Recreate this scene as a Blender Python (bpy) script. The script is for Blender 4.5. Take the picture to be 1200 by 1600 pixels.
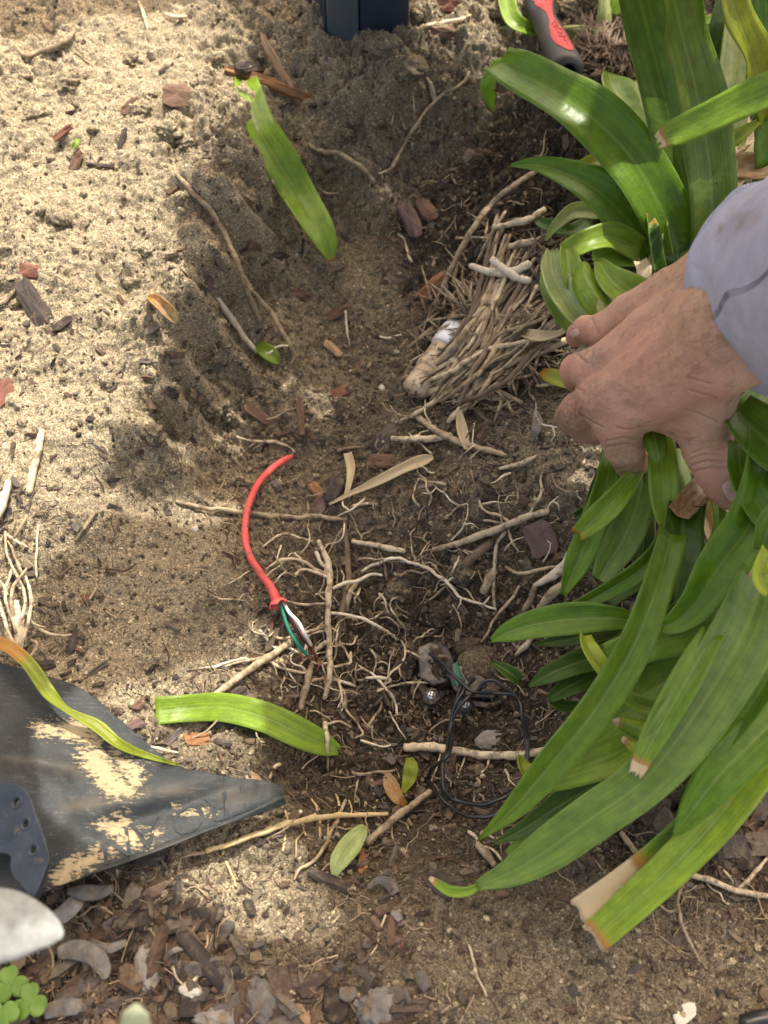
import bpy, math, random
import numpy as np
from mathutils import Vector, Matrix
from mathutils.bvhtree import BVHTree

random.seed(7); rng = np.random.default_rng(11)
for o in list(bpy.data.objects): bpy.data.objects.remove(o)
SC = bpy.context.scene; COL = SC.collection

# ------------------------------------------------------------------ camera
TILT = math.radians(27); DIST = 0.825; FPX = 1500.0          # pixels of a 1200 px wide picture
CAM = np.array([0, -DIST*math.sin(TILT), DIST*math.cos(TILT)])
cd = bpy.data.cameras.new('camera'); co = bpy.data.objects.new('camera', cd); COL.objects.link(co)
co.location = CAM; co.rotation_euler = (TILT, 0, 0)
cd.sensor_fit = 'HORIZONTAL'; cd.sensor_width = 36; cd.lens = 36*FPX/1200
cd.clip_start = 0.02; cd.clip_end = 200
cd.dof.use_dof = True; cd.dof.focus_distance = 0.80; cd.dof.aperture_fstop = 9
SC.camera = co

# ------------------------------------------------------------------ light
SUN = Vector((0.17, 0.50, 0.85)).normalized()                 # towards the sun
elev = math.asin(SUN.z); azi = math.atan2(SUN.x, SUN.y)
w = bpy.data.worlds.new('World'); SC.world = w; w.use_nodes = True
nt = w.node_tree; nt.nodes.clear()
sky = nt.nodes.new('ShaderNodeTexSky'); sky.sky_type = 'NISHITA'; sky.sun_disc = False
sky.sun_elevation = elev; sky.sun_rotation = azi; sky.dust_density = 6; sky.air_density = 0.7; sky.ozone_density = 0.2
bg = nt.nodes.new('ShaderNodeBackground'); bg.inputs[1].default_value = 0.15
wo = nt.nodes.new('ShaderNodeOutputWorld')
wb = nt.nodes.new('ShaderNodeMix'); wb.data_type = 'RGBA'; wb.blend_type = 'MULTIPLY'; wb.inputs[0].default_value = 1; wb.inputs[7].default_value = (1.15, 1.04, .85, 1)   # daylight white balance
nt.links.new(sky.outputs[0], wb.inputs[6]); nt.links.new(wb.outputs[2], bg.inputs[0]); nt.links.new(bg.outputs[0], wo.inputs[0])
sd = bpy.data.lights.new('sun', 'SUN'); so = bpy.data.objects.new('sun', sd); COL.objects.link(so)
sd.energy = 2.15; sd.angle = math.radians(0.42); sd.color = (1.0, 0.95, 0.86)
so.rotation_euler = SUN.to_track_quat('Z', 'Y').to_euler(); so.location = (0.5, 2, 3)
SC.view_settings.view_transform = 'Standard'; SC.view_settings.look = 'None'
SC.view_settings.exposure = 1.4; SC.view_settings.gamma = 1; SC.view_settings.use_curve_mapping = False
SC.render.engine = 'CYCLES'

# ------------------------------------------------------------------ picture point -> place
ct, st = math.cos(TILT), math.sin(TILT)
def ray(px, py):
    a = (px-600.0)/FPX; b = (800.0-py)/FPX
    return np.array([a, b*ct+st, b*st-ct])
def P(px, py, z):
    d = ray(px, py); t = (z-CAM[2])/d[2]
    return CAM + d*t
def ppm(px, py, z):                                            # pixels per metre there
    d = ray(px, py); t = (z-CAM[2])/d[2]
    return FPX/t
def PXY(x, y, z):                                              # place -> picture point (vectorised)
    dx = x-CAM[0]; dy = y-CAM[1]; dz = z-CAM[2]
    v = dy*ct+dz*st; dep = dy*st-dz*ct
    return 600+FPX*dx/dep, 800-FPX*v/dep

# ------------------------------------------------------------------ noise
def _h(i, j, s):
    n = (i*374761393 + j*668265263 + s*1442695041) & 0xffffffff
    n = ((n ^ (n >> 13))*1274126177) & 0xffffffff
    n = n ^ (n >> 16)
    return (n & 0xffff)/65535.0
def vnoise(x, y, s=0):
    xi = np.floor(x).astype(np.int64); yi = np.floor(y).astype(np.int64); fx = x-xi; fy = y-yi
    u = fx*fx*fx*(fx*(fx*6-15)+10); v = fy*fy*fy*(fy*(fy*6-15)+10)
    def g(i, j):
        a = _h(i, j, s)*2*math.pi
        return np.cos(a)*(x-i)+np.sin(a)*(y-j)
    a = g(xi, yi); b = g(xi+1, yi); c = g(xi, yi+1); d = g(xi+1, yi+1)
    return ((a*(1-u)+b*u)*(1-v)+(c*(1-u)+d*u)*v)*1.5
def fbm(x, y, s=0, o=4, lac=2.1, gain=.5):
    r = 0; a = 1.0
    for k in range(o):
        r = r+a*vnoise(x, y, s+k*17); x = x*lac+3.1; y = y*lac+1.7; a *= gain
    return r
def lumps(x, y, s=0, dens=.5):                                  # rounded clods
    xi = np.floor(x).astype(np.int64); yi = np.floor(y).astype(np.int64); out = np.zeros_like(x)
    for di in (-1, 0, 1):
        for dj in (-1, 0, 1):
            i = xi+di; j = yi+dj
            cx = i+_h(i, j, s+1); cy = j+_h(i, j, s+2); r = .28+.5*_h(i, j, s+3)
            d2 = ((x-cx)**2+(y-cy)**2)/(r*r)
            hgt = np.sqrt(np.clip(1-d2, 0, 1))*r*(_h(i, j, s+4) < dens)
            out = np.maximum(out, hgt)
    return out

# ------------------------------------------------------------------ terrain
HC = [(-150,-100,3),(0,0,3),(200,150,3.6),(100,400,3.6),(0,700,2),(-150,700,2),(-150,300,3),(330,150,2.6),(380,60,2),(310,390,2.5),
 (450,300,-5),(430,180,0),(470,240,-3.5),(500,100,1.4),(600,100,3.2),(640,125,2.6),(570,120,2.2),(560,170,.3),(560,260,-3.6),(560,330,-6.8),(560,430,-8.6),(600,540,-10),(700,470,-8.5),
 (720,250,-4.2),(650,180,-1.5),(700,100,1.2),(760,40,1.5),(780,170,-1),(850,250,-2),(800,400,-4.5),(870,560,-3),(900,150,.5),(1100,200,1),(1300,200,1),(1000,700,-.5),(870,700,-1.6),(850,850,-4.5),(700,600,-7.4),
 (260,240,3.0),(320,230,2.8),(345,280,2.5),(200,300,3.2),(150,250,3.4),(240,390,2.8),(250,460,2.6),(150,500,2.8),(225,540,2.2),(190,420,3),(325,370,2.3),(100,250,3.2),(60,560,2.4),(140,620,2.0),(190,600,1.8),
 (410,600,-8.5),(500,650,-9.3),(320,720,-6),(240,780,-2.8),(150,780,1),(250,900,-1.2),(200,980,-1),(100,900,.2),(350,900,-3.4),(330,820,-4.5),(450,850,-8.4),(560,800,-8.6),(700,760,-5.5),(620,950,-10.5),
 (720,1060,-12),(820,1000,-8.5),(600,1100,-10.5),(480,1000,-8.6),(400,1030,-6),(300,1080,-2),(200,1090,-.4),(500,1200,-8.2),(640,1250,-8),(730,1180,-9),(400,1200,-4.2),(600,1350,-4.2),(760,1330,-3.2),(480,1330,-3.6),
 (420,1420,-.4),(250,1400,.2),(650,1440,-.2),(900,1500,.4),(1100,1350,-.6),(950,1200,-3.2),(1100,1600,.8),(200,1520,0),(0,1600,0),(-150,1600,0),(0,1200,0),(-150,1000,1),(1000,1000,-4),(1300,900,0),(1300,1400,0),(600,1620,.3),(600,1800,.3),(1300,1800,.5),(-100,1800,0),
 (375,150,2.6),(395,200,2.3),(425,165,-.3),(445,215,-2.6),(395,255,2.2),(430,265,-2.6),(360,330,2.0),(300,340,2.8),(382,330,1.4),(400,345,-3.0),(385,420,-5.8),(340,405,1.9),(366,415,-3.8),(300,440,2.4),(312,480,1.9),(345,490,-4.0),(285,500,2.0),(280,560,1.4),(312,560,-3.4),(365,540,-6.4),(262,620,1.2),(300,625,-3.8),(320,650,-6),(235,660,1.1),(268,685,-4.2),(470,320,-6.5),(650,130,.9),(600,195,-1.2),(560,215,-2.4),(500,180,-.9),(640,230,-4.2),
 (200,-100,3),(600,-100,2.5),(1000,-100,1.5)]
pts = np.array([[*P(a, b, c/100)[:2], c/100] for a, b, c in HC])
def tps(r2): return np.where(r2 > 1e-12, .5*r2*np.log(np.maximum(r2, 1e-12)), 0)
K = tps(((pts[:, None, :2]-pts[None, :, :2])**2).sum(-1)); n = len(pts)
A = np.zeros((n+3, n+3)); A[:n, :n] = K+np.eye(n)*6e-6; A[:n, n] = 1; A[:n, n+1:] = pts[:, :2]; A[n, :n] = 1; A[n+1:, :n] = pts[:, :2].T
W = np.linalg.solve(A, np.r_[pts[:, 2], 0, 0, 0])
def base_h(x, y):
    out = W[n]+W[n+1]*x+W[n+2]*y
    for k in range(n): out = out+W[k]*tps((x-pts[k, 0])**2+(y-pts[k, 1])**2)
    return out
def field(ctrl, x, y, sig=.045):                                # soft map from scattered values
    num = 0; den = 1e-9
    for a, b, v in ctrl:
        p = P(a, b, -.02); g = np.exp(-((x-p[0])**2+(y-p[1])**2)/(2*sig*sig))+1e-7
        num = num+g*v; den = den+g
    return num/den
MOIST_SHADE = [(0,0,0.16),(150,150,0.06),(100,400,0.04),(250,300,0.06),(50,650,0.05),(150,720,0.05),(330,150,0.05),(370,240,0.10),(375,310,0.15),(420,80,0.24),(400,260,0.32),(330,400,0.10),(290,460,0.08),(345,470,0.22),(520,100,0.37),(600,200,0.44),(700,60,0.18),(780,40,0.22),(700,150,0.40),(500,300,0.48),  # damp and dark soil; sand mound values raised to deepen its shade
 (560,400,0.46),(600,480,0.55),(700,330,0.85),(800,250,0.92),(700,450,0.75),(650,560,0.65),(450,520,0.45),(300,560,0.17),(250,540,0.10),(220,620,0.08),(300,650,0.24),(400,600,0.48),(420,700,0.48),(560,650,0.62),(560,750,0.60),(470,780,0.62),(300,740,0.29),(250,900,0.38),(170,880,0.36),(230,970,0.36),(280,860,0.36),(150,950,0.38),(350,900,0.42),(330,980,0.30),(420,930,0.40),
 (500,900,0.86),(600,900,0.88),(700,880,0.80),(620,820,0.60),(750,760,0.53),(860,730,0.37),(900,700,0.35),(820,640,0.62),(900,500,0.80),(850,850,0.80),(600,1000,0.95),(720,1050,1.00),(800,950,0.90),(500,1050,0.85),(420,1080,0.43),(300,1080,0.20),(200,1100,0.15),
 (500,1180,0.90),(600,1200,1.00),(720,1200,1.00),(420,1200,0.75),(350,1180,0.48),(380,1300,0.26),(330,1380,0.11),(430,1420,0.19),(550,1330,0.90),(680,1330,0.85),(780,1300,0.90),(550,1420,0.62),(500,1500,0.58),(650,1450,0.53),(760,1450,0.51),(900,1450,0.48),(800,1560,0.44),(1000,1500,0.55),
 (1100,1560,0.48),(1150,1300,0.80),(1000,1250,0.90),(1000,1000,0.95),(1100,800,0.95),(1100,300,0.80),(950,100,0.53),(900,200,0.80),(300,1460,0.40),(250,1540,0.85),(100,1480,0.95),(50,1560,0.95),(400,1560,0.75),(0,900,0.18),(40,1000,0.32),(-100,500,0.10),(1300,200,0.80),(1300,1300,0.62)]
ROUGH = [(0,0,.5),(60,200,.6),(200,200,.32),(100,420,.4),(200,330,.34),(30,500,.7),(250,450,.4),(150,600,.2),(330,330,.8),(400,300,1),(420,220,.8),(350,560,.9),(260,600,1),(300,640,.9),(200,700,.25),(450,450,.6),(560,370,.12),(600,260,.6),(560,130,.9),(620,90,1.1),(590,190,.8),(700,140,1),(760,60,.7),(800,250,.9),(700,400,.9),(600,560,.5),
 (500,600,.5),(300,850,.15),(200,950,.1),(150,900,.15),(400,850,.35),(500,750,.4),(700,750,.7),(860,730,.3),(600,1000,.9),(700,1050,.6),(500,1150,.7),(300,1120,.35),(380,1230,.6),(600,1230,.6),(350,1380,.4),(450,1450,.5),(650,1450,.35),(800,1530,.3),(1000,1500,.3),(1100,1400,.4),(200,1500,.6),(900,1250,.5)]
def axis(lo, hi, step, far):
    a = list(np.arange(lo, hi+1e-9, step)); g = step; v = hi
    up = []; dn = []
    while v < far: g *= 1.22; v += g; up.append(v)
    g = step; v = lo
    while v > -far: g *= 1.22; v -= g; dn.append(v)
    return np.array(dn[::-1]+a+up)
AX = axis(-.50, .50, .00145, 60); AY = axis(-.44, .76, .00150, 60)
X, Y = np.meshgrid(AX, AY)
def eval_terrain(X, Y):
    xc = np.clip(X, -.75, .75); yc = np.clip(Y, -.6, 1.0)
    far = np.clip((np.hypot(X-xc, Y-yc))/.6, 0, 1)
    wx = xc+.006*fbm(xc*25, yc*25, 5, 3); wy = yc+.006*fbm(xc*25, yc*25, 9, 3)
    H = np.clip(base_h(wx, wy), -.14, .06)
    R = field(ROUGH, xc, yc)
    rg = 1-np.abs(fbm(xc*26, yc*26, 71, 4))*2.2
    H = H+(.004+.009*R)*fbm(xc*16, yc*16, 21, 4)+.007*np.clip(R-.25, 0, 1)*rg
    H = H+(.0006+.0050*R)*fbm(xc*64, yc*64, 31, 4)+.0013*(.2+R)*fbm(xc*150, yc*150, 41, 3)
    q1 = xc+.008*fbm(xc*60, yc*60, 101, 3); q2 = yc+.008*fbm(xc*60, yc*60, 103, 3)
    H = H+np.clip(R*1.25-.2, 0, 1)*(lumps(q1*34, q2*34, 3, .5)*.015+lumps(q1*80, q2*80, 13, .5)*.0085)
    H = H+(.05+.8*R)*(.0030*lumps(q1*150, q2*150, 23, .3))+.0007*lumps(xc*300, yc*300, 24, .4)+.0010*fbm(xc*330, yc*330, 51, 2)
    # cracks and ledges on the bank
    cr = np.abs(fbm(xc*22, yc*30, 61, 4)); H = H-.008*np.clip(1-cr/.05, 0, 1)*np.clip(R*1.4-.3, 0, 1)
    return H*(1-far)
H = eval_terrain(X, Y)
def gh(x, y):
    i = np.clip(np.searchsorted(AX, x)-1, 0, len(AX)-2); j = np.clip(np.searchsorted(AY, y)-1, 0, len(AY)-2)
    fx = (x-AX[i])/(AX[i+1]-AX[i]); fy = (y-AY[j])/(AY[j+1]-AY[j])
    return (H[j, i]*(1-fx)+H[j, i+1]*fx)*(1-fy)+(H[j+1, i]*(1-fx)+H[j+1, i+1]*fx)*fy
def G(px, py, up=0.0):
    z = -.02
    for k in range(14):
        p = P(px, py, z); z = .5*z+.5*(float(gh(p[0], p[1]))+up)
    p = P(px, py, z); return np.array([p[0], p[1], z])
def gnormal(x, y, e=.006):
    dx = (gh(x+e, y)-gh(x-e, y))/(2*e); dy = (gh(x, y+e)-gh(x, y-e))/(2*e)
    return Vector((-dx, -dy, 1)).normalized()

# ------------------------------------------------------------------ materials
class NB:
    def __init__(s, name):
        s.m = bpy.data.materials.new(name); s.m.use_nodes = True; s.t = s.m.node_tree; s.t.nodes.clear()
        s.out = s.n('ShaderNodeOutputMaterial'); s.b = s.n('ShaderNodeBsdfPrincipled'); s.l(s.b.outputs[0], s.out.inputs[0])
    def n(s, k, **a):
        x = s.t.nodes.new(k)
        for q, v in a.items(): setattr(x, q, v)
        return x
    def l(s, a, b): s.t.links.new(a, b)
    def put(s, v, sock):
        if isinstance(v, (int, float)): sock.default_value = v
        elif isinstance(v, (tuple, list)): sock.default_value = (*v, 1) if len(v) == 3 else v
        else: s.l(v, sock)
    def obj(s): return s.n('ShaderNodeTexCoord').outputs['Object']
    def geo(s): return s.n('ShaderNodeNewGeometry').outputs['Position']
    def noise(s, vec, scale, detail=3, rough=.55, dist=0):
        x = s.n('ShaderNodeTexNoise'); s.l(vec, x.inputs['Vector']); x.inputs['Scale'].default_value = scale
        x.inputs['Detail'].default_value = detail; x.inputs['Roughness'].default_value = rough; x.inputs['Distortion'].default_value = dist
        return x.outputs['Fac']
    def voro(s, vec, scale, feature='F1', out='Distance'):
        x = s.n('ShaderNodeTexVoronoi', feature=feature); s.l(vec, x.inputs['Vector']); x.inputs['Scale'].default_value = scale
        return x.outputs[out]
    def ramp(s, f, stops, interp='LINEAR'):
        x = s.n('ShaderNodeValToRGB'); s.l(f, x.inputs[0]); e = x.color_ramp; e.interpolation = interp
        while len(e.elements) < len(stops): e.elements.new(.5)
        for q, (p, c) in zip(e.elements, stops):
            q.position = p; q.color = (c, c, c, 1) if isinstance(c, (int, float)) else (*c, 1)
        return x.outputs[0]
    def mix(s, f, a, b, mode='MIX'):
        x = s.n('ShaderNodeMix', data_type='RGBA', blend_type=mode)
        s.put(f, x.inputs[0]); s.put(a, x.inputs[6]); s.put(b, x.inputs[7]); return x.outputs[2]
    def math(s, op, a, b=0.0):
        x = s.n('ShaderNodeMath', operation=op); s.put(a, x.inputs[0]); s.put(b, x.inputs[1]); return x.outputs[0]
    def attr(s, name): return s.n('ShaderNodeAttribute', attribute_name=name).outputs['Fac']
    def attrc(s, name): return s.n('ShaderNodeAttribute', attribute_name=name).outputs['Color']
    def map(s, vec, sc):
        x = s.n('ShaderNodeMapping'); s.l(vec, x.inputs[0]); x.inputs['Scale'].default_value = sc; return x.outputs[0]
    def bump(s, h, strength=.5, dist=.001, prev=None):
        x = s.n('ShaderNodeBump'); s.l(h, x.inputs['Height']); x.inputs['Strength'].default_value = strength; x.inputs['Distance'].default_value = dist
        if prev is not None: s.l(prev, x.inputs['Normal'])
        return x.outputs[0]
    def fin(s, col, rough=.6, nrm=None, spec=.5, metal=0):
        s.put(col, s.b.inputs['Base Color']); s.put(rough, s.b.inputs['Roughness']); s.b.inputs['Specular IOR Level'].default_value = spec
        s.b.inputs['Metallic'].default_value = metal
        if nrm is not None: s.l(nrm, s.b.inputs['Normal'])
        return s.m

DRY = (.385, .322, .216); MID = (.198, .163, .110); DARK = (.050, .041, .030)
def soil_mat(name, moist_shade_src):
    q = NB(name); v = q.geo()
    mo = q.attr('moist_shade') if moist_shade_src == 'attr' else None
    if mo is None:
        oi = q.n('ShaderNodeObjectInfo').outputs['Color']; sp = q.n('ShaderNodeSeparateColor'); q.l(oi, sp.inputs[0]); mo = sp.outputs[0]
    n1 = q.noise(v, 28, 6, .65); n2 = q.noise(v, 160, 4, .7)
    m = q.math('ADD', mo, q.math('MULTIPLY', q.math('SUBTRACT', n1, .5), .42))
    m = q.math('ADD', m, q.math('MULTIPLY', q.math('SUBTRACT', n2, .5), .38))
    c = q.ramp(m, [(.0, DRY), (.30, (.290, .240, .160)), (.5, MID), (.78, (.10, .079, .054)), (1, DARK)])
    cell = q.voro(v, 900, out='Color'); sp = q.n('ShaderNodeSeparateColor'); q.l(cell, sp.inputs[0])
    cell2 = q.voro(v, 480, out='Color'); sp2 = q.n('ShaderNodeSeparateColor'); q.l(cell2, sp2.inputs[0])
    g = q.ramp(sp.outputs[0], [(0, .42), (.3, .8), (.75, 1.08), (1, 1.6)])
    c = q.mix(1, c, g, 'MULTIPLY')
    g2 = q.ramp(sp2.outputs[1], [(0, .5), (.12, .92), (.85, 1.0), (.97, 1.15), (1, 2.2)])
    c = q.mix(1, c, g2, 'MULTIPLY')
    h = q.math('ADD', q.voro(v, 900), q.math('MULTIPLY', q.noise(v, 260, 4, .7), 2.0))
    b = q.bump(h, .75, .0009)
    return q.fin(c, .97, b, .15)
M_SOIL = soil_mat('soil', 'attr'); M_CLOD = soil_mat('clod_soil', 'obj')

def wood_mat(name, per_vertex):
    q = NB(name); v = q.obj()
    r = q.attr('rnd') if per_vertex else q.n('ShaderNodeObjectInfo').outputs['Random']
    c = q.ramp(r, [(0, (.035, .029, .025)), (.2, (.088, .058, .042)), (.38, (.140, .088, .058)), (.52, (.062, .055, .050)), (.66, (.16, .125, .088)), (.8, (.115, .104, .094)), (.92, (.24, .185, .125)), (1, (.13, .078, .054))])
    s = q.map(v, (60, 400, 400)) if not per_vertex else q.map(q.geo(), (300, 300, 300))
    n1 = q.noise(s, 1.0, 5, .7); n2 = q.noise(q.geo(), 90, 4, .7)
    c = q.mix(1, c, q.ramp(n1, [(.25, .5), (.5, .95), (.75, 1.45)]), 'MULTIPLY')
    c = q.mix(q.ramp(n2, [(.50, 0), (.62, .55)]), c, (.2, .155, .105))
    return q.fin(c, .85, q.bump(n1, .7, .0012), .3)
M_BARK = wood_mat('bark', False); M_LITTER = wood_mat('litter_wood', True)

def simple(name, c1, c2, scale=60, rough=.6, bump=.3, bd=.0008, spec=.4, metal=0, dirt=0.0, detail=4, randval=.0, stretch=None):
    q = NB(name); v = q.geo() if stretch is None else q.map(q.obj(), stretch)
    n1 = q.noise(v, scale, detail, .62)
    c = q.mix(q.ramp(n1, [(.3, 0), (.7, 1)]), c1, c2)
    if dirt:
        d = q.noise(q.geo(), 110, 5, .7)
        c = q.mix(q.ramp(d, [(.62-dirt*.3, 0), (.72-dirt*.3, .85)]), c, (.17, .125, .08))
    if randval:
        r = q.n('ShaderNodeObjectInfo').outputs['Random']
        c = q.mix(1, c, q.ramp(r, [(0, 1-randval), (1, 1+randval)]), 'MULTIPLY')
    return q.fin(c, rough, q.bump(q.noise(q.geo(), scale*4, 4, .7), bump, bd), spec, metal)
M_ROOT = simple('root_skin', (.46, .365, .235), (.30, .23, .145), 150, .75, .5, dirt=.45, randval=.25)
M_ROOTPALE = simple('pale_root_skin', (.66, .56, .39), (.46, .37, .24), 170, .65, .4, dirt=.4, randval=.2)
M_ROOTDARK = simple('dark_root_skin', (.20, .15, .10), (.11, .082, .058), 150, .85, .6, dirt=.2, randval=.3)
M_ROOTWHITE = simple('white_root_skin', (.76, .69, .54), (.58, .49, .35), 170, .6, .4, dirt=.2)
M_STRAW = simple('straw', (.62, .47, .28), (.40, .27, .15), 40, .6, .5, stretch=(20, 600, 20), dirt=.1)
M_STRAWPALE = simple('pale_straw', (.74, .66, .48), (.52, .41, .27), 40, .6, .5, stretch=(20, 500, 20), dirt=.1)
M_REDCABLE = simple('red_cable_sheath', (.74, .12, .11), (.62, .085, .08), 60, .6, .35, dirt=.22)
M_WHITE = simple('white_plastic', (.86, .87, .90), (.80, .80, .80), 60, .35, .05, dirt=.16)
M_PIPE = simple('dirty_pipe', (.62, .51, .35), (.50, .38, .24), 60, .55, .2, dirt=.4)
M_BLACKWIRE = simple('black_wire', (.014, .015, .017), (.022, .023, .026), 90, .28, .1, spec=.6)
M_GREENWIRE = simple('green_wire', (.015, .21, .13), (.012, .16, .10), 90, .4, .1)
M_WHITEWIRE = simple('white_wire', (.82, .80, .76), (.7, .68, .62), 90, .4, .1)
M_BROWNWIRE = simple('maroon_wire', (.16, .03, .03), (.11, .025, .02), 90, .5, .1)
M_COPPER = simple('copper_strand', (.45, .22, .17), (.33, .15, .11), 200, .45, .3, metal=.6)
M_POST = simple('dark_blue_powder_coat', (.030, .042, .070), (.034, .047, .078), 300, .42, .12, .0003, spec=.4)
M_POST2 = simple('slate_post_face', (.085, .105, .13), (.092, .114, .14), 300, .42, .12, .0003, spec=.4)  # lighter tone for the left front panel
M_STONE = simple('grey_stone', (.36, .33, .28), (.22, .21, .18), 120, .85, .7, .0015, dirt=.15)
M_STONEW = simple('white_stone', (.70, .66, .56), (.55, .5, .4), 120, .8, .6, .001)
M_PLASTIC = simple('muddy_black_plastic', (.025, .026, .03), (.05, .048, .045), 80, .3, .3, spec=.6, dirt=.45)
M_SCREW = simple('steel', (.75, .75, .74), (.5, .5, .5), 300, .25, .2, metal=.9, dirt=.1)
M_SILVER = simple('silver_felt', (.34, .355, .34), (.24, .255, .25), 160, .95, .5, .0012, spec=.1)
M_SILVERSM = simple('dry_silver_leaf', (.25, .235, .215), (.12, .11, .10), 90, .9, .8, .0015, spec=.2, dirt=.35, randval=.3)
M_RUBBER = simple('black_rubber', (.028, .027, .026), (.042, .038, .036), 60, .5, .25, .0004, spec=.45)
M_REDRUB = simple('red_rubber', (.62, .05, .055), (.56, .045, .05), 60, .55, .3, .0004)
M_REDRUB2 = simple('dark_red_rubber', (.33, .02, .025), (.30, .02, .02), 60, .6, .2)
M_HOLE = simple('socket_inside', (.006, .006, .006), (.01, .01, .01), 60, .8, .1)
M_NAIL = simple('fingernail', (.74, .50, .44), (.66, .42, .36), 90, .3, .1, spec=.5, dirt=.02)

def leaf_mat():
    q = NB('strap_leaf'); uv = q.n('ShaderNodeUVMap'); uv.uv_map = 'uv'; u = uv.outputs[0]
    oi = q.n('ShaderNodeObjectInfo'); base = oi.outputs['Color']
    s1 = q.noise(q.map(u, (34, 1.2, 1)), 1.0, 2, .5); s2 = q.noise(q.map(u, (3, 5, 1)), 1.0, 4, .6)
    c = q.mix(1, base, q.ramp(s1, [(.3, .82), (.5, 1.0), (.7, 1.18)]), 'MULTIPLY')
    c = q.mix(1, c, q.ramp(s2, [(.3, .78), (.5, 1.0), (.72, (1.32, 1.22, .95))]), 'MULTIPLY')
    sx = q.n('ShaderNodeSeparateXYZ'); q.l(u, sx.inputs[0])
    a = q.math('ABSOLUTE', q.math('SUBTRACT', sx.outputs[0], .5))
    c = q.mix(q.ramp(a, [(0, .45), (.035, .2), (.09, 0), (.47, 0), (.5, .4)]), c, (.30, .42, .10)); c = q.mix(q.ramp(a, [(.0, 0), (.05, .16), (.14, 0)]), c, (.02, .06, .004))
    dead = q.attr('dead'); dn = q.math('ADD', dead, q.math('MULTIPLY', q.math('SUBTRACT', q.noise(q.map(u, (6, 10, 1)), 1, 4), .5), .5))
    dn = q.math('MULTIPLY', dn, q.ramp(dead, [(0, 0), (.06, 1)]))
    dc = q.ramp(dn, [(.25, (.30, .34, .05)), (.45, (.50, .26, .045)), (.6, (.42, .25, .11)), (.75, (.66, .54, .36))])
    c = q.mix(q.ramp(dn, [(.12, 0), (.42, 1)]), c, dc)
    sp = q.voro(q.geo(), 260, out='Distance'); spn = q.noise(q.geo(), 45, 3)
    spot = q.math('MULTIPLY', q.ramp(sp, [(.10, 1), (.2, 0)]), q.ramp(spn, [(.55, 0), (.62, .8)]))
    c = q.mix(spot, c, (.17, .13, .08))
    scr = q.noise(q.map(u, (9, 2.2, 1)), 1.4, 6, .75)
    c = q.mix(q.ramp(scr, [(.62, 0), (.74, .14)]), c, (.32, .42, .24))
    b = q.bump(q.noise(q.map(u, (46, .6, 1)), 1.0, 2), .35, .0006, q.bump(q.noise(q.map(u, (3, 6, 1)), 1.0, 3), .4, .003))
    q.fin(c, .32, b, .45)
    tr = q.n('ShaderNodeBsdfTranslucent'); q.l(q.mix(1, c, (1.35, 1.5, .55), 'MULTIPLY'), tr.inputs[0]); q.l(b, tr.inputs['Normal'])
    ms = q.n('ShaderNodeMixShader'); ms.inputs[0].default_value = .34
    q.l(q.b.outputs[0], ms.inputs[1]); q.l(tr.outputs[0], ms.inputs[2]); q.l(ms.outputs[0], q.out.inputs[0])
    return q.m
M_LEAF = leaf_mat()

def skin_mat():
    q = NB('skin'); v = q.geo()
    n1 = q.noise(v, 26, 4, .6); n2 = q.noise(v, 150, 4, .7); n3 = q.noise(v, 420, 3, .7)
    c = q.ramp(n1, [(.28, (.58, .37, .25)), (.5, (.65, .41, .285)), (.72, (.69, .42, .30))])
    c = q.mix(q.ramp(n2, [(.35, .0), (.72, .38)]), c, (.52, .24, .18))
    c = q.mix(q.math('MULTIPLY', q.attr('red'), .5), c, (.60, .25, .20))
    cr = q.voro(v, 520, 'DISTANCE_TO_EDGE')
    c = q.mix(q.ramp(cr, [(0, .22), (.08, 0)]), c, (.30, .14, .09))
    dm = q.math('MULTIPLY', q.attr('grime'), q.ramp(q.noise(v, 240, 5, .8), [(.36, 0), (.55, .95)]))
    c = q.mix(dm, c, (.16, .115, .085))
    fr = q.math('MULTIPLY', q.ramp(q.voro(v, 210), [(.12, 1), (.22, 0)]), q.ramp(q.noise(v, 60, 2), [(.52, 0), (.6, .35)]))
    c = q.mix(fr, c, (.26, .12, .07))
    wr = q.noise(q.map(v, (140, 420, 200)), 1, 5, .7, 1.5); wr2 = q.voro(q.map(v, (260, 620, 300)), 1.0)
    c = q.mix(q.ramp(wr, [(.30, .35), (.44, 0)]), c, (.40, .20, .14))
    b = q.bump(wr, .6, .0014); b = q.bump(wr2, .3, .0006, b); b = q.bump(cr, .4, .0006, b); b = q.bump(n3, .35, .0006, b); b = q.bump(n2, .45, .0012, b); b = q.bump(q.attr('crease'), 1.0, .0016, b)
    q.fin(c, .50, b, .4)
    q.b.inputs['Subsurface Weight'].default_value = .12; q.b.inputs['Subsurface Radius'].default_value = (.006, .0025, .0015); q.b.inputs['Subsurface Scale'].default_value = 1
    return q.m
M_SKIN = skin_mat()
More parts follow.
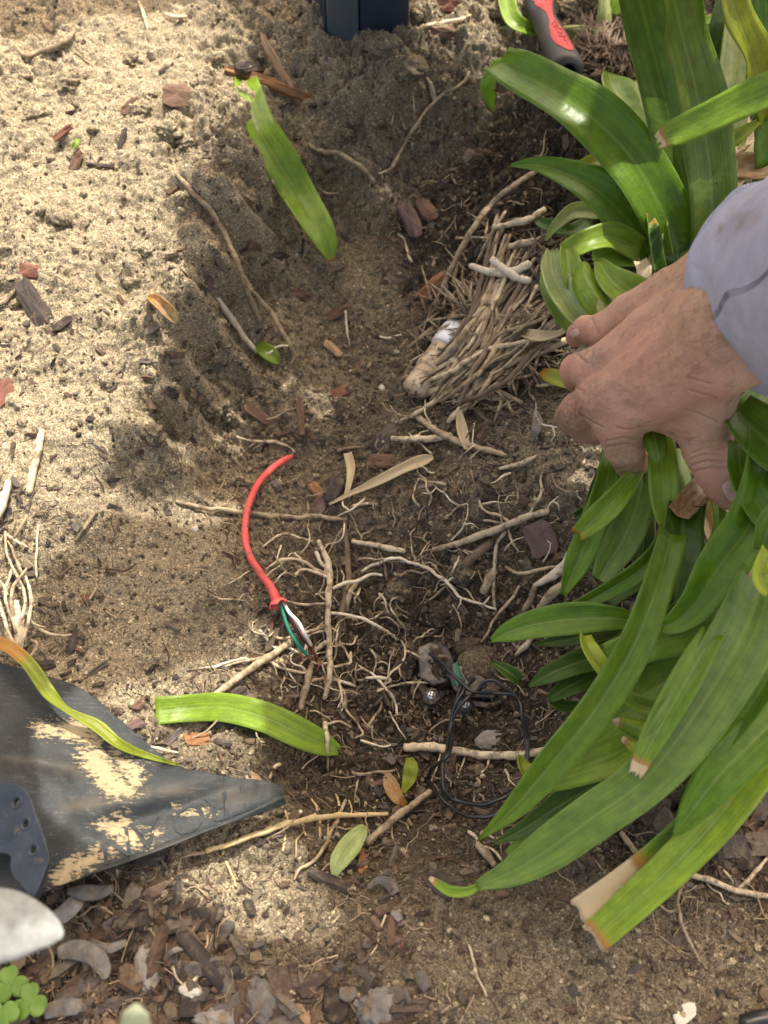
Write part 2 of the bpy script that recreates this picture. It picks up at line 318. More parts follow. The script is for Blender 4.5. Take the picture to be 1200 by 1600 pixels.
def cloth_mat():
    q = NB('lavender_shirt_cloth'); uv = q.n('ShaderNodeUVMap'); uv.uv_map = 'uv'; u = uv.outputs[0]
    wx = q.n('ShaderNodeTexWave', bands_direction='X'); q.l(u, wx.inputs[0]); wx.inputs['Scale'].default_value = 1; wx.inputs['Distortion'].default_value = .4
    mx = q.map(u, (36, 70, 1)); ch = q.n('ShaderNodeTexChecker'); q.l(q.map(u, (900, 900, 1)), ch.inputs[0]); ch.inputs['Scale'].default_value = 1
    n1 = q.noise(q.map(u, (60, 60, 1)), 1, 5, .6)
    c = q.mix(q.math('MULTIPLY', ch.outputs[1], .9), (.50, .49, .60), (.37, .37, .49))
    c = q.mix(1, c, q.ramp(n1, [(.3, .88), (.7, 1.10)]), 'MULTIPLY')
    st = q.attr('stain')
    c = q.mix(q.math('MULTIPLY', st, q.ramp(q.noise(q.geo(), 120, 4), [(.3, .2), (.6, .75)])), c, (.26, .19, .14))
    seam = q.attr('seam'); c = q.mix(q.math('MULTIPLY', seam, .18), c, (.15, .15, .22))
    b = q.bump(ch.outputs[1], .9, .0007); b = q.bump(n1, .5, .006, b)
    q.fin(c, .9, b, .1); q.b.inputs['Sheen Weight'].default_value = .2
    return q.m
M_CLOTH = cloth_mat()
def steel_mat():
    q = NB('worn_spade_steel'); v = q.geo()
    n1 = q.noise(v, 22, 5, .6); sc = q.noise(q.map(v, (60, 420, 60)), 1, 5, .75)
    c = q.mix(q.ramp(n1, [(.35, 0), (.65, 1)]), (.014, .019, .021), (.032, .038, .041))
    c = q.mix(q.ramp(sc, [(.56, 0), (.72, .45)]), c, (.15, .15, .145))
    fine = q.noise(v, 700, 3, .8); c = q.mix(q.ramp(fine, [(.6, 0), (.75, .5)]), c, (.26, .24, .2))
    mud = q.attr('mud'); mn = q.math('ADD', mud, q.math('MULTIPLY', q.math('SUBTRACT', q.noise(q.map(v, (150, 420, 150)), 1, 6, .8), .5), 2.2))
    mm = q.ramp(mn, [(.48, 0), (.56, 1)]); mc = q.mix(q.ramp(q.noise(v, 300, 4, .7), [(.3, 0), (.7, 1)]), (.33, .26, .145), (.46, .375, .235))
    c = q.mix(mm, c, mc)
    film = q.attr('film'); c = q.mix(q.math('MULTIPLY', film, q.ramp(n1, [(.3, 0), (.7, .4)])), c, (.17, .13, .08))
    q.fin(c, q.ramp(mm, [(0, .62), (1, .95)]), q.bump(q.math('ADD', mm, q.math('MULTIPLY', fine, .25)), .5, .0008), .35)
    q.b.inputs['Metallic'].default_value = .08
    return q.m
M_STEEL = steel_mat()

# ------------------------------------------------------------------ object helpers
def tag(o, label=None, cat=None, group=None, kind=None):
    if label: o['label'] = label
    if cat: o['category'] = cat
    if group: o['group'] = group
    if kind: o['kind'] = kind
    return o
def me_from(name, V, F, mat=None, smooth=True):
    me = bpy.data.meshes.new(name)
    if isinstance(F, np.ndarray):
        V = np.asarray(V, dtype=np.float32); nf, k = F.shape
        me.vertices.add(len(V)); me.vertices.foreach_set('co', V.ravel())
        me.loops.add(nf*k); me.loops.foreach_set('vertex_index', F.astype(np.int32).ravel())
        me.polygons.add(nf); me.polygons.foreach_set('loop_start', np.arange(0, nf*k, k, dtype=np.int32))
        me.update(calc_edges=True); me.validate()
    else:
        me.from_pydata([tuple(map(float, v)) for v in V], [], F); me.update()
    me.polygons.foreach_set('use_smooth', [smooth]*len(me.polygons))
    if mat: me.materials.append(mat)
    return me
def link(name, me, parent=None, loc=None):
    o = bpy.data.objects.new(name, me); COL.objects.link(o)
    if parent is not None: o.parent = parent
    if loc is not None: o.location = loc
    return o
def empty(name, loc, label, cat, group=None):
    o = bpy.data.objects.new(name, None); COL.objects.link(o); o.location = loc; o.empty_display_size = .02
    return tag(o, label, cat, group)
def local(V, parent):                                           # world verts into a thing's frame
    return np.asarray(V, float)-np.array(parent.location) if parent is not None else np.asarray(V, float)
def vattr(me, name, vals):
    a = me.attributes.new(name, 'FLOAT', 'POINT'); a.data.foreach_set('value', np.asarray(vals, dtype=np.float32))
def cr(points, nseg=6):                                         # smooth curve through points of any dimension
    p = np.array(points, float)
    if len(p) < 3: return np.array([p[0]+(p[-1]-p[0])*t for t in np.linspace(0, 1, nseg+1)])
    p = np.vstack([2*p[0]-p[1], p, 2*p[-1]-p[-2]]); out = []
    for i in range(1, len(p)-2):
        a, b, c, d = p[i-1:i+3]
        for t in np.linspace(0, 1, nseg, endpoint=False):
            out.append(.5*((2*b)+(c-a)*t+(2*a-5*b+4*c-d)*t*t+(3*b-a-3*c+d)*t**3))
    out.append(p[-2]); return np.array(out)
def tube_geo(C, R, sides=7, wob=0.0, cap=True):
    C = np.asarray(C, float); m = len(C); T = np.gradient(C, axis=0); T /= np.linalg.norm(T, axis=1)[:, None]+1e-12
    ref = np.array([0, 0, 1.0]) if abs(T[0][2]) < .9 else np.array([1.0, 0, 0])
    V = []; u = np.cross(T[0], ref); u /= np.linalg.norm(u)
    for i in range(m):
        u = u-T[i]*np.dot(u, T[i]); u /= np.linalg.norm(u)+1e-12; v = np.cross(T[i], u)
        r = R[i]*(1+(wob*(random.random()-.5) if wob else 0))
        for k in range(sides):
            a = 2*math.pi*k/sides; rr = r*(1+(wob*.6*(random.random()-.5) if wob else 0))
            V.append(C[i]+(u*math.cos(a)+v*math.sin(a))*rr)
    F = []
    for i in range(m-1):
        for k in range(sides):
            a = i*sides+k; b = i*sides+(k+1) % sides; F.append((a, b, b+sides, a+sides))
    if cap:
        V.append(C[0]-T[0]*R[0]*.4); V.append(C[-1]+T[-1]*R[-1]*.6); c0 = len(V)-2
        for k in range(sides):
            F.append((c0, (k+1) % sides, k, k)); b = (m-1)*sides; F.append((c0+1, b+k, b+(k+1) % sides, b+(k+1) % sides))
    F = [f if len(set(f)) == 4 else tuple(dict.fromkeys(f)) for f in F]
    return np.array(V), F
def join_geo(parts):
    V = []; F = []; o = 0
    for v, f in parts:
        V.append(v); F += [tuple(i+o for i in q) for q in f]; o += len(v)
    return np.vstack(V), F

# ------------------------------------------------------------------ GROUND
def build_ground():
    ny, nx = X.shape; V = np.stack([X, Y, H], -1).reshape(-1, 3)
    idx = np.arange(nx*ny).reshape(ny, nx)
    F = np.stack([idx[:-1, :-1], idx[:-1, 1:], idx[1:, 1:], idx[1:, :-1]], -1).reshape(-1, 4)
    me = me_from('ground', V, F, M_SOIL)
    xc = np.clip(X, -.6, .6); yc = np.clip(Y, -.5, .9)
    vattr(me, 'moist_shade', (field(MOIST_SHADE, xc+.012*fbm(xc*30, yc*30, 77, 3), yc+.012*fbm(xc*30, yc*30, 87, 3), .032)).ravel())
    o = link('ground', me); tag(o, kind='structure')
build_ground()

# ------------------------------------------------------------------ SHADE: added canopy outside the picture, leaves placed to shape the shade
LIT = [[(-400,140),(-100,30),(50,70),(180,28),(350,5),(385,60),(395,120),(405,190),(432,290),(425,340),(385,350),(345,385),(318,430),(300,465),(262,500),(240,520),(285,548),(258,595),(230,625),(250,655),(270,690),(185,690),(150,705),(160,735),(215,748),(262,770),(300,782),(385,792),(380,806),(300,812),(262,806),(180,806),(130,845),(75,890),(52,950),(48,1010),(-100,1050),(-400,1000)],
 [(640,-80),(860,-80),(845,40),(810,110),(745,160),(690,140),(655,90)],
 [(228,1062),(300,1045),(365,1005),(400,975),(480,985),(468,1030),(430,1050),(372,1068),(350,1085),(350,1120),(318,1190),(310,1212),(262,1205),(200,1185),(150,1140),(170,1090)],
 [(55,1225),(85,1165),(135,1120),(190,1122),(240,1165),(300,1200),(250,1222),(222,1245),(240,1262),(300,1245),(345,1205),(410,1250),(400,1290),(372,1330),(335,1350),(400,1325),(455,1330),(500,1390),(505,1450),(440,1475),(350,1450),(300,1410),(215,1400),(130,1385),(70,1330)],
 [(570,278),(622,280),(612,335),(575,325)],[(335,655),(380,660),(375,710),(340,705)],[(270,665),(312,688),(318,730),(280,722)],[(340,475),(380,472),(376,515),(342,508)],
 [(470,615),(515,636),(508,672),(478,655)],[(415,585),(452,606),(442,645)],[(295,500),(335,505),(325,560),(295,545)],
 [(470,1415),(530,1440),(515,1490),(465,1465)],[(540,465),(560,475),(556,500)],[(415,740),(445,745),(430,775)],
 [(925,-60),(985,-60),(985,110),(940,120)]]
def inpoly(x, y, poly):
    c = np.zeros(np.shape(x), bool); n_ = len(poly)
    for i in range(n_):
        x1, y1 = poly[i]; x2, y2 = poly[(i+1) % n_]
        c ^= ((y1 > y) != (y2 > y)) & (x < (x2-x1)*(y-y1)/((y2-y1) if y2 != y1 else 1e-9)+x1)
    return c
# lit spots on leaves well above the ground: (px, py, z, radius m)
SPOTS = [(1070,25,.22,.020),(1030,130,.17,.013),(1165,10,.21,.018),(1055,250,.13,.011),(1110,250,.11,.012),(900,170,.115,.008),(1150,60,.20,.016),(1100,190,.24,.012),(1020,262,.10,.009),(1028,285,.10,.009),(1000,248,.10,.006),(830,108,.10,.005),(812,104,.10,.004),
 (1165,60,.2,.012),(1135,170,.26,.014),(1185,40,.15,.016),(1040,320,.06,.008),(1190,150,.27,.012),(445,200,.0,.012),(485,330,-.05,.014),(500,375,-.05,.008),(430,170,.01,.012),(1195,880,.16,.012),(355,1100,-.01,.02)]
def build_shade_canopy():
    s = np.array(SUN); N = 95000
    gx = rng.uniform(-.50, .52, N); gy = rng.uniform(-.47, .80, N); zt = rng.uniform(.97, 1.14, N)
    L = rng.uniform(.008, .020, N); Wd = L*rng.uniform(.5, .7, N); an = rng.uniform(0, 6.283, N)
    z0 = np.clip(base_h(gx, gy), -.13, .05)
    e1 = np.cross(s, [1, 0, 0]); e1 /= np.linalg.norm(e1); e2 = np.cross(s, e1)
    D1 = np.outer(np.cos(an), e1)+np.outer(np.sin(an), e2); D2 = -np.outer(np.sin(an), e1)+np.outer(np.cos(an), e2)
    g = np.stack([gx, gy, z0], 1)
    ok = np.ones(N, bool)
    for a, b in ((0, 0), (1, 0), (-1, 0), (0, 1), (0, -1), (.6, .6), (-.6, .6), (.6, -.6), (-.6, -.6)):
        q = g+D1*(L*a)[:, None]+D2*(Wd*b)[:, None]
        t = (q[:, 2]-z0)/s[2]; q = q-s*t[:, None]
        px, py = PXY(q[:, 0], q[:, 1], q[:, 2])
        for poly in LIT: ok &= ~inpoly(px, py, poly)
        for (sx, sy, sz, sr) in SPOTS:
            c = P(sx, sy, sz); dq = q-c; dq = dq-np.outer(dq@s, s); ok &= np.linalg.norm(dq, axis=1) > sr*1.5
    g, zt, L, Wd, D1, D2 = g[ok], zt[ok], L[ok], Wd[ok], D1[ok], D2[ok]
    C = g+s*((zt-g[:, 2])/s[2])[:, None]
    tl = rng.normal(0, .35, (len(C), 2))                        # tilt leaves a little out of the plane facing the sun
    D1 = D1+s*tl[:, :1]; D2 = D2+s*tl[:, 1:]
    Ls = L[:, None]; Ws = Wd[:, None]
    V = np.stack([C-D1*Ls, C-D1*Ls*.3+D2*Ws*.9, C+D1*Ls*.4+D2*Ws*.8, C+D1*Ls, C+D1*Ls*.4-D2*Ws*.8, C-D1*Ls*.3-D2*Ws*.9], 1).reshape(-1, 3)
    b = np.arange(len(C))[:, None]*6
    F = np.vstack([b+np.array([[0, 1, 2, 3]]), b+np.array([[0, 3, 4, 5]])])
    t = empty('tree', (1.5, 1.7, 0), 'added leafy canopy out of view, shaped to shade the dig', 'tree')  # added shade caster, leaves only where the ground should be dark
    me = me_from('crown', local(V, t), F, simple('shade_leaf', (.045, .085, .02), (.07, .11, .03), 20, .6, .1), False)
    cr_ = link('crown', me, t); tag(cr_, kind='stuff')
    limbs = [tube_geo(cr([(1.5, 1.7, -.05), (1.45, 1.6, .7), (1.1, 1.3, 1.1), (.75, 1.0, 1.16), (.5, .85, 1.1)], 6), np.linspace(.06, .006, 25), 9, .1)]
    V, F = join_geo(limbs); link('added_limb', me_from('added_limb', local(V, t), F, M_ROOTDARK), t)
build_shade_canopy()

# ------------------------------------------------------------------ STRAP LEAVES
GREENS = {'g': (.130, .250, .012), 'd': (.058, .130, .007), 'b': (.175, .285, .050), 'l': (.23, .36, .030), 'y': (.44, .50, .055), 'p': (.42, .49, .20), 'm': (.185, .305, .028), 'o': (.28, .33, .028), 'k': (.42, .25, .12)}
def leaf_mesh(ctrl, fold=.25, tilt=0.0, twist=None, dead=None, rag=.004, thick=.0007, z0=0.0, cutend=0.0, seed=0, nseg=7):
    """ctrl: (px, py, z cm above z0, width px). Crosswise 8 strips with a channel fold; real thickness."""
    c = np.array([[*P(a, b, z0+z/100), wd/ppm(a, b, z0+z/100)] for a, b, z, wd in ctrl]); s = cr(c, nseg); m = len(s)
    C = s[:, :3]; Wd = np.maximum(s[:, 3], .0006); T = np.gradient(C, axis=0); T /= np.linalg.norm(T, axis=1)[:, None]+1e-9
    t = np.linspace(0, 1, m); tw = np.interp(t, *zip(*twist)) if twist else np.zeros(m); tw = tw+tilt
    arc = np.r_[0, np.cumsum(np.linalg.norm(np.diff(C, axis=0), axis=1))]
    V = []; UV = []; D = []; K = 9; rs = np.random.default_rng(seed+5)
    ph = rs.uniform(0, 6, 4); top = []; 
    for i in range(m):
        view = (CAM-C[i]); view /= np.linalg.norm(view); up = np.array([0, 0, 1.0])*.55+view*.45
        sd_ = np.cross(T[i], up); sd_ /= np.linalg.norm(sd_)+1e-9; nn = np.cross(sd_, T[i])
        a = tw[i]; S = sd_*math.cos(a)+nn*math.sin(a); N_ = -sd_*math.sin(a)+nn*math.cos(a)
        for k in range(K):
            u = k/(K-1)*2-1; wv = .10*Wd[i]*math.sin(arc[i]*60+ph[0]+(2 if u > 0 else 0))*u*u+.0*u
            off = fold*Wd[i]*(abs(u)**1.35)*.55+wv*.6
            jag = 0
            if cutend and (i == m-1): jag = rs.uniform(-1, 1)*cutend
            V.append(C[i]+S*u*Wd[i]/2+N_*off+T[i]*jag); UV.append(((u+1)/2, arc[i]*12)); D.append(t[i])
    V = np.array(V); D = np.array(D); nv = len(V)
    F = [(i*K+k, i*K+k+1, (i+1)*K+k+1, (i+1)*K+k) for i in range(m-1) for k in range(K-1)]
    # thickness
    q = V.reshape(m, K, 3); du = np.gradient(q, axis=1); dv = np.gradient(q, axis=0); nr = np.cross(du, dv); nr /= np.linalg.norm(nr, axis=2)[..., None]+1e-12
    nr = nr.reshape(-1, 3)
    V2 = V-nr*thick; Vall = np.vstack([V, V2]); F2 = [tuple(x+nv for x in f[::-1]) for f in F]
    rim = []
    for i in range(m-1):
        rim.append((i*K, (i+1)*K, (i+1)*K+nv, i*K+nv)); a = i*K+K-1; rim.append((a+K, a, a+nv, a+K+nv))
    for k in range(K-1):
        rim.append((k+1, k, k+nv, k+1+nv)); a = (m-1)*K+k; rim.append((a, a+1, a+1+nv, a+nv))
    Fa = F+F2+rim; dd = np.zeros(nv)
    if dead: dd = np.interp(D, *zip(*dead))
    return Vall, Fa, np.array(UV*2), np.r_[dd, dd]
def leaf_obj(name, ctrl, col='g', parent=None, **kw):
    V, F, UV, dd = leaf_mesh(ctrl, **kw)
    me = me_from(name, local(V, parent), F, M_LEAF); uvl = me.uv_layers.new(name='uv')
    li = np.empty(len(me.loops), np.int32); me.loops.foreach_get('vertex_index', li)
    uvl.data.foreach_set('uv', UV[li].astype(np.float32).ravel()); vattr(me, 'dead', dd)
    o = link(name, me, parent); c = GREENS[col]; j = random.uniform(.88, 1.12); o.color = (c[0]*j*random.uniform(.93, 1.07), c[1]*j, c[2]*j, 1)
    return o

TIP = [(0, 0), (.86, 0), (.97, .8), (1, 1)]
# the clump that still stands, behind the wrist
c0 = P(1080, 400, .0)
plantA = empty('agapanthus_plant', c0, 'upright clump of broad green strap leaves rising behind the sleeve', 'plant', 'strap leaved clumps')
A_ = [
 ([(1062,400,4,60),(1035,330,7.5,78),(985,245,10,88),(920,180,11.5,84),(860,140,11.5,74),(805,112,10.5,62),(778,98,9.5,52)], 'g', dict(fold=.30, tilt=.1, seed=1)),
 ([(805,95,9.4,8),(785,104,9.0,36),(768,128,7.5,34),(766,150,6,22),(770,174,4.5,3)], 'l', dict(fold=.3, tilt=-.7, seed=2)),
 ([(1015,400,3,64),(985,350,5,76),(935,300,7,66),(885,272,7.2,46),(840,258,7,24),(798,258,6.5,4)], 'g', dict(fold=.35, seed=3)),
 ([(1040,-60,29,92),(1062,40,23,92),(1085,130,18,88),(1105,230,13,84),(1112,320,9,74),(1105,400,4,50)], 'b', dict(fold=.22, tilt=.12, seed=4)),
 ([(985,-60,24,70),(1010,40,19,72),(1033,130,15,72),(1056,230,11,66),(1078,320,7,56),(1085,400,3,40)], 'b', dict(fold=.28, tilt=-.12, seed=5)),
 ([(1235,130,27,62),(1180,150,25.5,58),(1120,178,24,50),(1070,202,22.5,44),(1045,212,22,36),(1029,222,21.5,22)], 'l', dict(fold=.2, tilt=.1, dead=[(0, 0), (.78, 0), (.9, .7), (1, 1)], seed=6, cutend=.002)),
 ([(948,112,3,4),(958,135,4,44),(975,165,4.5,52),(995,210,4.5,52),(1020,265,4,44),(1045,320,3,30)], 'm', dict(fold=.5, tilt=.3, seed=8)),
 ([(1000,60,2,10),(1003,120,3,26),(1010,180,3.5,34),(1022,220,3,24),(1030,250,2,8)], 'o', dict(fold=.3, tilt=-.4, seed=9)),
 ([(1160,20,9,50),(1150,100,7,52),(1140,190,5,50),(1130,270,3,44)], 'p', dict(fold=.5, seed=11)),
 ([(1115,60,6,30),(1118,130,5,34),(1125,200,4,34),(1125,270,3,30)], 'm', dict(fold=.5, seed=12)),
 ([(1195,-60,20,44),(1198,50,15,50),(1202,160,11,52),(1205,260,7,50)], 'g', dict(fold=.3, seed=13)),
 ([(1005,223,1.5,16),(960,240,3,26),(930,252,3,24),(905,262,2.5,20)], 'o', dict(fold=.3, seed=14, cutend=.002)),
 ([(1185,190,11,10),(1150,215,10,26),(1120,235,8,30),(1095,250,5,22)], 'o', dict(fold=.3, seed=15)),
 ([(1012,338,7,12),(1014,360,7,24),(1018,395,6,24),(1024,425,5,22)], 'd', dict(fold=1.0, tilt=.5, seed=16, dead=[(0, 1), (.15, .5), (.3, 0), (1, 0)])),
 ([(1034,345,6,14),(1036,370,6,24),(1040,400,5,26)], 'm', dict(fold=.9, tilt=-.4, seed=17, dead=[(0, .8), (.2, 0), (1, 0)])),
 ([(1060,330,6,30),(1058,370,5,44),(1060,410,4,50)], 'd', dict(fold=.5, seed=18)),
 ([(980,300,1,20),(1000,320,2,34),(1030,360,2,40)], 'l', dict(fold=.4, seed=19)),
 ([(930,330,2.5,24),(895,330,3.5,24),(868,352,3,15),(852,376,1.5,3)], 'p', dict(fold=.5, tilt=.4, seed=20)),
 ([(920,345,.8,20),(890,360,1,20),(850,350,.6,18),(838,345,.2,6)], 'd', dict(fold=.3, seed=21)),
 ([(1000,392,4,40),(960,372,5,44),(925,375,5.5,38),(895,388,5,36),(884,396,4.6,30)], 'l', dict(fold=.3, seed=22)),
 ([(1010,395,3,50),(965,400,3.5,40),(925,398,3.5,22)], 'l', dict(fold=.3, seed=23)),
 ([(884,388,5.5,20),(888,410,6,32),(893,435,6,34),(900,452,5.4,26)], 'l', dict(fold=.5, tilt=.2, seed=24, cutend=.002)),
 ([(862,392,4,16),(862,420,5,34),(876,455,5.5,44),(900,490,5.5,42),(930,520,5,30)], 'p', dict(fold=.6, seed=25)),
 ([(850,425,2,10),(862,455,3,34),(884,492,3.4,40),(910,520,3,34)], 'm', dict(fold=.4, seed=26)),
 ([(912,408,6.6,16),(916,432,7.6,44),(936,466,8,50),(965,500,7,44)], 'l', dict(fold=-.5, seed=27)),
 ([(935,408,7,14),(955,438,8,46),(985,462,8,60),(1020,480,7,56)], 'l', dict(fold=.5, seed=28)),
 ([(905,455,5.5,14),(918,476,6,26),(938,500,6,34)], 'p', dict(fold=-.6, seed=29)),
 ([(930,448,7.5,12),(938,470,8,26),(955,495,7.6,30)], 'p', dict(fold=-.8, seed=30, dead=[(0, 1), (.15, .6), (.3, 0), (1, 0)])),
 ([(1000,408,5.5,20),(1006,425,5.5,22),(1000,445,5,20)], 'p', dict(fold=.4, seed=31, dead=[(0, .9), (1, .7)])),
]
for c, col, kw in A_: leaf_obj('leaf', c, col, plantA, **kw)
# right edge clump
plantR = empty('agapanthus_plant', P(1190, 330, .0), 'yellowing strap leaves at the top right corner above the sleeve', 'plant', 'strap leaved clumps')
for c, col, kw in [
 ([(1115,-70,28,66),(1145,10,23,76),(1172,80,18,70),(1190,140,14,50),(1195,190,10,30)], 'o', dict(fold=.25, seed=41, dead=[(0, .22), (.5, .12), (1, 0)])),
 ([(1210,-60,17,40),(1215,80,13,60),(1210,200,9,60),(1200,300,5,50)], 'b', dict(fold=.3, seed=42)),
 ([(1150,-40,10,40),(1130,60,7,50),(1120,120,5,40)], 'd', dict(fold=.4, seed=43)),
 ([(1112,28,6,10),(1098,34,7,20),(1086,30,7,22)], 'l', dict(fold=.6, seed=44)),
 ([(1190,230,6,26),(1165,260,6.4,30),(1135,290,6,36),(1110,320,5,30)], 'k', dict(fold=.4, seed=45, dead=[(0, 1), (1, .6)])),
 ([(1225,250,7,40),(1190,262,7,44),(1150,262,6.5,44),(1110,280,5,40)], 'k', dict(fold=.3, seed=46, dead=[(0, .7), (1, .55)])),
 ([(1200,190,4,24),(1170,225,4,24),(1140,250,3,24),(1120,290,2,20)], 'p', dict(fold=.6, seed=47, dead=[(0, 1), (1, .9)])),
 ([(1215,215,5,18),(1180,235,5,20),(1150,245,4,22)], 'p', dict(fold=.6, seed=48, dead=[(0, 1), (1, 1)]))]:
    leaf_obj('leaf', c, col, plantR, **kw)
# stubby cut clump beyond the trowel handle
plantT = empty('agapanthus_plant', P(950, 60, .01), 'cut back pale green stems with a frayed brown crown beyond the trowel handle', 'plant', 'strap leaved clumps')
for c, col, kw in [
 ([(787,-30,2,24),(792,8,3,26),(803,34,3.2,26),(828,47,2.6,22),(858,54,1.6,18)], 'l', dict(fold=.5, seed=51)),
 ([(872,44,2.0,20),(900,44,2.6,26),(930,48,3,30),(947,52,3,26)], 'p', dict(fold=-.7, seed=52)),
 ([(948,-30,5,22),(946,10,4,22),(944,34,3,24),(940,50,2,20)], 'p', dict(fold=-.7, seed=53)),
 ([(968,-30,5,20),(966,0,4,22),(958,24,3,14)], 'l', dict(fold=.5, seed=54)),
 ([(905,95,1,16),(880,98,1.4,20),(845,100,1,20),(830,110,.6,14)], 'm', dict(fold=.5, seed=55))]:
    leaf_obj('leaf', c, col, plantT, **kw)
def fibres(name, parent, cx, cy, sx, sy, n_, z0, mat, ln=(18, 45)):
    parts = []
    for k in range(n_):
        x = random.gauss(cx, sx); y = random.gauss(cy, sy); a = math.atan2(y-cy, x-cx)+random.gauss(0, 1.6); L = random.uniform(*ln)
        w0 = random.uniform(.0006, .0022); b = gh(*P(x, y, 0)[:2]); zz = b+z0*math.exp(-(((x-cx)/sx)**2+((y-cy)/sy)**2)/5)
        c = cr([P(x, y, zz), P(x+math.cos(a)*L*.5, y+math.sin(a)*L*.5, zz+random.uniform(0, .008)), P(x+math.cos(a)*L, y+math.sin(a)*L+random.uniform(-4, 4), max(b, zz-.008))], 3)
        v, f = tube_geo(c, np.linspace(w0, w0*.4, len(c)), 4, .3); parts.append((v, f))
    V, F = join_geo(parts); o = link(name, me_from(name, local(V, parent), F, mat, False), parent); tag(o, kind='stuff'); return o
fibres('dry_sheath', plantT, 955, 82, 24, 22, 420, .010, simple('dry_sheath', (.32, .24, .17), (.15, .10, .07), 200, .85, .5))
fibres('dry_sheath', plantT, 985, 60, 15, 25, 120, .02, M_ROOTDARK)
fibres('dry_sheath', plantR, 1150, 235, 30, 18, 160, .03, M_STRAWPALE, (25, 60))
fibres('dry_sheath', plantA, 985, 425, 28, 20, 220, .012, M_ROOTDARK)
fibres('dry_sheath', plantA, 960, 330, 30, 40, 160, .006, simple('dry_sheath_dark', (.17, .12, .085), (.07, .05, .035), 200, .9, .5))

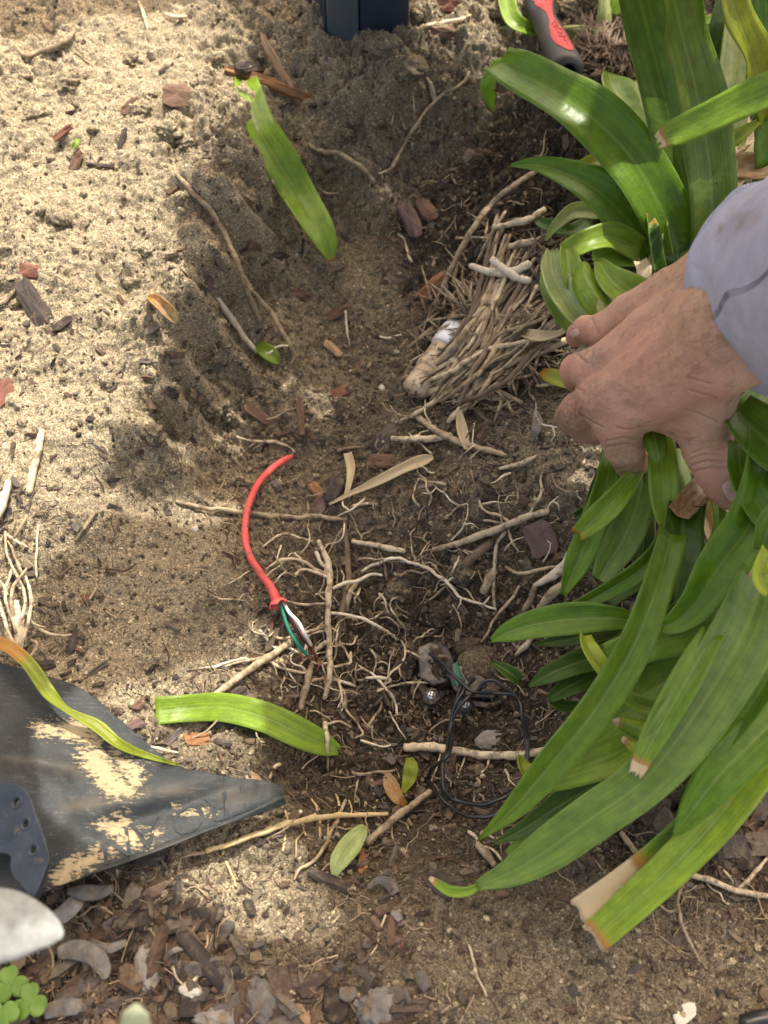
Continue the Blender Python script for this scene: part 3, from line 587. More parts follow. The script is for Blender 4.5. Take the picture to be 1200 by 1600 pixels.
# the clump gripped by the hand
plantB = empty('agapanthus_plant', P(1110, 760, .03), 'uprooted clump gripped by the hand, its long green leaves hanging towards the bottom', 'plant', 'strap leaved clumps')
B_ = [
 ([(1032,665,9.5,40),(1034,720,9.5,50),(1037,775,9,50),(1042,815,8.2,34),(1050,850,7.4,3)], 'l', dict(fold=.2, seed=61)),
 ([(1018,655,11,30),(1022,680,11.6,42),(1027,702,11.6,38),(1028,717,11.4,22),(1028,724,11.2,5)], 'm', dict(fold=-.15, seed=62)),
 ([(958,670,6,26),(950,745,6,40),(928,820,5,50),(902,880,4,46),(880,930,3,10)], 'g', dict(fold=.25, seed=63)),
 ([(1012,715,7,10),(985,750,8,30),(955,787,8,42),(925,815,7,40),(903,835,6,26)], 'l', dict(fold=.35, tilt=.15, seed=64, dead=[(0, 0), (.9, 0), (1, .6)], cutend=.002)),
 ([(1008,720,6,30),(998,780,6,56),(975,840,5.4,62),(948,885,4.4,46),(935,906,4,26)], 'b', dict(fold=.25, seed=65)),
 ([(1055,780,7,30),(1035,850,8,36),(1000,890,8,34),(955,920,6.5,30),(905,945,5.5,20),(874,954,4.6,4)], 'g', dict(fold=.4, tilt=.2, seed=66)),
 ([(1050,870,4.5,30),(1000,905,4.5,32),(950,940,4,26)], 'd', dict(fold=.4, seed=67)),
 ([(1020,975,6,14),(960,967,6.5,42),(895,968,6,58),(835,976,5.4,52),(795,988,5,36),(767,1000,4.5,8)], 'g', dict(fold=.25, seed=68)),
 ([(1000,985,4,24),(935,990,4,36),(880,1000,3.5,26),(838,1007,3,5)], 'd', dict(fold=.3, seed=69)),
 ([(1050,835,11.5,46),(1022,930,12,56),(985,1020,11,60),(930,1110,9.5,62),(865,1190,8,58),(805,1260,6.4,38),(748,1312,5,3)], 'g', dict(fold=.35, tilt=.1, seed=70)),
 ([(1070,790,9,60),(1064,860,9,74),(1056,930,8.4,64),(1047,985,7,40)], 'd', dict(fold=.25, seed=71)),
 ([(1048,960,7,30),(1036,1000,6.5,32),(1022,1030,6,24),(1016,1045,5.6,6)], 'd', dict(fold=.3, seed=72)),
 ([(1192,640,14,60),(1196,720,15,80),(1176,810,14.6,92),(1120,890,13.6,84),(1085,945,12.6,60),(1050,975,12,36),(1018,976,11.6,4)], 'g', dict(fold=.4, tilt=.15, seed=73)),
 ([(1168,700,11,30),(1168,760,11.5,40),(1145,830,11.5,44),(1110,890,10,30)], 'd', dict(fold=.5, tilt=.5, seed=74)),
 ([(1195,900,14,90),(1162,990,14,112),(1110,1080,13.4,116),(1055,1160,12.4,106),(1000,1225,11.2,84),(930,1275,9.8,82),(860,1325,8,74),(800,1362,6.6,48),(745,1384,5.6,16)], 'b', dict(fold=.22, seed=75)),
 ([(752,1383,5.4,8),(730,1393,5.2,14),(705,1393,5,17),(685,1382,5,13),(671,1371,4.8,4)], 'l', dict(fold=.5, seed=76, dead=[(0, 0), (.75, .05), (.9, .8), (1, 1)])),
 ([(1115,990,14,40),(1075,1060,14,56),(1035,1130,13,50),(1008,1180,12.4,36),(994,1210,12,22)], 'm', dict(fold=.3, tilt=-.3, seed=77, dead=[(0, 0), (.75, .05), (.86, .75), (1, 1)], cutend=.002)),
 ([(1160,960,8,70),(1090,985,8,72),(1020,1005,7.4,66),(950,1030,6.4,56)], 'm', dict(fold=.2, seed=78)),
 ([(1120,1020,6.4,70),(1050,1060,6,86),(970,1110,5.4,86),(910,1160,4.8,80),(860,1205,4,60)], 'm', dict(fold=.2, seed=79)),
 ([(1000,1160,5.4,46),(945,1185,5.6,66),(890,1205,5.2,60),(845,1225,4.6,36),(825,1238,4.2,10)], 'l', dict(fold=.2, seed=80)),
 ([(1010,1180,3.6,50),(940,1220,3.6,56),(870,1262,3,44),(810,1300,2.2,24),(770,1318,1.8,4)], 'd', dict(fold=.3, seed=81)),
 ([(920,1215,2,40),(880,1260,2,60),(845,1310,1.6,70),(800,1345,1,40)], 'm', dict(fold=.2, seed=82, dead=[(0, 0), (1, .1)])),
 ([(1240,1095,12,70),(1185,1150,12,86),(1130,1205,11.4,80),(1090,1255,10.6,56),(1065,1290,10,26),(1052,1305,9.6,4)], 'g', dict(fold=.15, tilt=-.1, seed=83)),
 ([(1240,1130,9,70),(1180,1200,9,76),(1120,1280,8.4,72),(1050,1355,7.4,66),(985,1415,6.4,60),(928,1466,5.4,54)], 'l', dict(fold=.25, tilt=-.1, seed=84, dead=[(0, 0), (.93, 0), (1, .8)], cutend=.0013)),
 ([(1150,1220,7.4,50),(1085,1290,7.2,66),(1020,1350,6.6,68),(965,1390,6,62),(905,1428,5.2,56)], 'm', dict(fold=.2, tilt=.2, seed=85, dead=[(0, 0), (.42, 0), (.56, .5), (.62, .85), (1, 1.05)], cutend=.0013)),
 ([(1240,1000,12,50),(1180,1060,11.4,56),(1130,1110,10.4,40),(1095,1150,9.4,20)], 'b', dict(fold=.4, seed=86)),
 ([(1240,1035,11,60),(1190,1085,11,72),(1140,1125,10,44),(1098,1165,9,4)], 'o', dict(fold=.3, seed=87, dead=[(0, .12), (1, .05)])),
 ([(913,993,7.4,22),(918,1012,8,32),(932,1036,8,34),(950,1060,7.4,26)], 'y', dict(fold=.4, tilt=.4, seed=88, cutend=.001)),
 ([(970,1072,7.4,6),(985,1094,7.8,24),(1012,1106,7.8,30),(1045,1108,7.4,20),(1068,1104,7,4)], 'm', dict(fold=.5, seed=89)),
 ([(1040,1160,9,36),(1005,1140,9,36),(975,1130,8.6,26),(957,1126,8.4,8)], 'l', dict(fold=-.5, seed=90, dead=[(0, 0), (.65, 0), (.85, .9), (1, 1.1)])),
 ([(1020,1180,8.6,24),(990,1165,8.6,24),(972,1152,8.4,10)], 'y', dict(fold=-.5, seed=91, dead=[(0, 0), (.6, .2), (1, 1)])),
 ([(826,1072,2.8,5),(855,1055,3.6,30),(895,1038,4,42),(945,1022,4,46),(990,1010,3.6,30)], 'd', dict(fold=.25, seed=92)),
 ([(858,1092,2.2,14),(890,1072,2.8,34),(935,1052,3,40),(980,1035,3,30)], 'd', dict(fold=.3, seed=93)),
 ([(905,1098,1.2,6),(885,1104,1.4,20),(866,1096,1.8,20),(860,1080,2.2,10)], 'd', dict(fold=.5, seed=94)),
 ([(770,1035,.6,6),(795,1050,1.2,22),(812,1064,1.0,20)], 'd', dict(fold=.5, seed=95)),
 ([(812,1180,4,8),(816,1200,5,26),(830,1222,5,28),(850,1240,4.4,20)], 'o', dict(fold=.6, tilt=.5, seed=96)),
 ([(1150,640,15,60),(1180,672,15.6,84),(1210,700,16,96),(1260,740,16,90)], 'g', dict(fold=.35, seed=97)),
 ([(1152,690,13.4,30),(1160,740,14.4,50),(1185,790,15,60),(1230,840,15,60)], 'g', dict(fold=.3, seed=98)),
 ([(1200,860,17.6,30),(1190,905,17.6,50),(1202,925,17.4,40)], 'y', dict(fold=.5, tilt=.2, seed=99)),
 ([(1240,880,17.4,70),(1205,892,17.8,64),(1182,896,17.6,46),(1170,898,17.2,26)], 'y', dict(fold=-.6, seed=100, dead=[(0, 0), (.8, 0), (1, .9)])),
 ([(1058,805,9.6,40),(1076,785,9,44),(1092,768,8.6,44),(1108,755,8,40)], 'k', dict(fold=.25, seed=101, dead=[(0, .6), (1, .75)], cutend=.002)),
 ([(1100,755,7,20),(1120,790,7.4,24),(1122,830,7,26),(1105,865,6.4,22),(1082,900,5.6,14)], 'g', dict(fold=.4, tilt=.3, seed=102)),
 ([(1130,830,5,14),(1115,870,5,22),(1096,905,4.6,24),(1078,945,4,10)], 'k', dict(fold=.8, seed=103, dead=[(0, .95), (1, .8)])),
 ([(1085,770,4,30),(1110,820,4.4,40),(1125,860,4,40)], 'k', dict(fold=.8, seed=104, dead=[(0, .95), (1, .9)])),
 ([(1060,700,7,30),(1065,745,7.6,40),(1075,790,7,40)], 'p', dict(fold=-.6, seed=105)),
 ([(1200,610,13,60),(1170,640,13.6,50),(1140,660,13,30)], 'm', dict(fold=.3, seed=106)),
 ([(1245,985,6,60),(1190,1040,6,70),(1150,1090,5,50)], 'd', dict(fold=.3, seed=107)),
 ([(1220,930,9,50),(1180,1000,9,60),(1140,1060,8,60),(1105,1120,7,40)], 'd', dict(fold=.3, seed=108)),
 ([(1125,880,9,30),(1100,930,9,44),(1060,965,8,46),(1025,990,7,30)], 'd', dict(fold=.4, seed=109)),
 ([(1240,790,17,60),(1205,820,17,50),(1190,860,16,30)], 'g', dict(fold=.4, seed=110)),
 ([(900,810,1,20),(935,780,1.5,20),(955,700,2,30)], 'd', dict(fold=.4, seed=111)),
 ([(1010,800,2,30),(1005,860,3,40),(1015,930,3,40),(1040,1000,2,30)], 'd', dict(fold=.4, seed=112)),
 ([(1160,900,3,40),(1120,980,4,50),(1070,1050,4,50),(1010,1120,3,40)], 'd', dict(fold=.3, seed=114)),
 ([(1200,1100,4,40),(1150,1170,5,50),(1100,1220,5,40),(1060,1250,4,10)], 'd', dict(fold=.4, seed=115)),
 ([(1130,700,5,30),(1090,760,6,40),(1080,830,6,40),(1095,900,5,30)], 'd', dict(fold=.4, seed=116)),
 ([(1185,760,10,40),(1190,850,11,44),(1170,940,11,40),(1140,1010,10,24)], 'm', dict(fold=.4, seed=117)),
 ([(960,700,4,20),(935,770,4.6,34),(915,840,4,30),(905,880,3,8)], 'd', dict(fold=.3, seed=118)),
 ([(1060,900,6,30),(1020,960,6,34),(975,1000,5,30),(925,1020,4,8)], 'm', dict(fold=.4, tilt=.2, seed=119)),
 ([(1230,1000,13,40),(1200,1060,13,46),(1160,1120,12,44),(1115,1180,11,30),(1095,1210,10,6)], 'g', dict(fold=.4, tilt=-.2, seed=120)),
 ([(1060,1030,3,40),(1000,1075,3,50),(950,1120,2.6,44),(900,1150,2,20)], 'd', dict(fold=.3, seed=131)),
 ([(1085,1330,4,20),(1140,1260,4.5,40),(1200,1190,5,50)], 'd', dict(fold=.3, seed=113)),
]
for c, col, kw in B_:
    kw['fold'] = kw.get('fold', .25)*1.35; leaf_obj('leaf', [(a, b, z, w_*.87) for a, b, z, w_ in c], col, plantB, **kw)
fibres('dry_sheath', plantB, 1110, 840, 26, 40, 120, .02, M_STRAW, (25, 60))

# loose leaves
def loose(name, label, cat, ctrl, col, **kw):                    # z in cm above the soil there
    c = [(a, b, (G(a, b)[2]*100+z), wd) for a, b, z, wd in ctrl]
    c0 = np.mean([P(q[0], q[1], q[2]/100) for q in c], axis=0)
    par = type('p', (), {'location': c0}); V, F, UV, dd = leaf_mesh(c, **kw)
    me = me_from(name, V-c0, F, M_LEAF); uvl = me.uv_layers.new(name='uv'); li = np.empty(len(me.loops), np.int32); me.loops.foreach_get('vertex_index', li)
    uvl.data.foreach_set('uv', UV[li].astype(np.float32).ravel()); vattr(me, 'dead', dd)
    o = link(name, me, None, c0); k = GREENS[col]; o.color = (*k, 1); return tag(o, label, cat)
loose('cut_leaf', 'bright green strap leaf standing out of the sand bank below the dark post', 'leaf', [(384,125,.6,34),(398,190,1.0,56),(430,245,2.4,58),(462,298,3.4,54),(490,345,4,50),(508,378,4,36),(518,408,3.8,10)], 'l', fold=.35, tilt=.1, seed=121, dead=[(0, 0), (.93, 0), (1, .6)])
loose('cut_leaf', 'glossy green strap leaf lying across the sand above the spade tip', 'leaf', [(243,1112,.8,44),(290,1108,1.0,42),(350,1106,1.1,46),(410,1120,1.6,48),(465,1145,2.2,46),(505,1163,2.4,36),(529,1172,2.2,16)], 'l', fold=.2, tilt=.1, seed=122, cutend=.0015)
loose('twisted_leaf', 'narrow yellow green leaf twisting along the upper edge of the spade blade', 'leaf', [(-20,1000,3.2,20),(12,1012,5,22),(45,1040,5.4,20),(75,1083,5,20),(105,1110,4.6,10),(150,1135,4.4,20),(185,1163,3.8,16),(225,1180,3,10),(278,1195,2.4,4)], 'o', fold=.5, tilt=.4, seed=123, dead=[(0, .55), (.2, .45), (.3, 0), (1, 0)])
loose('leaf_scrap', 'small rounded green leaf scrap in the hole beside the white root end', 'leaf', [(402,538,.5,10),(415,548,.8,24),(430,560,1.0,20),(438,566,.9,5)], 'm', fold=.3, seed=124)
loose('leaf_scrap', 'yellow leaf tip sticking out from under the middle finger', 'leaf', [(845,580,1.5,10),(862,588,2,26),(885,596,2.4,28),(910,602,2.4,24)], 'y', fold=.3, seed=125, dead=[(0, .5), (.3, .3), (1, .25)])
loose('dry_leaf', 'mottled pale green dry leaf standing beside the orange bark strip', 'leaf', [(522,1368,.8,10),(530,1345,1.6,30),(548,1320,2.2,34),(565,1298,2.6,20),(573,1292,2.6,4)], 'p', fold=.15, seed=126)
loose('dry_leaf', 'small spotted olive leaf under the black wires left end', 'leaf', [(640,1184,.5,10),(642,1200,.9,22),(638,1220,1,20),(630,1238,.7,6)], 'o', fold=.2, seed=127, dead=[(0, .1), (1, .2)])
loose('dry_leaf', 'yellowish spotted leaf half buried left of the olive leaf', 'leaf', [(606,1208,.4,8),(610,1225,.8,22),(620,1245,.9,20),(634,1258,.6,8)], 'y', fold=.2, seed=128, dead=[(0, .7), (1, .5)])
loose('dry_leaf', 'thin white dry leaf lying between root bundle and little finger', 'leaf', [(812,520,4.0,15),(838,526,4.2,18),(862,524,4,12),(890,514,3.2,3)], 'p', fold=.5, seed=129, dead=[(0, 1.1), (1, 1.1)])
loose('dry_leaf', 'small curled brown dry leaf perched on the sunny bank', 'leaf', [(232,464,.6,4),(243,470,1.2,16),(258,484,1.5,20),(270,497,1.0,14),(276,503,.8,5)], 'k', fold=1.0, seed=140, dead=[(0, .5), (1, .8)])
loose('leaf_scrap', 'tiny bright green leaf scrap on the upper left sand', 'leaf', [(122,217,.5,5),(119,224,.7,9),(114,231,.5,7)], 'l', fold=.3, seed=141)
loose('dry_leaf', 'dry purplish leaf curling in the litter right of the white pipe', 'leaf', [(795,580,1.6,5),(808,570,2,9),(822,562,2,16),(830,566,1.7,8)], 'k', fold=.9, seed=142, dead=[(0, .35), (1, .45)])
loose('dry_leaf', 'pale dry leaf hanging off the stubs left of the wrist', 'leaf', [(990,375,2,8),(1000,392,3,20),(1008,412,3,24),(1004,432,2.4,14)], 'p', fold=.9, seed=143, dead=[(0, .9), (1, .8)])
loose('straw_blade', 'long split straw blade lying in the middle of the hole', 'straw', [(514,788,.6,3),(550,770,.9,8),(590,752,1.1,14),(630,732,1.2,16),(660,720,1.2,18),(677,714,1.0,6)], 'p', fold=.4, seed=130, dead=[(0, .8), (1, 1.0)])
loose('straw_blade', 'short upright straw blade crossing the long split one', 'straw', [(543,708,1.4,12),(548,730,1.2,13),(546,752,1.0,9),(541,775,.8,6)], 'p', fold=.5, seed=131, dead=[(0, 1), (1, .9)])
loose('straw_blade', 'pointed tan straw blade below the root bundle', 'straw', [(719,640,1.4,5),(720,660,1.4,14),(724,680,1.3,16),(730,702,1.1,8)], 'k', fold=.4, seed=132, dead=[(0, .85), (1, .95)])

# ------------------------------------------------------------------ HAND (one continuous surface from a blended distance field)
def smin(a, b, k):
    h = np.clip(.5+.5*(b-a)/k, 0, 1); return b*(1-h)+a*h-k*h*(1-h)
def cone(Q, a, b, ra, rb):
    ba = b-a; l2 = ba@ba; t = np.clip(((Q-a)@ba)/l2, 0, 1)
    return np.linalg.norm(Q-a-t[..., None]*ba, axis=-1)-(ra+(rb-ra)*t)
def J(px, py, z, r):
    p = P(px, py, z/100); return p, r/ppm(px, py, z/100)
def chain(Q, js, k=.003):
    d = None; jj = [J(*j) for j in js]
    for (a, ra), (b, rb) in zip(jj[:-1], jj[1:]):
        c = cone(Q, a, b, ra, rb); d = c if d is None else smin(d, c, k)
    return d
PALM = [[(1112,428,20,46),(1050,462,16.6,42),(985,492,13.6,33),(945,516,11.8,26)],
        [(1110,462,20.5,50),(1020,520,16.4,44),(925,580,12.8,30)],
        [(1115,500,21,52),(1020,570,16.8,46),(938,628,13.2,34)],
        [(1120,545,20.5,54),(1040,605,16.2,48),(966,655,12.4,36)],
        [(1050,600,15.6,44),(1050,640,13.2,30)], [(1015,640,13.6,26),(1062,655,12.8,30)]]
FING = [[(940,518,11.4,26),(916,514,9.6,21),(903,522,7.2,17),(899,528,6.4,15)],
        [(922,578,12.4,31),(903,580,9.4,28),(905,590,6.6,25),(930,600,5,20)],
        [(936,626,12.6,34),(905,642,10,30),(893,652,7.6,26),(915,670,6.0,23),(930,676,5.6,20)],
        [(966,662,12,37),(976,700,9.6,31),(985,722,7.2,26),(1005,720,5.6,22)],
        [(1108,590,17,54),(1096,650,13.6,46),(1106,700,11.8,37),(1120,737,10.8,31),(1133,762,10.2,27),(1140,776,9.8,21)]]
FORE = [[(1110,440,20.0,48),(1215,415,21.5,52),(1320,395,29,58)],[(1128,575,19.6,46),(1235,525,21,54),(1340,480,29,60)],[(1112,505,21,56),(1220,468,22.5,62),(1330,435,30,68)]]
def build_hand():
    h = .00125; cor = np.array([P(a, b, z) for a in (850, 1240) for b in (340, 830) for z in (.035, .30)])
    lo = np.array([P(862, 700, .12)[0]-.02, P(1100, 800, .10)[1]-.01, .035]); hi = np.array([P(1200, 450, .22)[0]+.01, P(1100, 360, .2)[1]+.03, .275])
    ax = [np.arange(l, u, h) for l, u in zip(lo, hi)]
    # coarse pass, then evaluate near the surface only
    def field_at(Q):
        d = None
        for c in PALM:
            e = chain(Q, c, .004); d = e if d is None else smin(d, e, .009)
        for c in FORE:
            e = chain(Q, c, .005); d = smin(d, e, .012)
        f = None
        for i, c in enumerate(FING):
            e = chain(Q, c, .002 if i < 4 else .006); f = e if f is None else smin(f, e, .0012)
        return smin(d, f, .0075)
    ch = h*6; axc = [np.arange(l, u+ch, ch) for l, u in zip(lo, hi)]
    gx, gy, gz = np.meshgrid(*axc, indexing='ij'); Dc = field_at(np.stack([gx, gy, gz], -1))
    nx, ny, nz = [len(a) for a in ax]; F = np.full((nx, ny, nz), 1.0, np.float32)
    ci = [np.minimum(np.round((a-l)/ch).astype(int), len(c)-1) for a, l, c in zip(ax, lo, axc)]
    Du = Dc[np.ix_(*ci)]; near = np.abs(Du) < ch*1.1; F[:] = np.where(Du < 0, -1, 1)
    ii = np.argwhere(near); Q = np.stack([ax[0][ii[:, 0]], ax[1][ii[:, 1]], ax[2][ii[:, 2]]], -1)
    vals = np.concatenate([field_at(q) for q in np.array_split(Q, max(1, len(Q)//200000))]); F[near] = vals
    F[0] = F[:, 0] = F[:, :, 0] = 1; F[-1] = 1; F[:, -1] = 1; F[:, :, -1] = 1
    S = F < 0
    cs = np.zeros((nx-1, ny-1, nz-1), np.int8)
    for a in (0, 1):
        for b in (0, 1):
            for c in (0, 1): cs += S[a:nx-1+a, b:ny-1+b, c:nz-1+c]
    act = (cs > 0) & (cs < 8); idx = -np.ones(cs.shape, np.int64); cells = np.argwhere(act); idx[act] = np.arange(len(cells))
    acc = np.zeros((len(cells), 3)); cnt = np.zeros(len(cells))
    cornr = [(a, b, c) for a in (0, 1) for b in (0, 1) for c in (0, 1)]
    for p in cornr:
        for q in cornr:
            if sum(abs(x-y) for x, y in zip(p, q)) == 1 and p < q:
                fa = F[cells[:, 0]+p[0], cells[:, 1]+p[1], cells[:, 2]+p[2]]; fb = F[cells[:, 0]+q[0], cells[:, 1]+q[1], cells[:, 2]+q[2]]
                m = (fa < 0) != (fb < 0); t = np.where(m, fa/(np.where(m, fa-fb, 1)), 0)
                pt = np.array(p)+t[:, None]*(np.array(q)-np.array(p)); acc += np.where(m[:, None], pt, 0); cnt += m
    V = lo+h*(cells+acc/cnt[:, None]); Fq = []
    for axn in range(3):
        sh = [slice(1, None) if k != axn else slice(None) for k in range(3)]
        a = S[tuple(slice(0, -1) if k == axn else slice(None) for k in range(3))]; b = S[tuple(slice(1, None) if k == axn else slice(None) for k in range(3))]
        e = np.argwhere(a != b); o1, o2 = [(1, 2), (2, 0), (0, 1)][axn]
        e = e[(e[:, o1] > 0) & (e[:, o2] > 0)]; u1 = np.zeros(3, int); u1[o1] = 1; u2 = np.zeros(3, int); u2[o2] = 1
        qd = np.stack([idx[tuple((e-u1-u2).T)], idx[tuple((e-u2).T)], idx[tuple(e.T)], idx[tuple((e-u1).T)]], 1)
        ins = a[tuple(e.T)]; qd[~ins] = qd[~ins][:, ::-1]; Fq.append(qd)
    Fq = np.vstack(Fq); Fq = Fq[(Fq >= 0).all(1)]
    # smooth
    E = np.vstack([Fq[:, [0, 1]], Fq[:, [1, 2]], Fq[:, [2, 3]], Fq[:, [3, 0]]])
    def lap(V, n_, w_=.5):
        for _ in range(n_):
            A_ = np.zeros_like(V); c = np.zeros(len(V))
            for k in range(3): A_[:, k] = np.bincount(E[:, 0], V[E[:, 1], k], len(V))+np.bincount(E[:, 1], V[E[:, 0], k], len(V))
            c = np.bincount(E[:, 0], minlength=len(V))+np.bincount(E[:, 1], minlength=len(V)); V = V+w_*(A_/np.maximum(c, 1)[:, None]-V)
        return V
    V = lap(V, 5)
    # surface anatomy: tendons, veins, knuckle folds (by distance to lines lying on the back of the hand)
    px, py = PXY(V[:, 0], V[:, 1], V[:, 2])
    fn = np.cross(V[Fq[:, 1]]-V[Fq[:, 0]], V[Fq[:, 3]]-V[Fq[:, 0]]); N = np.zeros_like(V)
    for k in range(4):
        for c in range(3): N[:, c] += np.bincount(Fq[:, k], fn[:, c], len(V))
    N /= np.linalg.norm(N, axis=1)[:, None]+1e-12; up = np.clip((N@(CAM-V.mean(0)))/np.linalg.norm(CAM-V.mean(0)), 0, 1)
    def ld(line):
        d = np.full(len(V), 1e9); L = np.array(line, float)
        for a, b in zip(L[:-1], L[1:]):
            ba = b-a; t = np.clip(((px-a[0])*ba[0]+(py-a[1])*ba[1])/(ba@ba), 0, 1); d = np.minimum(d, np.hypot(px-a[0]-t*ba[0], py-a[1]-t*ba[1]))
        return d
    disp = np.zeros(len(V)); crease = np.zeros(len(V))
    for L, r, a in [([(1075,500),(1000,560),(935,610)], 9, .0011), ([(1085,535),(1020,590),(962,640)], 9, .0011), ([(1075,470),(1000,515),(935,560)], 8, .0008),
                    ([(1090,590),(1095,650),(1110,715)], 9, .0010), ([(1010,480),(985,520),(1000,560),(975,600)], 5, .0008), ([(1060,540),(1030,560),(1010,600),(1020,630)], 5, .0007), ([(1050,450),(1020,490),(990,500)], 4, .0006),
                    ([(958,652),(970,668)], 15, .0012), ([(930,618),(936,628)], 14, .0012), ([(916,575),(922,582)], 12, .0010)]:
        disp += a*np.exp(-(ld(L)/r)**2)
    for L, r, a in [([(952,600),(968,630),(1000,645)], 9, .0012), ([(935,560),(950,585)], 9, .0010), ([(1030,545),(1060,575),(1080,560)], 9, .0008)]:
        disp -= a*np.exp(-(ld(L)/r)**2)
    for L in [[(1080,718),(1100,710),(1130,712)],[(1082,728),(1105,720),(1136,722)],[(1088,737),(1110,731),(1138,732)],[(1084,708),(1104,700),(1132,700)],
              [(948,690),(975,684),(1002,690)],[(950,699),(978,694),(1003,699)],[(966,668),(985,672),(1002,668)],[(890,600),(912,612)],[(898,552),(915,566)],[(925,500),(935,520)],[(960,735),(985,728)],
              [(905,648),(925,660),(942,668)],[(1075,590),(1110,600)],[(1078,610),(1118,622)],[(1065,640),(1090,645),(1120,660)]]:
        e = np.exp(-(ld(L)/2.2)**2); crease = np.maximum(crease, e*.6); disp -= .00028*e
    V = V+N*(disp*up)[:, None]
    red = np.zeros(len(V))
    for (a, b, r) in [(962,658,26),(935,632,24),(915,590,20),(1000,560,45),(1118,760,30),(1040,640,40),(900,640,24),(888,575,18),(1095,590,40),(905,520,18)]:
        red = np.maximum(red, np.exp(-((px-a)**2+(py-b)**2)/(2*r*r)))
    grime = np.zeros(len(V))
    for (a, b, r, v) in [(900,640,30,.8),(875,655,22,.9),(925,560,20,.6),(910,545,16,.7),(975,735,24,.5),(1135,775,12,.5),(895,530,10,.5),(985,705,22,.35),(925,605,18,.6)]:
        grime = np.maximum(grime, v*np.exp(-((px-a)**2+(py-b)**2)/(2*r*r)))
    root = empty('person', P(1110, 500, .10), 'right hand in a lavender shirt sleeve reaching in from the right, gripping the leaves', 'person')
    me = me_from('body', local(V, root), Fq, M_SKIN); vattr(me, 'red', red); vattr(me, 'grime', grime); vattr(me, 'crease', -crease)
    body = link('body', me, root)
    tree = BVHTree.FromPolygons([tuple(v) for v in V], [tuple(map(int, f)) for f in Fq])
    # nails
    def nail(cx, cy, w_, l_, ang):
        K = 11; v = []; ok = True
        for i in range(K):
            for j in range(K):
                a = (i/(K-1)*2-1); b = (j/(K-1)*2-1); s_ = (1-.12*abs(b)**4)*math.sqrt(max(0, 1-.35*max(0, -b)**3))
                rr = 1.0
                X_ = a*w_*(math.sqrt(1-.45*b*b) if True else 1); Y_ = b*l_*(1-.15*a*a)
                qx = cx+X_*math.cos(ang)-Y_*math.sin(ang); qy = cy+X_*math.sin(ang)+Y_*math.cos(ang)
                d = Vector(ray(qx, qy)).normalized(); hit = tree.ray_cast(Vector(CAM), d)
                if hit[0] is None: hit = (Vector(P(qx, qy, .09)), Vector((0, 0, 1)))
                edge = max(abs(a), abs(b)); v.append(np.array(hit[0])+np.array(hit[1])*(.0007*(1-edge**6)-.0002))
        f = [(i*K+j, i*K+j+1, (i+1)*K+j+1, (i+1)*K+j) for i in range(K-1) for j in range(K-1)]
        link('fingernail', me_from('fingernail', local(v, root), f, M_NAIL), root)
    nail(1143, 767, 13, 18, math.radians(-25)); nail(898, 521, 6.5, 8, math.radians(60))
    # hairs
    parts = []; hs = np.random.default_rng(3)
    for k in range(3600):
        qx = hs.uniform(930, 1150); qy = hs.uniform(380, 690)
        e = (qx-1000)/150
        if hs.uniform() > .35+.65*e or inpoly(np.array(qx), np.array(qy), [(955,640),(1130,690),(1150,560),(1000,640)]): continue
        d = Vector(ray(qx, qy)).normalized(); hit = tree.ray_cast(Vector(CAM), d)
        if hit[0] is None: continue
        p = np.array(hit[0]); nrm = np.array(hit[1]); dr = P(qx-18+hs.normal(0, 9), qy+10+hs.normal(0, 10), p[2])-p; dr -= nrm*(dr@nrm); dr /= np.linalg.norm(dr)+1e-9
        L = hs.uniform(.005, .012); c = [p, p+dr*L*.5+nrm*.0012, p+dr*L+nrm*hs.uniform(.0, .0022)]
        parts.append(tube_geo(c, [.00011, .00010, .00005], 3, 0, False))
    Vh, Fh = join_geo(parts); hm = simple('arm_hair', (.66, .50, .30), (.36, .24, .13), 80, .5, .1)
    tag(link('arm_hair', me_from('arm_hair', local(Vh, root), Fh, hm), root), kind='stuff')
    # sleeve: rings along the arm, with a rolled hem
    rings = [((1238,450,21),170,216),((1258,446,22.4),174,220),((1320,434,26),186,228),((1420,412,32),196,232),((1540,380,40),204,236),((1680,340,52),210,240)]
    K = 96; Vs = []; UVs = []; cs_ = cr([[*P(*r_[0][:2], r_[0][2]/100), r_[1]/ppm(*r_[0][:2], r_[0][2]/100), r_[2]/ppm(*r_[0][:2], r_[0][2]/100)] for r_ in rings], 10)
    Cc = cs_[:, :3]; T = np.gradient(Cc, axis=0); T /= np.linalg.norm(T, axis=1)[:, None]
    M_ = len(Cc); stain = []; seam = []
    fr = np.random.default_rng(9)
    arcl = np.r_[0, np.cumsum(np.linalg.norm(np.diff(Cc, axis=0), axis=1))]
    def ring(i, off, uo):
        t = T[i]; a = np.cross(t, [0, 0, 1.]); a /= np.linalg.norm(a); b = np.cross(a, t)
        for k in range(K):
            th = 2*math.pi*k/K
            wob = 1+.016*math.sin(3*th+i*.16)+.012*math.sin(7*th-i*.30+.8*math.sin(i*.2))+.014*math.sin(2*th+i*.42)+.007*math.sin(13*th+i*.7)+(.006*math.sin(17*th+1) if i < 4 else 0)
            p = Cc[i]+a*math.cos(th)*(cs_[i, 3]*wob+off)+b*math.sin(th)*(cs_[i, 4]*.80*wob+off)
            Vs.append(p); UVs.append((k/K*.42, arcl[i]+(uo == 0)*off*0))
            q1, q2 = PXY(*p); stain.append(max(math.exp(-((q1-1158)**2+(q2-348)**2)/300), .8*math.exp(-((q1-1178)**2+(q2-338)**2)/160), .9*math.exp(-((q1-1125)**2+(q2-358)**2)/60)))
            s1 = abs(uo-2.2); seam.append(1.0 if s1 < .25 else 0)
    seq = [(6, -.0022), (3, -.0022), (1, -.0022), (0, -.0016), (0, 0), (0, .0006)]
    rows = []
    for i, off in seq: ring(i, off, 0); 
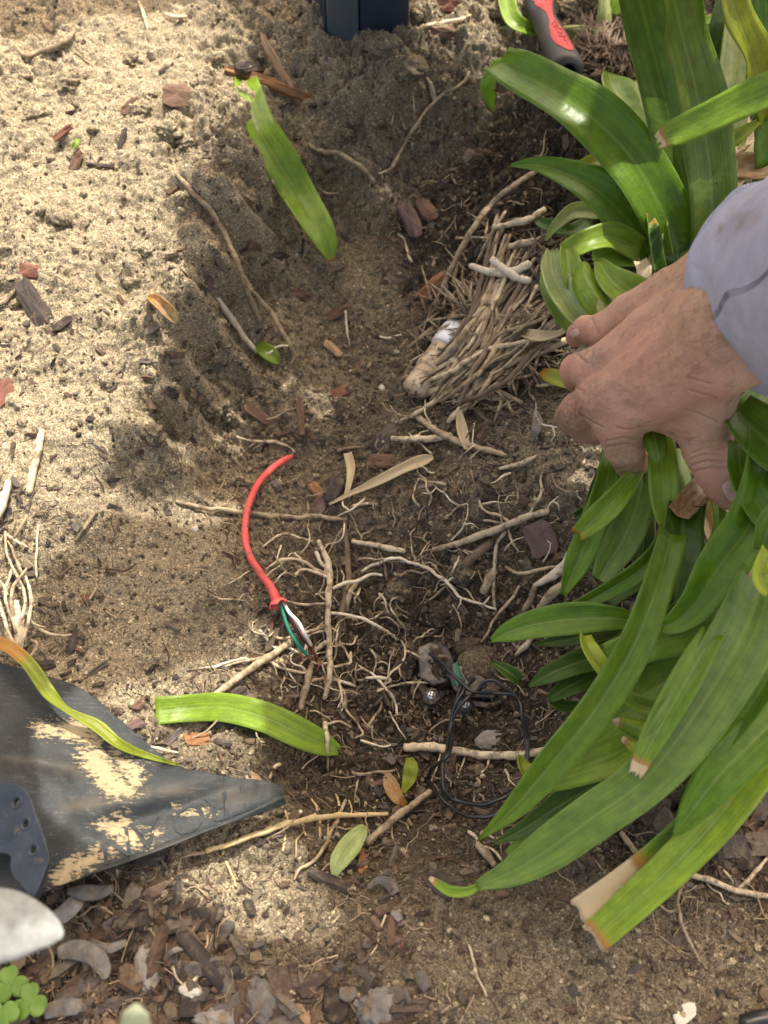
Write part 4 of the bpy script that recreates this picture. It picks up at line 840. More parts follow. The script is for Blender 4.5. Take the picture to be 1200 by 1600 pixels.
    for i in range(1, M_):
        bead = .0008 if i in (1,) else (-.0003 if i == 2 else 0)
        ring(i, bead, i)
    R_ = len(Vs)//K; Fs = [(r*K+k, r*K+(k+1) % K, (r+1)*K+(k+1) % K, (r+1)*K+k) for r in range(R_-1) for k in range(K)]
    me = me_from('shirt_sleeve', local(Vs, root), Fs, M_CLOTH); uvl = me.uv_layers.new(name='uv'); li = np.empty(len(me.loops), np.int32); me.loops.foreach_get('vertex_index', li)
    uvl.data.foreach_set('uv', np.array(UVs)[li].astype(np.float32).ravel()); vattr(me, 'stain', stain); vattr(me, 'seam', seam)
    slv = link('shirt_sleeve', me, root); ss = slv.modifiers.new('sub', 'SUBSURF'); ss.levels = ss.render_levels = 1
    # hem stitching: short thread stitches
    st = []
    for k in range(0, 150):
        pass
build_hand()

# ------------------------------------------------------------------ POST
def prism(outline_bottom, outline_top):
    n_ = len(outline_bottom); V = list(outline_bottom)+list(outline_top)
    F = [tuple(range(n_))[::-1], tuple(range(n_, 2*n_))]+[(i, (i+1) % n_, n_+(i+1) % n_, n_+i) for i in range(n_)]
    return np.array(V), F
def bevel_link(name, V, F, mat, parent, w_=.001, seg=2, loc=None):
    o = link(name, me_from(name, local(V, parent), F, mat, False), parent, loc)
    b = o.modifiers.new('bevel', 'BEVEL'); b.width = w_; b.segments = seg; b.limit_method = 'ANGLE'; b.angle_limit = .5
    o.data.polygons.foreach_set('use_smooth', [True]*len(o.data.polygons)); return o
def build_post():
    a = P(515, 82, .008); b = P(563, 82, .008); c = P(638, 80, .008)
    left = P(470, -10, .008); d0 = left-a; wdt = np.linalg.norm(c-a)
    dirl = d0/np.linalg.norm(d0)
    root = empty('fence_post', (a+c)/2*np.array([1, 1, 0]), 'dark blue powder coated metal post set in the sand at the top of the picture', 'post')
    def slab(p0, p1, depthv, z0, z1): return prism([np.array([*q[:2], z0]) for q in (p0, p1, p1+depthv, p0+depthv)], [np.array([*q[:2], z1]) for q in (p0, p1, p1+depthv, p0+depthv)])
    dv = dirl*wdt*.75
    V, F = slab(a, b-np.array([.0006, 0, 0]), dv, -.06, 0.62); bevel_link('face_panel', V, F, M_POST2, root, .0018)
    V, F = slab(b+np.array([.0006, .003, 0]), c+np.array([0, .003, 0]), dv*.92, -.06, 0.62); bevel_link('face_panel', V, F, M_POST, root, .0012)
    V, F = prism([np.array([*(a+dv*.04-np.array([.002, 0, 0]))[:2], -.06]), np.array([*(a+dv*.06)[:2], -.06]), np.array([*(a+dv)[:2], -.06]), np.array([*(a+dv-np.array([.002, 0, 0]))[:2], -.06])],
                 [np.array([*(a+dv*.04-np.array([.002, 0, 0]))[:2], 0.62]), np.array([*(a+dv*.06)[:2], 0.62]), np.array([*(a+dv)[:2], 0.62]), np.array([*(a+dv-np.array([.002, 0, 0]))[:2], 0.62])])
    bevel_link('side_panel', V, F, M_POST, root, .0006)
build_post()

# ------------------------------------------------------------------ SPADE
def text_flat(s, size, extrude=0.0, res=3):
    cu = bpy.data.curves.new('t', 'FONT'); cu.body = s; cu.size = size; cu.extrude = extrude; cu.resolution_u = res; cu.align_x = 'CENTER'; cu.align_y = 'CENTER'
    o = bpy.data.objects.new('t', cu); COL.objects.link(o); bpy.context.view_layer.update()
    me = bpy.data.meshes.new_from_object(o.evaluated_get(bpy.context.evaluated_depsgraph_get())); bpy.data.objects.remove(o)
    V = np.array([v.co[:] for v in me.vertices]); F = [tuple(p.vertices) for p in me.polygons]; bpy.data.meshes.remove(me); return V, F
def drape(V, cx, cy, ang, sx, sy, tree, lift, depth, name, mat, parent, F, shear=0.0):
    """lay text (local x,y in px, z = thickness) over a surface"""
    out = []
    ca, sa = math.cos(ang), math.sin(ang)
    zs = V[:, 2]; zmax = zs.max() if len(zs) else 1
    for v in V:
        x = v[0]*sx+v[1]*shear*sy; y = -v[1]*sy
        qx = cx+x*ca-y*sa; qy = cy+x*sa+y*ca; d = Vector(ray(qx, qy)).normalized(); h = tree.ray_cast(Vector(CAM), d)
        if h[0] is None: h = (Vector(P(qx, qy, .02)), Vector((0, 0, 1)))
        nn = h[1] if h[1].z > 0 else -h[1]
        out.append(np.array(h[0])+np.array(nn)*(lift if v[2] > 0 else -depth))
    o = link(name, me_from(name, local(out, parent), F, mat, False), parent); return o
def build_spade():
    U = [(-90,1000,4.2),(0,1035,3.6),(60,1052,3.2),(130,1078,2.8),(200,1135,2.4),(270,1192,1.9),(330,1210,1.6),(400,1217,1.2),(444,1228,.8)]
    Lw = [(-90,1450,5.6),(10,1425,5.2),(75,1393,4.8),(140,1368,4.4),(200,1348,4.0),(270,1322,3.4),(340,1294,2.6),(410,1270,1.6),(446,1256,.9)]
    up = cr([P(a, b, z/100) for a, b, z in U], 36); lo = cr([P(a, b, z/100) for a, b, z in Lw], 36); n_ = len(up); K = 190
    t = np.linspace(0, 1, K)[None, :, None]; G_ = up[:, None]*(1-t)+lo[:, None]*t; s = np.linspace(0, 1, n_)[:, None]; tt = t[..., 0]
    px, py = PXY(G_[..., 0], G_[..., 1], G_[..., 2])
    def ridge(line, r):
        d = np.full(px.shape, 1e9); L = np.array(line, float)
        for a, b in zip(L[:-1], L[1:]):
            ba = b-a; q = np.clip(((px-a[0])*ba[0]+(py-a[1])*ba[1])/(ba@ba), 0, 1); d = np.minimum(d, np.hypot(px-a[0]-q*ba[0], py-a[1]-q*ba[1]))
        return np.exp(-(d/r)**2)
    G_[..., 2] += .004*np.sin(tt*math.pi)*(1-s*.6) + .0035*ridge([(-60,1178),(60,1192),(115,1204)], 16) + .0045*ridge([(140,1268),(230,1245),(330,1205)], 22)-.0035*ridge([(180,1290),(280,1262),(390,1225)], 14)+.003*ridge([(75,1393),(200,1348),(340,1294),(447,1246)], 7)
    G_[..., 2] += .0006*fbm(px/40, py/40, 3, 3)
    idx = np.arange(n_*K).reshape(n_, K); top = G_.reshape(-1, 3); bot = top-np.array([0, 0, .0022]); nv = len(top)
    F = [(idx[i, j], idx[i, j+1], idx[i+1, j+1], idx[i+1, j]) for i in range(n_-1) for j in range(K-1)]
    F = np.array(F)[:, ::-1]; F2 = F[:, ::-1]+nv
    rim = []
    bd = list(idx[0, :])+list(idx[1:, -1])+list(idx[-1, -2::-1])+list(idx[-2:0:-1, 0])
    for a, b in zip(bd, bd[1:]+bd[:1]): rim.append((b, a, a+nv, b+nv))
    Fa = np.vstack([F, F2, np.array(rim)])
    def poly(pg, soft=26.0):
        ins = inpoly(px, py, pg); d = np.full(px.shape, 1e9)
        for (x1, y1), (x2, y2) in zip(pg, pg[1:]+pg[:1]):
            ba = np.array([x2-x1, y2-y1]); q = np.clip(((px-x1)*ba[0]+(py-y1)*ba[1])/(ba@ba+1e-9), 0, 1); d = np.minimum(d, np.hypot(px-x1-q*ba[0], py-y1-q*ba[1]))
        return np.clip(.5+np.where(ins, d, -d)/soft*.5, -.6, 1.35)
    mud = np.full(px.shape, -.5)
    for pg in ([(52,1135),(80,1130),(120,1123),(150,1140),(162,1168),(110,1160),(95,1152),(60,1150)],[(118,1180),(150,1160),(172,1178),(185,1205),(205,1232),(222,1242),(180,1252),(160,1235),(140,1212),(128,1190)],
               [(172,1172),(200,1185),(228,1200),(222,1238),(205,1228),(186,1200)],[(150,1288),(195,1270),(200,1290),(235,1310),(205,1325),(178,1308)],[(80,1370),(100,1345),(140,1330),(170,1322),(182,1332),(150,1350),(110,1378),(82,1386)],
               [(230,1296),(258,1302),(238,1312)],[(272,1262),(305,1270),(290,1273)],[(316,1265),(338,1275),(320,1270)],[(200,1310),(235,1318),(190,1330)]):
        mud = np.maximum(mud, poly(pg))
    film = np.maximum(ridge([(-60,1185),(40,1195),(120,1205)], 14), np.maximum(ridge([(110,1262),(230,1240)], 12), ridge([(255,1240),(300,1236)], 9)))
    film = np.maximum(film, .8*ridge([(350,1245),(440,1235)], 20)); film = np.maximum(film, .6*ridge([(130,1375),(300,1315)], 9))
    root = empty('spade', P(100, 1230, .03), 'worn black steel spade blade with dried sand on it, lying at the lower left', 'spade')
    me = me_from('blade', local(np.vstack([top, bot]), root), Fa, M_STEEL); vattr(me, 'mud', np.r_[mud.ravel(), mud.ravel()*0]); vattr(me, 'film', np.r_[film.ravel(), film.ravel()*0])
    link('blade', me, root)
    tree = BVHTree.FromPolygons([tuple(v) for v in top], [tuple(map(int, f)) for f in F[:, ::-1]])
    V, Ft = text_flat('TROJAN', 1.0, .5); V[:, 2] = np.where(V[:, 2] > 0, 1, -1)
    drape(V, 278, 1284, math.radians(180-21), 70, 62, tree, .0007, .0005, 'embossed_lettering', M_STEEL, root, Ft, shear=.25)
    # tread plate with three holes, standing above the blade
    cu = bpy.data.curves.new('plate', 'CURVE'); cu.dimensions = '2D'; cu.fill_mode = 'BOTH'; cu.extrude = .0016; cu.bevel_depth = .0008; cu.bevel_resolution = 2
    o0 = P(20, 1310, .085); e1 = P(60, 1310, .085)-o0; e1 /= np.linalg.norm(e1); e2 = P(20, 1280, .085)-o0; e2 -= e1*(e2@e1); e2 /= np.linalg.norm(e2)
    k_ = 1/ppm(20, 1310, .085)
    def spl(pg, smooth=False):
        s_ = cu.splines.new('POLY'); s_.points.add(len(pg)-1); s_.use_cyclic_u = True
        for p_, (a, b) in zip(s_.points, pg): p_.co = ((a-20)*k_, -(b-1310)*k_, 0, 1)
    spl([(-90,1222),(8,1228),(22,1233),(34,1243),(44,1258),(60,1288),(76,1316),(86,1336),(88,1346),(84,1362),(77,1388),(73,1394),(66,1392),(44,1374),(33,1364),(27,1352),(26,1338),(18,1332),(4,1330),(-20,1332),(-90,1350)])
    for hx, hy, hr in ((18,1256,6.5),(40,1290,6),(60,1329,6)): spl([(hx+hr*math.cos(q*math.pi/9), hy+hr*1.15*math.sin(q*math.pi/9)) for q in range(18)])
    o = bpy.data.objects.new('p', cu); COL.objects.link(o); bpy.context.view_layer.update()
    me = bpy.data.meshes.new_from_object(o.evaluated_get(bpy.context.evaluated_depsgraph_get())); bpy.data.objects.remove(o)
    e3 = np.cross(e1, e2); V = np.array([v.co[:] for v in me.vertices]); Vw = o0+V[:, :1]*e1+V[:, 1:2]*e2+V[:, 2:]*e3+np.array([0, 0, 1])*(V[:, :1]*.25)
    F = [tuple(p.vertices) for p in me.polygons]
    pm = simple('blue_black_steel', (.035, .045, .06), (.07, .08, .10), 60, .35, .2, metal=.5, dirt=.06)
    link('tread_plate', me_from('tread_plate', local(Vw, root), F, pm, False), root)
    for hx, hy, hr in ((18,1256,8.5),(40,1290,8),(60,1329,8)):          # raised rim of each hole
        ri = 24; vv = []
        for i in range(ri):
            for j in range(8):
                a = i/ri*6.2832; b = j/8*6.2832; rr = (hr+1.7*math.cos(b))*k_; x = (hx-20)*k_+rr*math.cos(a); y = -(hy-1310)*k_+rr*1.1*math.sin(a)
                vv.append(o0+e1*x+e2*y+e3*(.0024+1.2*k_*math.sin(b))+np.array([0, 0, 1])*(x*.25))
        ff = [(i*8+j, ((i+1) % ri)*8+j, ((i+1) % ri)*8+(j+1) % 8, i*8+(j+1) % 8) for i in range(ri) for j in range(8)]
        link('hole_rim', me_from('hole_rim', local(vv, root), ff, pm), root)
build_spade()

# ------------------------------------------------------------------ TROWEL HANDLE
def build_handle():
    rows = [(843,-40,2.0,22,19),(843,-10,2.3,22,19),(845,14,2.6,22.5,19),(852,36,2.9,19,18),(862,56,3.3,22,18),(871,76,3.8,24,20),(880,97,4.3,26.5,22),(884,106,4.5,27.5,23)]
    s = cr([[*P(a, b, z/100+.012), r1/ppm(a, b, z/100), r2/ppm(a, b, z/100)] for a, b, z, r1, r2 in rows], 8)
    C = s[:, :3]; T = np.gradient(C, axis=0); T /= np.linalg.norm(T, axis=1)[:, None]; K = 40; V = []
    def ringp(c, t, r1, r2, tear=0):
        a = np.cross(t, [0, 0, 1.]); a /= np.linalg.norm(a); b = np.cross(a, t)
        return [c+a*math.cos(2*math.pi*k/K)*r1*(1-tear*max(0, math.sin(2*math.pi*k/K)))+b*math.sin(2*math.pi*k/K)*r2*(1+tear*.4*max(0, math.sin(2*math.pi*k/K))) for k in range(K)]
    for i in range(len(C)): V += ringp(C[i], T[i], s[i, 3], s[i, 4])
    # rounded end turning to a face that looks up towards us, with the hollow socket
    e = C[-1]; fwd = T[-1]; q = P(893, 100, .075); nrm = (CAM-e)/np.linalg.norm(CAM-e)*.8+fwd*.75; nrm /= np.linalg.norm(nrm)
    r1, r2 = s[-1, 3], s[-1, 4]
    for u, sc in ((.30, .97), (.55, .86), (.68, .74)): 
        t = fwd*(1-u)+nrm*u; t /= np.linalg.norm(t); V += ringp(e+fwd*r1*(u*.75)+nrm*.001, t, r1*sc, r2*sc*.98)
    c1 = e+fwd*r1*.56+nrm*.0012
    V += ringp(c1+nrm*.0012, nrm, r1*.60, r2*.62, .25); V += ringp(c1+nrm*.0006, nrm, r1*.50, r2*.52, .3)
    R0 = len(V)//K
    F = [(r*K+k, r*K+(k+1) % K, (r+1)*K+(k+1) % K, (r+1)*K+k) for r in range(R0-1) for k in range(K)]
    root = empty('hand_tool', P(870, 70, .02), 'red and black rubber tool handle with a hollow end near the top edge', 'hand tool')
    V = np.array(V); link('grip', me_from('grip', local(V, root), F, M_RUBBER), root)
    Vh = ringp(c1+nrm*.0006, nrm, r1*.50, r2*.52, .3)+ringp(c1-nrm*.012, nrm, r1*.44, r2*.46, .3)+ringp(c1-nrm*.026, nrm, r1*.30, r2*.3, .3)
    Fh = [(r*K+k, r*K+(k+1) % K, (r+1)*K+(k+1) % K, (r+1)*K+k) for r in range(2) for k in range(K)]+[tuple(range(2*K, 3*K))]
    link('socket', me_from('socket', local(Vh, root), Fh, M_HOLE), root)
    tree = BVHTree.FromPolygons([tuple(v) for v in V], F)
    out = [(833,-20),(862,-20),(864,5),(863,18),(866,27),(874,38),(884,52),(893,68),(897,76),(895,79),(888,79),(878,75),(867,68),(860,58),(858,46),(857,32),(852,20),(842,12),(835,5)]
    nx, ny = 46, 110; gx = np.linspace(830, 900, nx); gy = np.linspace(-20, 82, ny); ids = {}; vv = []; ff = []
    GX, GY = np.meshgrid(gx, gy); ins = inpoly(GX, GY, out)
    o2 = np.array(cr(out+[out[0]], 3)); ins = inpoly(GX, GY, [tuple(q) for q in o2[:-1]])
    def vid(i, j):
        if (i, j) not in ids:
            d = Vector(ray(gx[i], gy[j])).normalized(); h = tree.ray_cast(Vector(CAM), d)
            if h[0] is None: return None
            nn = h[1] if h[1].dot(d) < 0 else -h[1]; ids[(i, j)] = len(vv); vv.append(np.array(h[0])+np.array(nn)*.0006)
        return ids[(i, j)]
    for j in range(ny-1):
        for i in range(nx-1):
            if ins[j, i] and ins[j+1, i] and ins[j, i+1] and ins[j+1, i+1]:
                q = (vid(i, j), vid(i, j+1), vid(i+1, j+1), vid(i+1, j))
                if None not in q: ff.append(q)
    gp = link('grip_inlay', me_from('grip_inlay', local(vv, root), ff, M_REDRUB), root)
    t2 = BVHTree.FromPolygons([tuple(v) for v in vv], ff)
    Vt, Ft = text_flat('TROJAN', 1.0, .5); Vt[:, 2] = np.where(Vt[:, 2] > 0, 1, -1)
    drape(Vt, 876, 51, math.radians(52), 12.0, 11.5, t2, .0005, .0003, 'embossed_lettering', M_REDRUB2, root, Ft, shear=.0)
    for k in range(16):
        x = 838+(k % 4)*7+(k//4 % 2)*3; y = -12+(k//4)*6.5; d = Vector(ray(x, y)).normalized(); h = t2.ray_cast(Vector(CAM), d)
        if h[0] is None: continue
        n_ = np.array(h[1]) if h[1].dot(d) < 0 else -np.array(h[1]); c = np.array(h[0]); a = np.cross(n_, [1, 0, 0]); a /= np.linalg.norm(a); b = np.cross(n_, a)
        vs = [c+n_*.0004+(a*math.cos(q*1.047)+b*math.sin(q*1.047))*.0007 for q in range(6)]; vs.append(c+n_*.0007)
        link('grip_dot', me_from('grip_dot', local(vs, root), [(q, (q+1) % 6, 6) for q in range(6)], M_REDRUB2), root)
build_handle()

# ------------------------------------------------------------------ ROOTS, STICKS, WIRES LYING ON THE SOIL
def on_soil(pts_, lift=0.0, nseg=5, wig=0.0, absz=False, follow=.75):
    """pts: (px, py, width px[, lift cm]) -> centreline and radii, resting on the soil"""
    out = []
    for q in pts_:
        a, b, w_ = q[:3]; l_ = (q[3] if len(q) > 3 else 0)/100+lift
        g = G(a, b, l_); out.append([*g, w_*.5/ppm(a, b, g[2])])
    s = cr(out, nseg); m = len(s)
    if wig and m > 4:
        d = np.gradient(s[:, :2], axis=0); d /= np.linalg.norm(d, axis=1)[:, None]+1e-9; nrm = np.stack([-d[:, 1], d[:, 0]], 1)
        ph = rng.uniform(0, 6.28, 3); t = np.r_[0, np.cumsum(np.linalg.norm(np.diff(s[:, :3], axis=0), axis=1))]
        wv = (np.sin(t*210+ph[0])+.6*np.sin(t*430+ph[1])+.4*np.sin(t*90+ph[2]))*wig*(1-np.exp(-np.minimum(np.arange(m), m-1-np.arange(m))/3.0)); s[:, :2] += nrm*wv[:, None]
        s[:, 2] += np.sin(t*170+ph[1])*wig*.7
    for i in range(m):                                          # never buried: push above the grain
        z = gh(s[i, 0], s[i, 1])+s[i, 3]*.55
        if s[i, 2] < z: s[i, 2] = s[i, 2]+(z-s[i, 2])*follow
    # relax
    for _ in range(3): s[1:-1, 2] = .5*s[1:-1, 2]+.25*(s[:-2, 2]+s[2:, 2])
    return s[:, :3], s[:, 3]
def strand(name, label, cat, lines, mat, group=None, sides=8, wob=.30, wig=.0004, lift=.0006, parent=None, kind=None):
    geos = [tube_geo(*on_soil(L, lift, wig=wig), sides, wob) for L in lines]
    V, F = join_geo(geos); c = V.mean(0) if parent is None else None
    o = link(name, me_from(name, V-c if parent is None else local(V, parent), F, mat), parent, c)
    return tag(o, label, cat, group, kind)
RG = None
strand('root', 'long tan root hanging down the sunny bank left of the hole', 'root', [[(275,270,7,.3),(300,300,9,.7),(330,330,9,1.2),(352,370,10,1.8),(375,420,9,1.8),(392,470,9,1),(408,505,8,.2)], [(330,335,3,.8),(318,330,2,.2),(302,335,2)]], M_ROOT)
strand('root', 'pale peeled root end bent over the edge left of the leaf scrap', 'root', [[(340,468,10,.6),(360,495,10,1.2),(382,527,9,1.4),(401,550,7,1)], [(400,549,4,1),(418,552,4,1),(434,542,3.4,1.2),(450,540,3,.8)]], M_ROOTWHITE)
strand('root', 'grey tan root with a torn papery end right of the leaf scrap', 'root', [[(390,452,8,.5),(405,468,8,1.2),(425,492,9,1.6),(445,525,8,1.4),(456,545,8,1.0)], [(456,545,8,1),(460,556,6,.8),(455,568,3,.4)], [(430,500,3,1),(442,512,2.4,1),(452,508,2)]], M_ROOT)
strand('root', 'crooked tan root poking out under the tip of the bark strip', 'root', [[(482,225,6,.2),(497,236,8,.8),(525,239,9,1.2),(552,252,8,1.6),(572,270,8,1.8),(586,285,7,1.4)]], M_ROOT)
strand('root', 'thin root rising diagonally across the sand wall below the post', 'root', [[(592,272,5,.8),(612,262,6,.8),(628,232,6,1.2),(645,203,6,1.4),(668,170,6,1.2),(690,150,6,1),(720,132,5,.8),(732,118,4,.8)], [(612,262,4),(600,270,4),(597,280,3)], [(725,130,5,.8),(730,120,6,1.2),(734,112,5,1.4)]], M_ROOT)
strand('root', 'pale forked root stub on the sand wall beside the diagonal root', 'root', [[(672,128,6,.8),(676,145,8,1),(680,162,6,.8)], [(660,110,4),(666,120,5),(672,130,5)]], M_ROOTPALE)
strand('root', 'long smooth root arching up from the hole towards the big leaves', 'root', [[(678,480,6,.3),(690,455,8,1.2),(708,415,9,2),(735,362,10,2.6),(770,318,9,2.6),(800,290,9,2.2),(835,270,9,1.4)], [(700,430,5,1.4),(690,455,4.5,1.2),(675,480,4,.8),(663,512,3.4,.5),(661,530,2.6,.2)]], M_ROOT)
strand('root', 'horizontal tan root running behind the red cable', 'root', [[(275,783,6,.1),(300,790,7,.4),(350,797,8,.5),(400,803,8,.5),(450,808,8,.5),(500,808,8,.4),(542,812,6,.2)], [(478,806,3.4),(482,795,3),(480,783,2.6)], [(350,790,3),(368,772,2.6),(375,750,2.4),(372,722,2.4)], [(330,785,3),(345,765,2.6),(352,745,2)], [(490,804,4),(497,795,3.6),(505,790,3)]], M_ROOT, wig=.0009)
strand('root', 'blunt pale root lying flat right of the branching root', 'root', [[(550,846,7,.6),(575,850,8,.8),(600,855,9,.8),(633,861,8,.6)], [(633,861,3,.6),(634,852,3,.9)]], M_ROOTPALE)
strand('root', 'stout pale root with forked side roots in the middle right', 'root', [[(676,858,7,.4),(700,854,9,.7),(735,842,11,1),(790,822,11,1.2),(820,808,11,1),(856,799,9,.8)], [(795,815,4.5,1.2),(780,805,5,1.2),(762,800,4.4,1),(752,793,4,.8),(749,782,3.4,.8)], [(790,818,4,1),(770,815,4,1),(755,813,3,.8)],
   [(828,803,5,1),(838,785,5,1),(846,768,4.6,1),(845,750,4,.8),(850,730,2.4,.6)], [(793,824,4.5,.8),(800,845,4,.8),(810,862,3,.5)], [(790,830,7,.8),(777,850,6,.8),(772,885,6,.8),(771,930,6,.5),(775,955,4,.2)]], M_ROOTPALE, sides=9)
strand('root', 'thick cream root tapering to a point beside the hanging leaves', 'root', [[(905,828,8,1.8),(898,855,13,1.8),(880,885,15,1.4),(858,903,14,1),(834,915,6,.6)]], M_ROOTWHITE, wig=.0003)
strand('root', 'brown root looping below the stout pale root', 'root', [[(870,885,5,.4),(840,890,6,.6),(812,897,6,.6),(790,885,5,.4)], [(812,915,5,.3),(800,935,5,.5),(785,953,5,.5),(770,970,4.6,.5),(762,990,4,.5),(752,1003,3,.4)]], M_ROOT)
strand('root', 'stubby root end pointing at the big leaf tip over the black box', 'root', [[(832,995,9,.6),(822,1008,10,.6),(806,1024,6,.3)]], M_ROOTPALE)
# the branching root and its side roots
br = empty('branching_root', G(512, 960), 'upright cream root with many short side roots between cable end and black box', 'root')
strand('main_root', None, None, [[(498,845,6,.8),(505,862,8,1.2),(513,882,10,1.6),(515,915,10,1.8),(512,960,10,1.8),(514,1000,10,1.4),(516,1040,9,1.2),(512,1075,9,1),(506,1092,7,.6)]], M_ROOTPALE, parent=br, sides=9)
for L in [[(512,888,6,1.4),(500,878,7,1.2),(494,862,6,1)], [(512,897,5,1.4),(492,888,5,1.2),(475,878,5,1.2),(455,873,5,1.2),(436,876,5,.8),(416,890,3.4,.4)], [(512,902,5,1.4),(495,895,5,1.2),(472,890,5,1),(462,898,5,.6)],
          [(488,846,5,.8),(470,841,5,1),(450,835,4.6,1),(434,837,4.6,.8),(410,855,3,.3)], [(474,882,4,1),(468,872,4,1),(460,864,3.4,.8)], [(510,943,4.4,1.4),(490,945,4.6,1.4),(470,944,4.4,1.4),(446,939,4,1.2)], [(508,885,3,1),(505,915,3,1),(498,928,3,.8),(508,938,3,1)],
          [(520,920,6,1.4),(540,911,6,1.6),(562,906,6,1.6),(580,898,5,1.4),(597,899,4,1.2)], [(516,958,5,1.4),(540,960,5,1.6),(570,968,5,1.6),(600,984,5,1.2),(622,1000,3,.6)], [(510,976,6,1.2),(490,985,6,1),(470,990,5,1),(445,998,5,.8),(430,996,4,.6),(419,983,3,.3)],
          [(467,1020,4,.6),(450,1013,4.6,.6),(428,1011,4.6,.6),(416,997,4,.5),(406,985,3,.3)], [(484,1052,4,.6),(455,1048,5,.6),(436,1042,5,.6),(414,1030,4.6,.6),(390,1031,4.4,.5),(350,1041,3,.3)], [(510,1003,7,1.2),(500,1010,8,1.2),(492,1016,6,1)],
          [(516,1010,3.6,1),(530,1007,3.6,1),(540,1018,3.6,.8),(546,1030,4,.8)], [(520,1042,4.6,.6),(537,1040,4.6,.8),(547,1035,5,.8),(548,1020,5,.8)], [(520,1062,5,.5),(540,1066,5,.6),(555,1072,4,.5)], [(486,1034,3.6,.8),(500,1037,3.6,.8),(512,1036,3.6,.8)],
          [(468,985,4,.8),(455,966,4,.8),(440,958,4,.5)], [(540,955,9,.5),(545,930,9,.6),(555,915,8,.6),(562,905,7,.8)], [(508,1060,5,.6),(490,1062,5,.6),(478,1070,4,.4)]]:
    strand('side_root', None, None, [L], random.choice([M_ROOTPALE, M_ROOTPALE, M_ROOTWHITE, M_ROOT]), parent=br, sides=7, wob=.18)
strand('root', 'knobbly root standing just left of the branching root foot', 'root', [[(487,1038,9,.8),(481,1060,11,.8),(475,1085,11,.6),(470,1108,8,.2)], [(474,1095,4),(480,1108,3),(478,1125,2)]], M_ROOT)
strand('root', 'grey stick slanting from the wire ends to the glossy cut leaf', 'root', [[(322,1096,10,.6),(370,1060,12,.9),(415,1030,13,1),(455,1003,11,.6)]], M_ROOT, wig=.0003)
strand('root', 'dark rough root rising behind the branching root', 'root', [[(527,1000,9,.2),(533,960,12,.4),(540,930,12,.5),(545,890,10,.4),(540,840,9,.3),(538,810,7,.2)]], M_ROOTDARK)
strand('root', 'thin white root curving right from the branching root to the clods', 'root', [[(565,893,4.4,.8),(585,882,4.6,1),(612,873,5,1.2),(645,878,5,1.2),(672,892,5,1.2),(695,906,5,1.1),(712,928,5,1),(740,940,4.6,.8),(775,952,3.4,.5)], [(700,908,3.4,1),(715,900,3.4,1),(728,902,3,.8),(742,900,2)], [(755,946,3,.6),(762,935,3,.6),(766,931,2)], [(720,934,2.6,.8),(718,945,2.4,.5),(715,952,2)]], M_ROOTWHITE, wig=.0008)
strand('root', 'speckled cream root crossing under the black wires', 'root', [[(632,1168,13,.9),(670,1167,13,1.0),(710,1172,13,1),(750,1179,13,1),(790,1181,13,.9),(825,1178,13,.8),(870,1168,12,.8)], [(730,1176,3,.6),(722,1195,3,.4),(715,1215,3,.2)], [(765,1182,3.4,.6),(760,1200,3.4,.5),(750,1210,3,.2)], [(690,1173,3,.6),(682,1200,3,.4),(672,1225,2)]], M_ROOTPALE, wig=.0003, sides=11)
strand('root', 'straight straw coloured root with comb like side roots near the spade tip', 'root', [[(322,1330,8,1.2),(360,1318,9,1.2),(400,1304,10,1.2),(450,1287,10,1.2),(500,1277,9,1.2),(550,1274,8,1),(606,1272,6,.5)], [(452,1286,4),(446,1268,4),(430,1250,3)], [(490,1278,4),(495,1262,4),(486,1248,3)], [(530,1273,5),(530,1255,4.4),(525,1240,3.4)],
   [(355,1318,4),(348,1338,4.4),(365,1370,4),(368,1385,3)], [(443,1290,4),(445,1305,4),(442,1330,3)], [(500,1280,4),(500,1300,4),(498,1318,3)], [(514,1278,3.4),(512,1300,3.4),(516,1315,3)], [(470,1284,3.4),(478,1305,3)], [(548,1272,3.4),(550,1262,3),(545,1250,2.4)]], simple('straw_root_skin', (.66, .52, .28), (.52, .38, .18), 120, .6, .3, dirt=.12), wig=.0004)
strand('root', 'wavy root dropping from the straw coloured root to the dark chip', 'root', [[(540,1250,5,.6),(530,1275,6,.6),(520,1295,6,.5),(508,1320,6,.5),(492,1345,6,.5),(470,1356,5,.4),(460,1374,4,.2)]], M_ROOT)
strand('root', 'stout root slanting up to the right below the spotted leaves', 'root', [[(573,1316,11,.8),(600,1293,12,1),(625,1272,12,1),(650,1254,11,1),(673,1236,9,.8)], [(620,1280,3),(637,1290,3.4),(637,1304,3)], [(595,1300,3),(580,1320,3),(576,1335,2.4)], [(612,1290,3),(614,1310,3),(625,1330,2.4)], [(600,1300,3),(625,1303,3)]], M_ROOT, sides=9)
strand('root', 'branching root lying across the lower right corner', 'root', [[(1045,1356,8,.4),(1080,1366,9,.6),(1120,1380,10,.6),(1160,1394,10,.5),(1215,1402,9,.4)], [(1150,1390,6),(1172,1372,6,.8),(1190,1350,6,.8),(1210,1330,5)], [(1150,1390,5),(1140,1372,4.6),(1120,1350,4)], [(1118,1370,4),(1120,1355,4),(1117,1342,3)]], M_ROOTPALE)
strand('root', 'thin root running down below the one in the lower right corner', 'root', [[(1072,1372,4,.2),(1060,1400,6,.5),(1060,1420,6,.4),(1072,1460,6,.4),(1093,1502,4,.2)], [(1060,1418,5),(1045,1424,5),(1028,1412,3)], [(1030,1462,2.6),(1055,1480,3),(1085,1498,2.4)]], M_ROOT)
strand('root', 'short wavy pale root on bare sand near the bottom edge', 'root', [[(732,1476,4,.2),(740,1500,5,.3),(746,1525,5,.3),(760,1556,3.4,.1)]], M_ROOTPALE)
